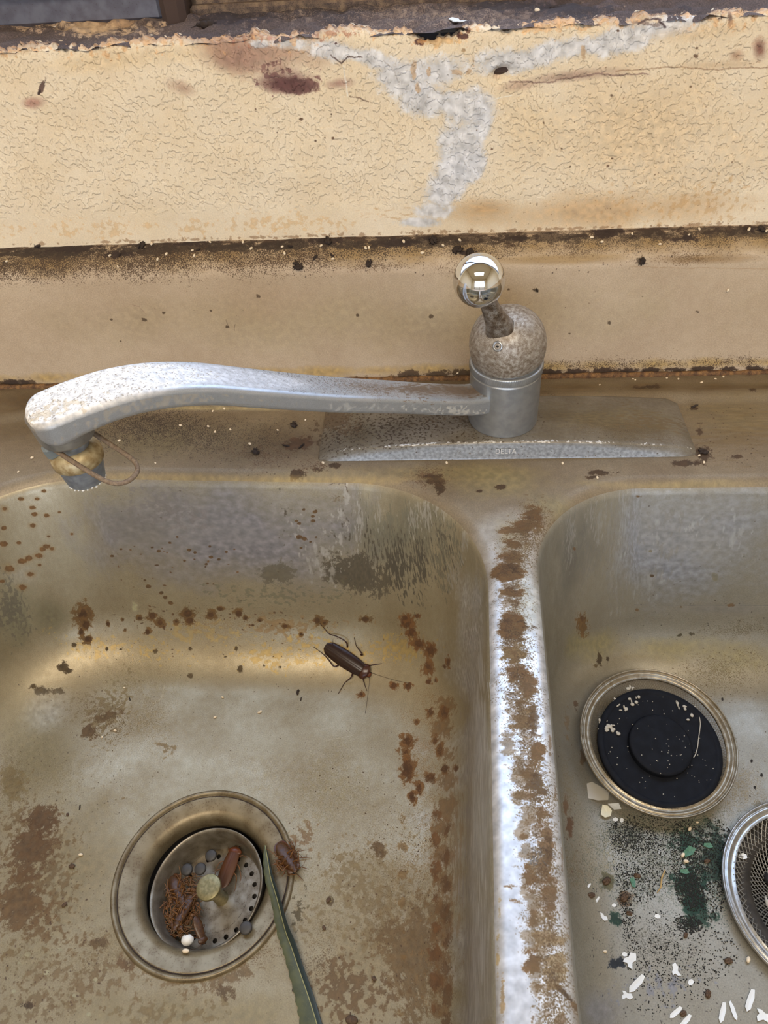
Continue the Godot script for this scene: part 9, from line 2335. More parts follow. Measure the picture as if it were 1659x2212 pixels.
# A disc with a ring of round holes: each hole sits in its own wedge of the disc.
func pierced_disc(r: float, y: float, ring_r: float, n: int, hole: float, thick: float) -> ArrayMesh:
	var st := SurfaceTool.new()
	st.begin(Mesh.PRIMITIVE_TRIANGLES)
	var up := Vector3(0, y, 0)
	for k in n:
		var a0 := TAU * (k - 0.5) / n; var a1 := TAU * (k + 0.5) / n; var am := TAU * k / n
		var inner := ring_r - 4.5; var outer := ring_r + 4.5
		var c := Vector3(cos(am), 0, sin(am)) * ring_r + up
		var edge := []
		for j in 5: edge.append(Vector3(cos(lerpf(a0, a1, j / 4.0)), 0, sin(lerpf(a0, a1, j / 4.0))) * outer + up)
		for j in 3: edge.append(Vector3(cos(a1), 0, sin(a1)) * lerpf(outer, inner, (j + 1) / 4.0) + up)
		for j in 5: edge.append(Vector3(cos(lerpf(a1, a0, j / 4.0)), 0, sin(lerpf(a1, a0, j / 4.0))) * inner + up)
		for j in 3: edge.append(Vector3(cos(a0), 0, sin(a0)) * lerpf(inner, outer, (j + 1) / 4.0) + up)
		var m := edge.size()
		for j in m:
			var p: Vector3 = edge[j]; var q: Vector3 = edge[(j + 1) % m]
			var hp: Vector3 = c + (p - c).normalized() * hole; var hq: Vector3 = c + (q - c).normalized() * hole
			for dy in [0.0, -thick]:
				var off := Vector3(0, dy, 0)
				quad(st, [p + off, q + off, hq + off, hp + off], c + Vector3(0, -thick * 0.5, 0))
			quad(st, [hp, hq, hq - Vector3(0, thick, 0), hp - Vector3(0, thick, 0)], c + (hp - c) * 3.0)
		var i0 := Vector3(cos(a0), 0, sin(a0)) * inner + up; var i1 := Vector3(cos(a1), 0, sin(a1)) * inner + up
		tri(st, i0, i1, up, Vector3(0, y - 1, 0))
		var o0 := Vector3(cos(a0), 0, sin(a0)) * outer + up; var o1 := Vector3(cos(a1), 0, sin(a1)) * outer + up
		var r0 := Vector3(cos(a0), 0, sin(a0)) * r + up; var r1 := Vector3(cos(a1), 0, sin(a1)) * r + up
		quad(st, [o0, o1, r1, r0], Vector3(0, y - 1, 0))
	return st.commit()

func leaf():
	var o := thing("grass_blade", "long folded olive green leaf blade lying across the left drain rim", "leaf", Vector3(-134.4, -145.0, 297.5))
	var base: Vector3 = o.position / MM
	var keys := [[-158.3, -143.5, 239.9, 0.92, 0.31, 0.5], [-155.3, -142.6, 249.0, 2.99, 0.93, 1], [-151.6, -143.0, 260.2, 3.68, 1.612, 3], [-146.1, -143.4, 272.1, 3.91, 1.984, 5], [-139.2, -144.4, 288.6, 5.06, 2.604, 7.5], [-134.4, -144.6, 297.6, 5.29, 3.1, 5], [-128.5, -144.6, 309.2, 5.98, 2.852, 3], [-122.2, -144.6, 321.4, 7.13, 2.976, 2], [-117.4, -144.6, 331.2, 8.51, 2.852, 1.2], [-112.0, -144.6, 343.4, 9.66, 2.728, 1]]
	# keys: centre x, y, z, half width of the lying half, half width of the raised half, raise
	var a := []; var b := []
	for k in keys:
		a.append(Vector3(k[0], k[1], k[2]) - base); b.append(Vector3(k[3], k[4], k[5]))
	var n := 60
	var pa := curve(a, n); var pb := curve(b, n)
	var lower := PackedVector3Array(); var fold := PackedVector3Array()
	for i in n + 1:
		var t: Vector3 = (pa[mini(i + 1, n)] - pa[maxi(i - 1, 0)]).normalized()
		var sd := Vector3.UP.cross(t).normalized()
		var c: Vector3 = pa[i]
		var l: float = pb[i].x * (1.0 + 0.06 * sin(i * 1.9)); var r: float = pb[i].y
		var up: float = pb[i].z
		for q in [[-l, 0.0], [-l * 0.5, 0.35], [0.0, 0.0], [0.0, 0.5], [-l * 0.5, 0.85], [-l, 0.35]]:
			lower.append(c - sd * q[0] * -1.0 + Vector3(0, q[1] + 0.3, 0))
		for q in [[0.0, 0.0], [r * 0.55, up * 0.6], [r, up], [r - 0.2, up + 0.35], [r * 0.5, up * 0.6 + 0.5], [0.0, 0.5]]:
			fold.append(c + sd * q[0] + Vector3(0, q[1] + 0.3, 0))
	part(o, "blade", sheet(lower, 6, n + 1, 1), M.leaf_green)
	part(o, "folded_edge", sheet(fold, 6, n + 1, 1), M.leaf_inside)
	var rib := []
	for i in n + 1: rib.append(pa[i] + Vector3(0, 0.75, 0))
	part(o, "midrib", tube(rib, [0.35], 6), M.leaf_edge)

# ---- the right basin
func mesh_strainer(called_as: String, label: String, at: Vector3, r: float, depth: float, wires: int, wire_r: float, rim_m: Material, wire_m: Material, tilt: Vector3) -> Node3D:
	var o := thing(called_as, label, "strainer", at)
	o.rotation = tilt
	var prof := []
	for v in [[0.86, -0.6], [0.885, -1.6], [0.91, -1.2], [0.925, 0.2], [0.945, 0.6], [0.955, -0.3], [0.968, -0.4], [0.975, 0.9], [0.985, 1.5], [0.995, 1.2], [1.0, 0.1], [0.992, -1.0], [0.94, -1.9], [0.86, -2.0]]: prof.append(Vector2(v[0] * r, v[1]))
	prof.append(prof[0])
	part(o, "rim", lathe(prof, 96, true), rim_m)
	var rr := r * 0.875
	var shape := func(f: float, t: float) -> Vector3:
		# f 0 at the rim, 1 at the middle of the bottom
		var q := rr * (1.0 - f)
		var y := -1.0 - depth * sin(minf(f / 0.7, 1.0) * PI / 2)
		return Vector3(q * cos(t), y, q * sin(t))
	var all := []
	var turn := 0.9
	for fam in [-1.0, 1.0]:
		for k in wires:
			var p := []
			for i in 13:
				var f := i / 12.0 * 0.86
				var v: Vector3 = shape.call(f, TAU * k / wires + fam * turn * f)
				p.append(v + Vector3(0, fam * wire_r * 0.7, 0))
			all.append(tube(p, [wire_r], 4))
	var w := part(o, "wire_mesh", join(all), wire_m)
	w.set_meta("kind", "stuff")
	return o

func right_basin_things():
	var s1 := mesh_strainer("mesh_strainer", "dull mesh sink strainer holding the black rubber stopper", Vector3(99.4, -129.0, 170.5), 51.5, 15.0, 150, 0.16, M.rim_steel, M.mesh_wire_dirty, Vector3(0.13, 0, -0.03))
	var st := thing("sink_stopper", "black rubber sink stopper with crusted dirt lying in the mesh strainer", "stopper", Vector3(99.9, -131.0, 174.5))
	st.rotation = s1.rotation + Vector3(0.02, 0, -0.02)
	var q := []
	for v in [[0, -3.5], [34, -3.5], [39, -3.2], [40.6, -2.0], [41.0, 0.3], [40.4, 1.5], [38.4, 2.0], [36.8, 1.5], [35.8, 0.5], [24, 0.0], [0, 0.0]]: q.append(Vector2(v[0], v[1]))
	part(st, "disc", lathe(q, 96), M.black_rubber)
	q = []
	for v in [[20.8, -0.4], [20.8, 3.6], [20.2, 4.6], [18.6, 5.0], [0, 5.0]]: q.append(Vector2(v[0], v[1]))
	part(st, "raised_button", lathe(q, 72), M.black_rubber)
	var rng := RandomNumberGenerator.new()
	rng.seed = 77
	# crust and crumbs stuck on the stopper
	var lumps := []
	for v in [[-34, -13, 5, 14], [-30, -10, 4, 8], [-10, -37, 5, 9], [-23, -29, 5, 10], [26, -24, 5, 8], [20, -31, 4, 6], [-12, -30, 2, 3]]:
		for i in int(v[3]):
			var p := Vector3(v[0] + rng.randf_range(-1, 1) * v[2], 1.0, v[1] + rng.randf_range(-1, 1) * v[2])
			lumps.append(ellipsoid(Vector3(rng.randf_range(0.5, 1.7), rng.randf_range(0.3, 0.8), rng.randf_range(0.5, 1.7)), 8, p))
	part(st, "dirt_crust", join(lumps), M.film_grey).set_meta("kind", "stuff")
	var hair := []
	for v in [[31, -24], [30.5, -17], [29, -12], [27, -5], [25, 0], [22, 5], [20.5, 7]]: hair.append(Vector3(v[0] + rng.randf_range(-0.5, 0.5), 1.3, v[1]))
	part(st, "fibre", tube(curve(hair, 20), [0.35], 5), M.film_grey)
	var specks := []
	for i in 90:
		var t := rng.randf() * TAU; var r := 39.0 * sqrt(rng.randf())
		var y := 5.1 if r < 20 else 0.6
		specks.append(ellipsoid(Vector3.ONE * rng.randf_range(0.15, 0.5), 6, Vector3(r * cos(t), y, r * sin(t))))
	part(st, "crumbs", join(specks), M.film_grey).set_meta("kind", "stuff")
	mesh_strainer("mesh_strainer", "brighter open mesh strainer at the right edge, seated over the right drain", Vector3(178.5, -139.5, 264.0), 58.0, 20.0, 84, 0.3, M.bright_rim, M.mesh_wire, Vector3(0.02, 0, 0))
	# what lies inside it
	var rub := thing("drain_debris", "black rubbish and pale scraps inside the bright mesh strainer", "debris", Vector3(178.5, -139.5, 264.0) + Vector3(0, -17, 0))
	var lumps2 := []; var pale := []
	for i in 60:
		var t := rng.randf() * TAU; var r := 27.0 * sqrt(rng.randf())
		lumps2.append(ellipsoid(Vector3(rng.randf_range(2, 6), rng.randf_range(1, 3), rng.randf_range(2, 6)), 8, Vector3(r * cos(t), rng.randf_range(0, 3), r * sin(t))))
	for i in 26:
		var t := rng.randf() * TAU; var r := 30.0 * sqrt(rng.randf())
		var p := Vector3(r * cos(t), rng.randf_range(3, 5), r * sin(t))
		var e := p + Vector3(rng.randf_range(-6, 6), rng.randf_range(-0.6, 0.6), rng.randf_range(-6, 6))
		pale.append(tube([p, p.lerp(e, 0.5) + Vector3(0, 1, 0), e], [0.5, rng.randf_range(0.6, 1.4), 0.4], 6))
	part(rub, "black_sludge", join(lumps2), M.dropping_black).set_meta("kind", "stuff")
	part(rub, "pale_scraps", join(pale), M.film_grey).set_meta("kind", "stuff")
	var film := thing("plastic_film", "torn translucent grey film lying beside the stopper strainer", "film", Vector3(53.5, -142.57, 201.78))
	part(film, "sheet", plate([Vector2(-7.2, -4.8), Vector2(0.8, -7.6), Vector2(6.8, -4.0), Vector2(10.7, -0.9), Vector2(9.4, 4.6), Vector2(2.9, 5.1), Vector2(-5.1, 3.4), Vector2(-10.7, 4.4), Vector2(-7.5, -0.2)], 0.15, 0, 0), M.film_grey)
	var chip1 := thing("cream_chip", "folded cream paint chip between the torn film and the black crumbs", "flake", Vector3(60.61, -144.62, 213.84))
	part(chip1, "sheet", plate([Vector2(-1.8, -4.8), Vector2(1.7, -4.1), Vector2(3.6, -0.6), Vector2(2.1, 3.1), Vector2(-1.6, 4.1), Vector2(-4.1, 2.3)], 0.5, 0.35, 0.1), M.paint_cream)
	var chip2 := thing("grey_chip", "pale grey angular flake tucked against the rim of the stopper strainer", "flake", Vector3(67.22, -144.87, 209.76))
	part(chip2, "sheet", plate([Vector2(-4.6, -1.7), Vector2(2.6, -2.3), Vector2(3.4, 1.8), Vector2(-1.4, 2.3)], 0.3, 0.05, 0.1), M.paint_flake)
	bit("flake_a", "paint_flake", "small round pale flake, left of the pair below the cream chip", "flake", "", Vector3(65.59, -144.95, 218.25), Vector3(0, 1, 0), 0.72, 0.40)
	bit("flake_a", "paint_flake", "small round pale flake, right of the pair below the cream chip", "flake", "", Vector3(69.59, -144.95, 218.82), Vector3(0, 1, 0), 0.66, 1.40)
	bit("flake_a", "paint_flake", "pale flake leaning on the outer rim of the bright mesh strainer", "flake", "", Vector3(144.09, -144.95, 222.93), Vector3(0, 1, 0), 1.21, 0.90)
	bit("flake_c", "paint_flake", "white forked flake on the left part of the crumb field", "flake", "", Vector3(48.14, -142.47, 277.54), Vector3(0, 1, 0), 1.18, 0.20)
	bit("flake_c", "paint_flake", "largest white torn flake beside the blue black clump", "flake", "", Vector3(59.95, -144.88, 299.26), Vector3(0, 1, 0), 1.98, 1.50)
	bit("flake_a", "paint_flake", "white flake just above the largest torn flake", "flake", "", Vector3(57.35, -144.66, 296.44), Vector3(0, 1, 0), 0.66, 0.30)
	bit("flake_b", "paint_flake", "long white curled strip in the lower part of the right basin", "flake", "", Vector3(61.5, -144.95, 310.99), Vector3(0, 1, 0), 1.92, 1.00)
	bit("flake_c", "paint_flake", "crumpled white flake beneath the long curled strip", "flake", "", Vector3(54.99, -144.52, 316.92), Vector3(0, 1, 0), 1.36, 0.50)
	bit("flake_a", "paint_flake", "lone pale flake on the bare patch in the crumb field", "flake", "", Vector3(80.23, -144.95, 275.67), Vector3(0, 1, 0), 0.72, 0.20)
	bit("flake_c", "paint_flake", "crumpled white flake in the middle of the lower basin floor", "flake", "", Vector3(84.17, -144.95, 303.73), Vector3(0, 1, 0), 1.49, 2.20)
	bit("flake_b", "paint_flake", "slanting white strip near the bottom edge, left of the tall white strip", "flake", "", Vector3(79.9, -144.95, 324.24), Vector3(0, 1, 0), 1.36, 0.90)
	bit("flake_b", "paint_flake", "tall white strip near the bottom edge", "flake", "", Vector3(104.76, -144.95, 323.53), Vector3(0, 1, 0), 1.61, 1.40)
	bit("flake_b", "paint_flake", "slim white strip right beside the tall one near the bottom edge", "flake", "", Vector3(110.67, -144.95, 322.51), Vector3(0, 1, 0), 1.36, 2.00)
	bit("flake_b", "paint_flake", "white strip lying under the bright mesh strainer", "flake", "", Vector3(121.1, -144.95, 317.32), Vector3(0, 1, 0), 1.86, 1.30)
	bit("flake_c", "paint_flake", "white torn flake in the lower right corner", "flake", "", Vector3(126.37, -144.95, 324.62), Vector3(0, 1, 0), 1.98, 0.40)
	bit("flake_b", "paint_flake", "white strip at the very bottom, right of the slanting one", "flake", "", Vector3(84.21, -144.95, 328.09), Vector3(0, 1, 0), 1.36, 1.00)
	bit("flake_a", "paint_flake", "small white flake right of the blue stain", "flake", "", Vector3(91.19, -144.95, 309.59), Vector3(0, 1, 0), 0.77, 1.00)
	bit("flake_b", "paint_flake", "small white splinter by the brown husk at the left of the crumb field", "flake", "", Vector3(46.09, -141.54, 268.42), Vector3(0, 1, 0), 0.68, 1.20)
	bit("flake_b", "paint_flake", "small white splinter near the divider wall", "flake", "", Vector3(41.59, -139.14, 261.71), Vector3(0, 1, 0), 0.68, 1.10)
	bit("flake_a", "paint_flake", "pale flake caught on the near side of the bright strainer rim", "flake", "", Vector3(139.12, -144.95, 239.93), Vector3(0, 1, 0), 1.04, 0.40)
	bit("flake_a", "paint_flake", "small pale flake amid the left crumbs", "flake", "", Vector3(55.91, -144.48, 270.3), Vector3(0, 1, 0), 0.55, 0.40)
	bit("scrap_green", "green_scrap", "bright green net scrap among the dark green crumbs", "scrap", "", Vector3(107.11, -144.95, 237.95), Vector3(0, 1, 0), 1.76, 1.00)
	bit("scrap_green", "green_scrap", "pale green scrap right of the net scrap", "scrap", "", Vector3(119.89, -144.95, 233.8), Vector3(0, 1, 0), 1.10, 0.30)
	bit("scrap_green", "green_scrap", "faded green scrap below the net scrap", "scrap", "", Vector3(101.75, -144.95, 249.82), Vector3(0, 1, 0), 1.10, 0.40)
	bit("scrap_green", "green_scrap", "dull green scrap on the left side of the crumb field", "scrap", "", Vector3(69.57, -144.95, 256.94), Vector3(0, 1, 0), 1.21, 2.00)
	bit("scrap_brown", "brown_scrap", "olive brown flattened scrap at the left of the crumb field", "scrap", "", Vector3(53.69, -143.86, 256.96), Vector3(0, 1, 0), 1.21, 1.00)
	bit("scrap_brown", "brown_scrap", "brown crumpled husk bit by the divider wall", "scrap", "", Vector3(42.52, -139.78, 266.68), Vector3(0, 1, 0), 0.99, 0.60)
	bit("scrap_brown", "brown_scrap", "reddish brown husk bit in the left crumbs", "scrap", "", Vector3(62.87, -144.95, 265.86), Vector3(0, 1, 0), 1.21, 1.20)
	bit("scrap_brown", "brown_scrap", "orange brown leaf bit above the dull green scrap", "scrap", "", Vector3(72.89, -144.95, 252.94), Vector3(0, 1, 0), 0.88, 0.20)
	bit("scrap_brown", "brown_scrap", "brown seed husk right of the net scrap", "scrap", "", Vector3(116.89, -144.95, 243.32), Vector3(0, 1, 0), 0.83, 0.80)
	bit("scrap_brown", "brown_scrap", "dark brown sliver below the bright mesh strainer", "scrap", "", Vector3(114.83, -144.95, 298.32), Vector3(0, 1, 0), 0.99, 0.50)
	bit("scrap_brown", "brown_scrap", "dark brown oval lump low on the basin floor", "scrap", "", Vector3(99.33, -144.95, 315.01), Vector3(0, 1, 0), 0.94, 1.50)
	bit("scrap_brown", "brown_scrap", "dark brown lump above the green black clump", "scrap", "", Vector3(64.19, -144.95, 274.37), Vector3(0, 1, 0), 0.77, 0.20)
	bit("scrap_brown", "brown_scrap", "black brown lump under the dark green tuft", "scrap", "", Vector3(94.14, -144.95, 285.55), Vector3(0, 1, 0), 0.72, 1.40)
	bit("scrap_brown", "brown_scrap", "grey brown lump near the bottom edge", "scrap", "", Vector3(83.7, -144.95, 324.7), Vector3(0, 1, 0), 0.83, 0.80)
	bit("pellet", "white_pellet", "cream pellet, upper of the two on the green net scrap", "pellet", "", Vector3(103.04, -144.95, 240.12), Vector3(0, 1, 0), 1.30, 1.20)
	bit("pellet", "white_pellet", "cream pellet, lower of the two on the green net scrap", "pellet", "", Vector3(104.07, -144.95, 243.94), Vector3(0, 1, 0), 1.25, 0.20)
	bit("pellet", "white_pellet", "cream pellet above the green net scrap", "pellet", "", Vector3(110.99, -144.95, 223.76), Vector3(0, 1, 0), 1.20, 1.30)
	bit("pellet", "white_pellet", "cream pellet under the rim of the bright strainer", "pellet", "", Vector3(125.82, -144.95, 297.54), Vector3(0, 1, 0), 1.40, 1.40)
	bit("pellet", "white_pellet", "lone tiny pellet left of the largest torn flake", "pellet", "", Vector3(46.17, -141.94, 296.22), Vector3(0, 1, 0), 0.90, 0.30)
	bit("pellet", "white_pellet", "tiny pellet right below the stopper strainer", "pellet", "", Vector3(116.84, -144.95, 219.34), Vector3(0, 1, 0), 0.80, 0.30)
	bit("thin_twig", "straw", "thin straw coloured stem standing out in the crumb field", "stem", "", Vector3(87.35, -144.95, 256.21), Vector3(0, 1, 0), 1.90, 1.45)
	grit()

# the dark crumbs strewn over the right basin's floor: nobody could count them
func grit():
	var rng := RandomNumberGenerator.new()
	rng.seed = 12
	var e := ellipsoid(Vector3(0.5, 0.3, 0.42), 6)
	e.surface_set_material(0, mat("grit_black", rgb(34, 34, 30), 0.9))
	var spots := []
	for v in [[84.4, 236.1, 31.5, 22.4, 1530], [110.2, 246.7, 14.7, 30.3, 1530], [102.3, 261.2, 8.7, 11.3, 850], [57.1, 276.0, 10.8, 13.5, 595], [97.3, 279.6, 8.4, 4.7, 442], [53.6, 299.5, 7.8, 5.7, 340], [70.7, 228.8, 19.8, 10.1, 850], [86.9, 291.5, 35.8, 19.1, 714], [126.6, 231.5, 12.0, 15.4, 510], [69.9, 307.5, 33.7, 18.1, 442], [65.3, 258.5, 19.0, 11.4, 595]]:
		for i in int(v[4]):
			var t := rng.randf() * TAU; var r := pow(rng.randf(), 0.6)
			spots.append(Transform3D(Basis(Vector3.UP, rng.randf() * TAU).scaled(Vector3.ONE * rng.randf_range(0.35, 1.1)), Vector3(v[0] + v[2] * r * cos(t), -144.95, v[1] + v[3] * r * sin(t)) * MM))
	var mm := MultiMesh.new()
	mm.transform_format = MultiMesh.TRANSFORM_3D
	mm.mesh = e
	mm.instance_count = spots.size()
	for i in spots.size(): mm.set_instance_transform(i, spots[i])
	var o := MultiMeshInstance3D.new()
	o.name = called("black_grit")
	o.multimesh = mm
	add_child(o)
	tag(o, "black and dark green crumbs strewn over the right basin floor", "grit", "", "stuff")

# ---- small litter, each bit its own object
var seeds := RandomNumberGenerator.new()
var kinds := {}

func bit(kind: String, n: String, label: String, cat: String, grp: String, at: Vector3, up: Vector3, size: float, turn: float, spin := 0.0):
	if not kinds.has(kind): kinds[kind] = shape_of(kind)
	var o := MeshInstance3D.new()
	o.name = called(n)
	o.mesh = kinds[kind]
	add_child(o)
	o.transform = Transform3D((aim(up, turn) * Basis(Vector3.RIGHT, spin)).scaled(Vector3.ONE * size), at * MM)
	tag(o, label, cat, grp)

func shape_of(kind: String) -> Mesh:
	var m: Mesh
	match kind:
		"pellet":
			m = ellipsoid(Vector3(1.35, 0.8, 0.85), 12, Vector3(0, 0.7, 0))
			m.surface_set_material(0, M.pellet_white)
		"dropping":
			m = join([ellipsoid(Vector3(1.9, 0.8, 0.85), 10, Vector3(0, 0.7, 0)), ellipsoid(Vector3(1.2, 0.7, 0.8), 8, Vector3(1.3, 0.7, 0.5))])
			m.surface_set_material(0, M.dropping)
		"clump":
			var rng := RandomNumberGenerator.new()
			rng.seed = 5
			var l := []
			for i in 14: l.append(ellipsoid(Vector3(rng.randf_range(0.7, 2.0), rng.randf_range(0.5, 1.2), rng.randf_range(0.6, 1.5)), 8, Vector3(rng.randf_range(-2.6, 2.6), rng.randf_range(0.3, 1.4), rng.randf_range(-1.6, 1.6))))
			for i in 5:
				var p := Vector3(rng.randf_range(-2, 2), 0.8, rng.randf_range(-1.5, 1.5))
				l.append(tube([p, p + Vector3(rng.randf_range(-2, 2), 0.6, rng.randf_range(-2, 2)), p + Vector3(rng.randf_range(-4, 4), 0.2, rng.randf_range(-4, 4))], [0.25, 0.2, 0.1], 5))
			m = join(l)
			m.surface_set_material(0, M.dropping)
		"stick":
			m = tube([Vector3(-3, 0.5, 0), Vector3(-1, 0.6, 0.3), Vector3(1.2, 0.6, 0.1), Vector3(3, 0.5, 0.6)], [0.5, 0.75, 0.7, 0.3], 7)
			m.surface_set_material(0, M.dropping)
		"thin_twig":
			m = tube([Vector3(-4, 0.3, 0), Vector3(-1, 0.4, 0.5), Vector3(2, 0.4, 0.2), Vector3(4, 0.3, 0.9)], [0.2, 0.28, 0.25, 0.12], 6)
			m.surface_set_material(0, M.twig)
		"husk":
			m = join([ellipsoid(Vector3(2.2, 0.9, 1.5), 12, Vector3(0, 0.8, 0)), tube([Vector3(1, 0.5, 1), Vector3(2, 0.6, 2)], [0.25, 0.15], 5), tube([Vector3(-0.5, 0.5, -1), Vector3(-1, 0.6, -2.4)], [0.25, 0.15], 5)])
			m.surface_set_material(0, M.brown_scrap)
		"flake_a":
			m = plate([Vector2(-2.2, -1.4), Vector2(0.3, -1.8), Vector2(2.4, -0.7), Vector2(1.6, 1.0), Vector2(-0.6, 1.7), Vector2(-2.6, 0.5)], 0.3, 0.1, 0.12)
			m.surface_set_material(0, M.paint_flake)
		"flake_b":
			m = plate([Vector2(-3.4, -0.4), Vector2(-1.2, -0.95), Vector2(2.2, -0.85), Vector2(3.5, -0.1), Vector2(2.5, 0.75), Vector2(0.2, 0.8), Vector2(-2.9, 0.6)], 0.2, 0.05, 0.2)
			m.surface_set_material(0, M.paint_flake)
		"flake_c":
			m = plate([Vector2(-2.2, -1.3), Vector2(-0.6, -1.7), Vector2(0.5, -0.8), Vector2(2.3, -1.1), Vector2(2.0, 0.1), Vector2(1.1, 0.6), Vector2(1.3, 1.8), Vector2(0.2, 1.5), Vector2(-0.6, 0.5), Vector2(-1.9, 0.2)], 0.2, 0.12, 0.1)
			m.surface_set_material(0, M.paint_flake)
		"scrap_green":
			m = plate([Vector2(-2.6, -1.0), Vector2(-0.4, -1.5), Vector2(2.6, -0.4), Vector2(2.0, 1.1), Vector2(-1.6, 1.2)], 0.35, 0.12, 0.15)
			m.surface_set_material(0, M.green_scrap)
		"scrap_brown":
			m = join([ellipsoid(Vector3(2.6, 0.6, 1.7), 9, Vector3(0, 0.5, 0)), ellipsoid(Vector3(1.4, 0.9, 1.0), 8, Vector3(0.9, 0.8, 0.6)), ellipsoid(Vector3(1.0, 0.7, 1.2), 8, Vector3(-1.2, 0.7, -0.5))])
			m.surface_set_material(0, M.brown_scrap)
		"disc":
			m = lathe([Vector2(0, 0), Vector2(3.3, 0), Vector2(3.9, 0.6), Vector2(3.9, 1.6), Vector2(3.2, 2.2), Vector2(1.6, 2.5), Vector2(0, 2.5)], 32)
			m.surface_set_material(0, M.dark_disc)
	return m

func ledge_pellet(kind: String, at: Vector3, up: Vector3, size: float, turn: float):
	bit(kind, "white_pellet", "tiny white pellet on the dirty ledge along the top of the backsplash", "pellet", "white pellets on the backsplash ledge", at, up, size, turn)

func ledge_dropping(kind: String, at: Vector3, up: Vector3, size: float, turn: float):
	bit(kind, "dark_dropping", "dark crusty dropping on the dirty ledge along the top of the backsplash", "dropping", "dark droppings on the backsplash ledge", at, up, size, turn)

func deck_pellet(kind: String, at: Vector3, up: Vector3, size: float, turn: float):
	bit(kind, "white_pellet", "tiny white pellet on the brown deck of the sink around the faucet", "pellet", "white pellets on the sink deck", at, up, size, turn)

func basin_pellet(kind: String, at: Vector3, up: Vector3, size: float, turn: float):
	bit(kind, "white_pellet", "tiny white pellet on the floor of the left basin above the drain", "pellet", "white pellets on the left basin floor", at, up, size, turn)

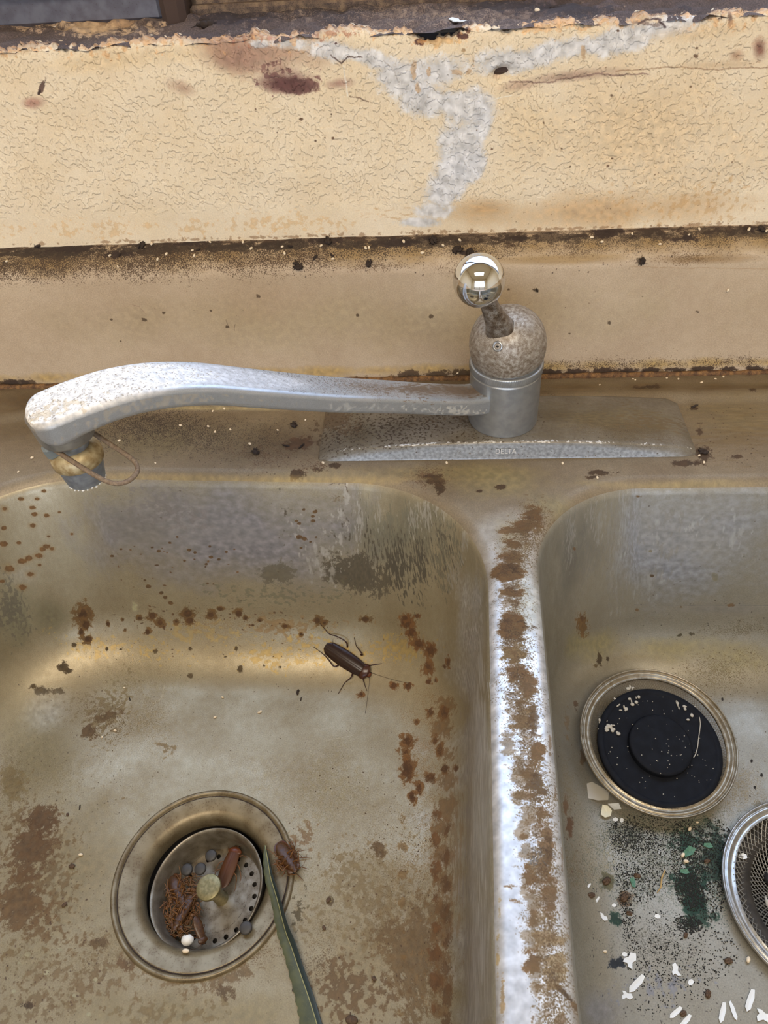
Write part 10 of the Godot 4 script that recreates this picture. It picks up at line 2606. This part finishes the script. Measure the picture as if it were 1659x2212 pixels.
func litter():
	ledge_pellet("pellet", Vector3(-355.73, 102.26, -75.9), Vector3(0, 0.83, 0.55), 0.84, 0.6)
	ledge_pellet("pellet", Vector3(-279.3, 103.26, -77.6), Vector3(0, 0.92, 0.39), 0.91, 1.0)
	ledge_pellet("pellet", Vector3(-272.91, 98.45, -70.61), Vector3(0, 0.57, 0.82), 0.78, 2.5)
	ledge_pellet("pellet", Vector3(-250.05, 106.81, -86.42), Vector3(0, 0.95, 0.32), 1.12, 5.0)
	ledge_pellet("pellet", Vector3(-237.86, 103.14, -77.32), Vector3(0, 0.92, 0.39), 1.06, 1.4)
	ledge_pellet("pellet", Vector3(-217.53, 102.2, -75.8), Vector3(0, 0.83, 0.55), 0.96, 1.7)
	ledge_pellet("pellet", Vector3(-219.29, 104.17, -79.72), Vector3(0, 0.92, 0.39), 0.82, 0.7)
	ledge_pellet("pellet", Vector3(-207.31, 106.81, -86.43), Vector3(0, 0.95, 0.32), 0.84, 5.8)
	ledge_pellet("pellet", Vector3(-183.31, 106.49, -85.47), Vector3(0, 0.95, 0.32), 1.08, 5.1)
	ledge_pellet("pellet", Vector3(-176.74, 104.18, -79.75), Vector3(0, 0.92, 0.39), 1.07, 1.2)
	ledge_pellet("pellet", Vector3(-154.51, 104.49, -80.48), Vector3(0, 0.92, 0.39), 0.87, 3.9)
	ledge_pellet("pellet", Vector3(-152.55, 102.01, -75.52), Vector3(0, 0.83, 0.55), 1.04, 5.4)
	ledge_pellet("pellet", Vector3(-140.21, 107.76, -89.29), Vector3(0, 0.95, 0.32), 1.10, 0.5)
	ledge_pellet("pellet", Vector3(-126.72, 104.4, -80.26), Vector3(0, 0.92, 0.39), 0.99, 4.2)
	ledge_pellet("pellet", Vector3(-121.48, 107.08, -87.24), Vector3(0, 0.95, 0.32), 0.95, 1.1)
	ledge_pellet("pellet", Vector3(-118.21, 99.01, -71.02), Vector3(0, 0.83, 0.55), 0.94, 0.6)
	ledge_pellet("pellet", Vector3(-95.11, 103.11, -77.26), Vector3(0, 0.92, 0.39), 1.12, 5.4)
	ledge_pellet("pellet", Vector3(-92.83, 103.24, -77.55), Vector3(0, 0.92, 0.39), 0.97, 1.9)
	ledge_pellet("pellet", Vector3(-55.49, 100.43, -73.15), Vector3(0, 0.83, 0.55), 1.11, 3.6)
	ledge_pellet("pellet", Vector3(-68.45, 104.96, -81.57), Vector3(0, 0.92, 0.39), 1.10, 5.3)
	ledge_pellet("pellet", Vector3(-40.94, 103.25, -77.59), Vector3(0, 0.92, 0.39), 0.95, 2.6)
	ledge_pellet("pellet", Vector3(-29.26, 104.84, -81.29), Vector3(0, 0.92, 0.39), 0.99, 2.7)
	ledge_pellet("pellet", Vector3(89.06, 105.23, -82.19), Vector3(0, 0.92, 0.39), 0.81, 1.9)
	ledge_pellet("pellet", Vector3(61.51, 104.39, -80.23), Vector3(0, 0.92, 0.39), 1.08, 0.3)
	ledge_pellet("pellet", Vector3(127.15, 104.31, -80.05), Vector3(0, 0.92, 0.39), 0.77, 3.9)
	ledge_pellet("pellet", Vector3(106.95, 101.12, -74.18), Vector3(0, 0.83, 0.55), 0.86, 3.4)
	ledge_pellet("pellet", Vector3(134.58, 106.08, -84.24), Vector3(0, 0.95, 0.32), 0.94, 2.2)
	ledge_pellet("pellet", Vector3(167.4, 105.41, -82.62), Vector3(0, 0.92, 0.39), 1.15, 1.2)
	ledge_pellet("pellet", Vector3(178.8, 104.75, -81.09), Vector3(0, 0.92, 0.39), 0.92, 1.3)
	ledge_pellet("pellet", Vector3(-244.01, 101.07, -74.11), Vector3(0, 0.83, 0.55), 1.00, 1.7)
	ledge_pellet("pellet", Vector3(-156.8, 107.42, -88.25), Vector3(0, 0.95, 0.32), 0.89, 4.7)
	ledge_pellet("pellet", Vector3(68.11, 102.82, -76.74), Vector3(0, 0.83, 0.55), 0.88, 3.5)
	bit("pellet", "white_pellet", "lone white pellet stuck on the clean face of the backsplash, right side", "pellet", "", Vector3(158.16, 69.95, -66.2), Vector3(0, -0, 1), 1.10, 5.68)
	ledge_dropping("clump", Vector3(-334.78, 107.35, -88.05), Vector3(0, 0.95, 0.32), 0.84, 0.4)
	ledge_dropping("dropping", Vector3(-272.51, 103.32, -77.75), Vector3(0, 0.92, 0.39), 0.89, 4.8)
	ledge_dropping("clump", Vector3(-257.04, 106.47, -85.4), Vector3(0, 0.95, 0.32), 1.05, 1.5)
	ledge_dropping("dropping", Vector3(-214.65, 104.42, -80.32), Vector3(0, 0.92, 0.39), 0.93, 1.1)
	ledge_dropping("dropping", Vector3(-148.55, 104.56, -80.65), Vector3(0, 0.92, 0.39), 0.98, 0.3)
	ledge_dropping("clump", Vector3(-121.93, 105.78, -83.49), Vector3(0, 0.92, 0.39), 1.08, 5.6)
	ledge_dropping("dropping", Vector3(-131.02, 99.64, -71.95), Vector3(0, 0.83, 0.55), 1.18, 4.6)
	ledge_dropping("clump", Vector3(-142.65, 95.73, -68.71), Vector3(0, 0.57, 0.82), 1.18, 0.1)
	ledge_dropping("dropping", Vector3(-118.58, 100.4, -73.1), Vector3(0, 0.83, 0.55), 0.92, 6.1)
	ledge_dropping("dropping", Vector3(-46.37, 105.58, -83.03), Vector3(0, 0.92, 0.39), 1.11, 2.6)
	ledge_dropping("clump", Vector3(-31.34, 100.97, -73.96), Vector3(0, 0.83, 0.55), 1.18, 3.9)
	ledge_dropping("clump", Vector3(-22.4, 99.83, -72.24), Vector3(0, 0.83, 0.55), 1.13, 1.8)
	ledge_dropping("clump", Vector3(175.41, 105.44, -82.69), Vector3(0, 0.92, 0.39), 0.88, 2.8)
	ledge_dropping("clump", Vector3(95.24, 93.13, -67.31), Vector3(0, 0.21, 0.98), 0.85, 2.4)
	ledge_dropping("clump", Vector3(-48, 105.13, -81.96), Vector3(0, 0.92, 0.39), 1.18, 2.1)
	ledge_dropping("dropping", Vector3(25.45, 73.52, -66.2), Vector3(0, -0, 1), 0.80, 0.3)
	ledge_dropping("clump", Vector3(-92.84, 95.87, -68.81), Vector3(0, 0.57, 0.82), 0.87, 4.9)
	deck_pellet("pellet", Vector3(-29.72, 5.08, -66.2), Vector3(0, -0, 1), 0.83, 1.8)
	deck_pellet("pellet", Vector3(33.12, 0, -60.85), Vector3(0, 1, 0), 0.73, 6.2)
	deck_pellet("pellet", Vector3(77.52, 0, -52.71), Vector3(0, 1, 0), 0.85, 1.3)
	deck_pellet("pellet", Vector3(103.68, 0, -59.7), Vector3(0, 1, 0), 0.72, 0.3)
	deck_pellet("pellet", Vector3(105.18, 0, -58.43), Vector3(0, 1, 0), 0.76, 4.3)
	deck_pellet("pellet", Vector3(129.03, 0, -60.06), Vector3(0, 1, 0), 0.75, 0.3)
	deck_pellet("pellet", Vector3(137.32, 0, -58.56), Vector3(0, 1, 0), 0.87, 1.6)
	deck_pellet("pellet", Vector3(153.18, -0, -53.23), Vector3(0, 1, 0), 1.05, 0.8)
	deck_pellet("pellet", Vector3(171.09, 0, -60.45), Vector3(0, 1, 0), 0.89, 4.9)
	deck_pellet("pellet", Vector3(164.53, 0, -57.65), Vector3(0, 1, 0), 0.84, 6.2)
	deck_pellet("pellet", Vector3(-227.91, 0, -33), Vector3(0, 1, 0), 0.87, 1.5)
	deck_pellet("pellet", Vector3(-222.7, 0, -34.02), Vector3(0, 1, 0), 0.84, 0.2)
	deck_pellet("pellet", Vector3(-216.2, 0, -28.61), Vector3(0, 1, 0), 0.85, 1.6)
	deck_pellet("pellet", Vector3(-207.74, 0, -31.27), Vector3(0, 1, 0), 1.01, 5.2)
	deck_pellet("pellet", Vector3(-183.84, 0, -34.08), Vector3(0, 1, 0), 0.87, 0.2)
	deck_pellet("pellet", Vector3(-151.08, 0, -11.65), Vector3(0, 1, 0), 0.79, 1.5)
	deck_pellet("pellet", Vector3(-143.6, 0, -15.88), Vector3(0, 1, 0), 0.77, 1.5)
	deck_pellet("pellet", Vector3(-279.34, -0, 5.33), Vector3(0, 1, 0), 1.00, 0.9)
	deck_pellet("pellet", Vector3(-245.68, 0, 30.8), Vector3(0, 1, 0), 0.72, 5.8)
	deck_pellet("pellet", Vector3(-215.96, 0, -9.98), Vector3(0, 1, 0), 0.90, 6.2)
	deck_pellet("pellet", Vector3(-198.38, 0, -5.7), Vector3(0, 1, 0), 0.84, 5.7)
	deck_pellet("pellet", Vector3(-209.37, 0, -3.25), Vector3(0, 1, 0), 0.93, 5.0)
	deck_pellet("pellet", Vector3(-237.43, 0, -11.62), Vector3(0, 1, 0), 0.96, 3.1)
	deck_pellet("pellet", Vector3(-343.21, 0, 38.42), Vector3(0, 1, 0), 0.73, 1.3)
	deck_pellet("pellet", Vector3(-125.69, 0, 33.09), Vector3(0, 1, 0), 1.01, 5.7)
	deck_pellet("pellet", Vector3(-39.79, 0, 34.74), Vector3(0, 1, 0), 1.02, 2.1)
	deck_pellet("pellet", Vector3(38.68, 0, 36.72), Vector3(0, 1, 0), 0.93, 5.0)
	deck_pellet("pellet", Vector3(59.63, 0, 51.59), Vector3(0, 1, 0), 0.92, 5.1)
	deck_pellet("pellet", Vector3(130.96, 0, 30.37), Vector3(0, 1, 0), 0.88, 4.1)
	deck_pellet("pellet", Vector3(132.23, 0, 37.56), Vector3(0, 1, 0), 0.94, 1.7)
	deck_pellet("pellet", Vector3(-181.01, 0, 11.23), Vector3(0, 1, 0), 1.02, 6.0)
	deck_pellet("pellet", Vector3(-162.88, 0, -4.29), Vector3(0, 1, 0), 0.73, 6.1)
	deck_pellet("pellet", Vector3(-338.66, 0, 23.42), Vector3(0, 1, 0), 1.04, 4.2)
	deck_pellet("pellet", Vector3(-82.73, 0, 23.05), Vector3(0, 1, 0), 0.72, 5.6)
	bit("stick", "dark_dropping", "dark elongated dropping lying on top of the crust at the foot of the backsplash", "dropping", "", Vector3(121.18, -0, -75.82), Vector3(0, 1, 0), 1.00, 0.80)
	bit("dropping", "dark_dropping", "dark stubby dropping left of the elongated one at the foot of the backsplash", "dropping", "", Vector3(107.26, 0, -76.96), Vector3(0, 1, 0), 1.00, 6.08)
	bit("dropping", "dark_dropping", "dark dropping right of the faucet cap at the foot of the backsplash", "dropping", "", Vector3(55.08, 0, -75.67), Vector3(0, 1, 0), 1.00, 4.19)
	bit("clump", "dark_dropping", "dark tangled clump below the stubby dropping behind the faucet plate", "dropping", "", Vector3(104.12, 0, -65.81), Vector3(0, 1, 0), 1.00, 0.38)
	bit("clump", "debris_clump", "dark root-like clump at the foot of the backsplash near the right edge", "debris", "", Vector3(188.92, 0, -70.25), Vector3(0, 1, 0), 1.00, 1.05)
	bit("stick", "dark_dropping", "brown stick-like dropping at the back right corner of the faucet plate", "dropping", "", Vector3(141.2, 0, -24.78), Vector3(0, 1, 0), 1.00, 3.99)
	bit("dropping", "dark_dropping", "small dark dropping on the deck behind the faucet plate", "dropping", "", Vector3(99.37, 0, -40.23), Vector3(0, 1, 0), 1.00, 3.57)
	bit("clump", "debris_clump", "feathery dark clump on the faucet plate right of the faucet body", "debris", "", Vector3(35.09, 0, -21.09), Vector3(0, 1, 0), 1.00, 4.69)
	bit("clump", "debris_clump", "dark clump at the foot of the backsplash at the left edge", "debris", "", Vector3(-391.93, 0, -68.62), Vector3(0, 1, 0), 1.00, 5.82)
	bit("stick", "dry_sliver", "brown dry sliver on the deck left of the faucet plate", "debris", "", Vector3(-142.82, 0, 14.66), Vector3(0, 1, 0), 1.00, 1.37)
	bit("stick", "dry_sliver", "short brown sliver left of the other sliver beside the faucet plate", "debris", "", Vector3(-154.65, 0, 13.88), Vector3(0, 1, 0), 1.00, 0.02)
	bit("clump", "debris_clump", "small brown clump on the deck in front of the slivers", "debris", "", Vector3(-175.1, 0, 20.62), Vector3(0, 1, 0), 1.00, 5.79)
	bit("clump", "debris_clump", "brown crumbly clump at the front right corner of the faucet plate", "debris", "", Vector3(134.85, -0, 27.07), Vector3(0, 1, 0), 1.00, 0.08)
	bit("clump", "debris_clump", "brown crumbs under the spout at the left of the faucet plate", "debris", "", Vector3(-151.5, 0, -9.46), Vector3(0, 1, 0), 1.00, 5.50)
	bit("thin_twig", "dry_sliver", "dark thin rootlets on the bead behind the spout", "debris", "", Vector3(-240.04, 0, -38.64), Vector3(0, 1, 0), 1.00, 0.73)
	bit("dropping", "dark_dropping", "black dropping on the floor left of the large cockroach, upper of two", "debris", "", Vector3(-151.32, -144.54, 126.7), Vector3(-0, 1, 0.08), 1.10, 5.09)
	bit("stick", "dark_dropping", "thin black bit below the black dropping left of the large cockroach", "debris", "", Vector3(-148.35, -144.9, 131.57), Vector3(-0, 1, 0.08), 0.55, 4.92)
	bit("stick", "debris_bit", "dark brown sliver on the left basin floor left of the small white specks", "debris", "", Vector3(-278.01, -145, 132.55), Vector3(-0, 1, -0), 0.60, 5.51)
	bit("husk", "insect_husk", "brown shiny husk on the floor left of the left drain", "debris", "", Vector3(-281.23, -145, 254.64), Vector3(-0, 1, -0), 1.00, 3.46)
	bit("husk", "insect_husk", "small brown husk above the shiny one, left of the left drain", "debris", "", Vector3(-295.68, -145, 221.23), Vector3(-0, 1, -0), 0.60, 5.52)
	bit("husk", "insect_husk", "dark narrow husk on the floor left of the left drain, lowest of three", "debris", "", Vector3(-278.21, -145, 277.57), Vector3(-0, 1, -0), 0.80, 1.27)
	bit("husk", "insect_husk", "grey seed-like husk inside a brown ring stain right of the leaf", "debris", "", Vector3(-114.91, -145, 271.22), Vector3(0, 1, -0), 0.80, 4.22)
	bit("stick", "debris_bit", "dark sliver on the floor upper left of the drain", "debris", "", Vector3(-288.77, -145, 216.03), Vector3(-0, 1, -0), 0.60, 2.08)
	bit("husk", "insect_husk", "tiny brown husk by the leaf's right edge", "debris", "", Vector3(-116.26, -145, 286.81), Vector3(0, 1, -0), 0.70, 5.60)
	bit("dropping", "debris_bit", "small black bit at the left edge of the leaf", "debris", "", Vector3(-130.86, -145, 319.2), Vector3(0, 1, -0), 0.60, 4.86)
	bit("husk", "insect_husk", "dark elongated husk on the floor right of the leaf near the bottom", "debris", "", Vector3(-85.17, -145, 312.66), Vector3(0, 1, -0), 0.70, 2.96)
	bit("husk", "debris_bit", "pale brown crust piece at the bottom edge right of the leaf", "debris", "", Vector3(-96.44, -145, 333.17), Vector3(0, 1, -0), 1.60, 3.31)
	basin_pellet("pellet", Vector3(-284.34, -144.31, 123.4), Vector3(0.05, 0.98, 0.19), 0.71, 0.2)
	basin_pellet("pellet", Vector3(-207.39, -145, 130.8), Vector3(-0, 1, -0), 0.88, 3.1)
	basin_pellet("pellet", Vector3(-209.7, -145, 147.46), Vector3(-0, 1, -0), 0.96, 3.8)
	basin_pellet("pellet", Vector3(-176.58, -145, 142.2), Vector3(-0, 1, -0), 0.74, 2.3)
	basin_pellet("pellet", Vector3(-281.24, -145, 159.06), Vector3(-0, 1, -0), 0.93, 3.3)
	basin_pellet("pellet", Vector3(-289.29, -145, 164.32), Vector3(-0, 1, -0), 0.70, 5.3)
	basin_pellet("pellet", Vector3(-177.78, -145, 143.35), Vector3(-0, 1, -0), 0.95, 0.5)
	bit("pellet", "white_pellet", "cream pellet just above the shiny brown husk left of the drain", "pellet", "", Vector3(-277.85, -145, 247.34), Vector3(-0, 1, -0), 1.10, 3.41)
	bit("flake_a", "paint_flake", "large cream flake of old paint on the left part of the sill", "flake", "", Vector3(-291.31, 232, -137.91), Vector3(0, 1, 0), 4.20, 2.39)
	bit("flake_c", "paint_flake", "torn cream flake right of the large one on the sill", "flake", "", Vector3(-274.18, 232, -142.97), Vector3(0, 1, 0), 3.20, 4.94)
	bit("flake_a", "paint_flake", "cream flake at the far left of the sill", "flake", "", Vector3(-315.49, 232, -135.41), Vector3(0, 1, 0), 2.60, 1.95)
	bit("flake_b", "paint_flake", "cream strip of paint at the left end of the sill's front edge", "flake", "", Vector3(-319.75, 232, -122.42), Vector3(0, 1, 0), 2.20, 1.47)
	bit("clump", "grime_lump", "dark lump with a pale tip on the sill, left of the middle", "debris", "", Vector3(-143.68, 232, -137.73), Vector3(0, 1, 0), 1.60, 3.06)
	bit("clump", "grime_lump", "dark mound of grime on the sill's front edge", "debris", "", Vector3(-188.27, 232, -118.36), Vector3(0, 1, 0), 2.20, 6.07)
	bit("clump", "grime_lump", "dark lump against the grey window frame", "debris", "", Vector3(-267.61, 232, -162.68), Vector3(0, 1, 0), 1.40, 0.60)
	bit("clump", "grime_lump", "dark lump left of the dark window stile", "debris", "", Vector3(-247.08, 232, -181.96), Vector3(0, 1, 0), 1.50, 0.72)
	bit("dropping", "grime_lump", "small dark lump on the beige window frame", "debris", "", Vector3(-194.16, 232, -186.91), Vector3(0, 1, 0), 1.40, 3.90)
	bit("pellet", "white_pellet", "cream pellet on the sill above the broken plaster", "debris", "", Vector3(16.66, 232, -116.92), Vector3(0, 1, 0), 1.80, 5.56)
	bit("clump", "grime_lump", "dark crumb heap on the sill above the crack", "debris", "", Vector3(28, 232, -118.08), Vector3(0, 1, 0), 1.30, 3.22)
	bit("flake_c", "paint_flake", "grey plaster fragment lodged in the broken edge", "flake", "", Vector3(-33.08, 232, -104.14), Vector3(0, 1, 0), 2.80, 2.73)
	pass
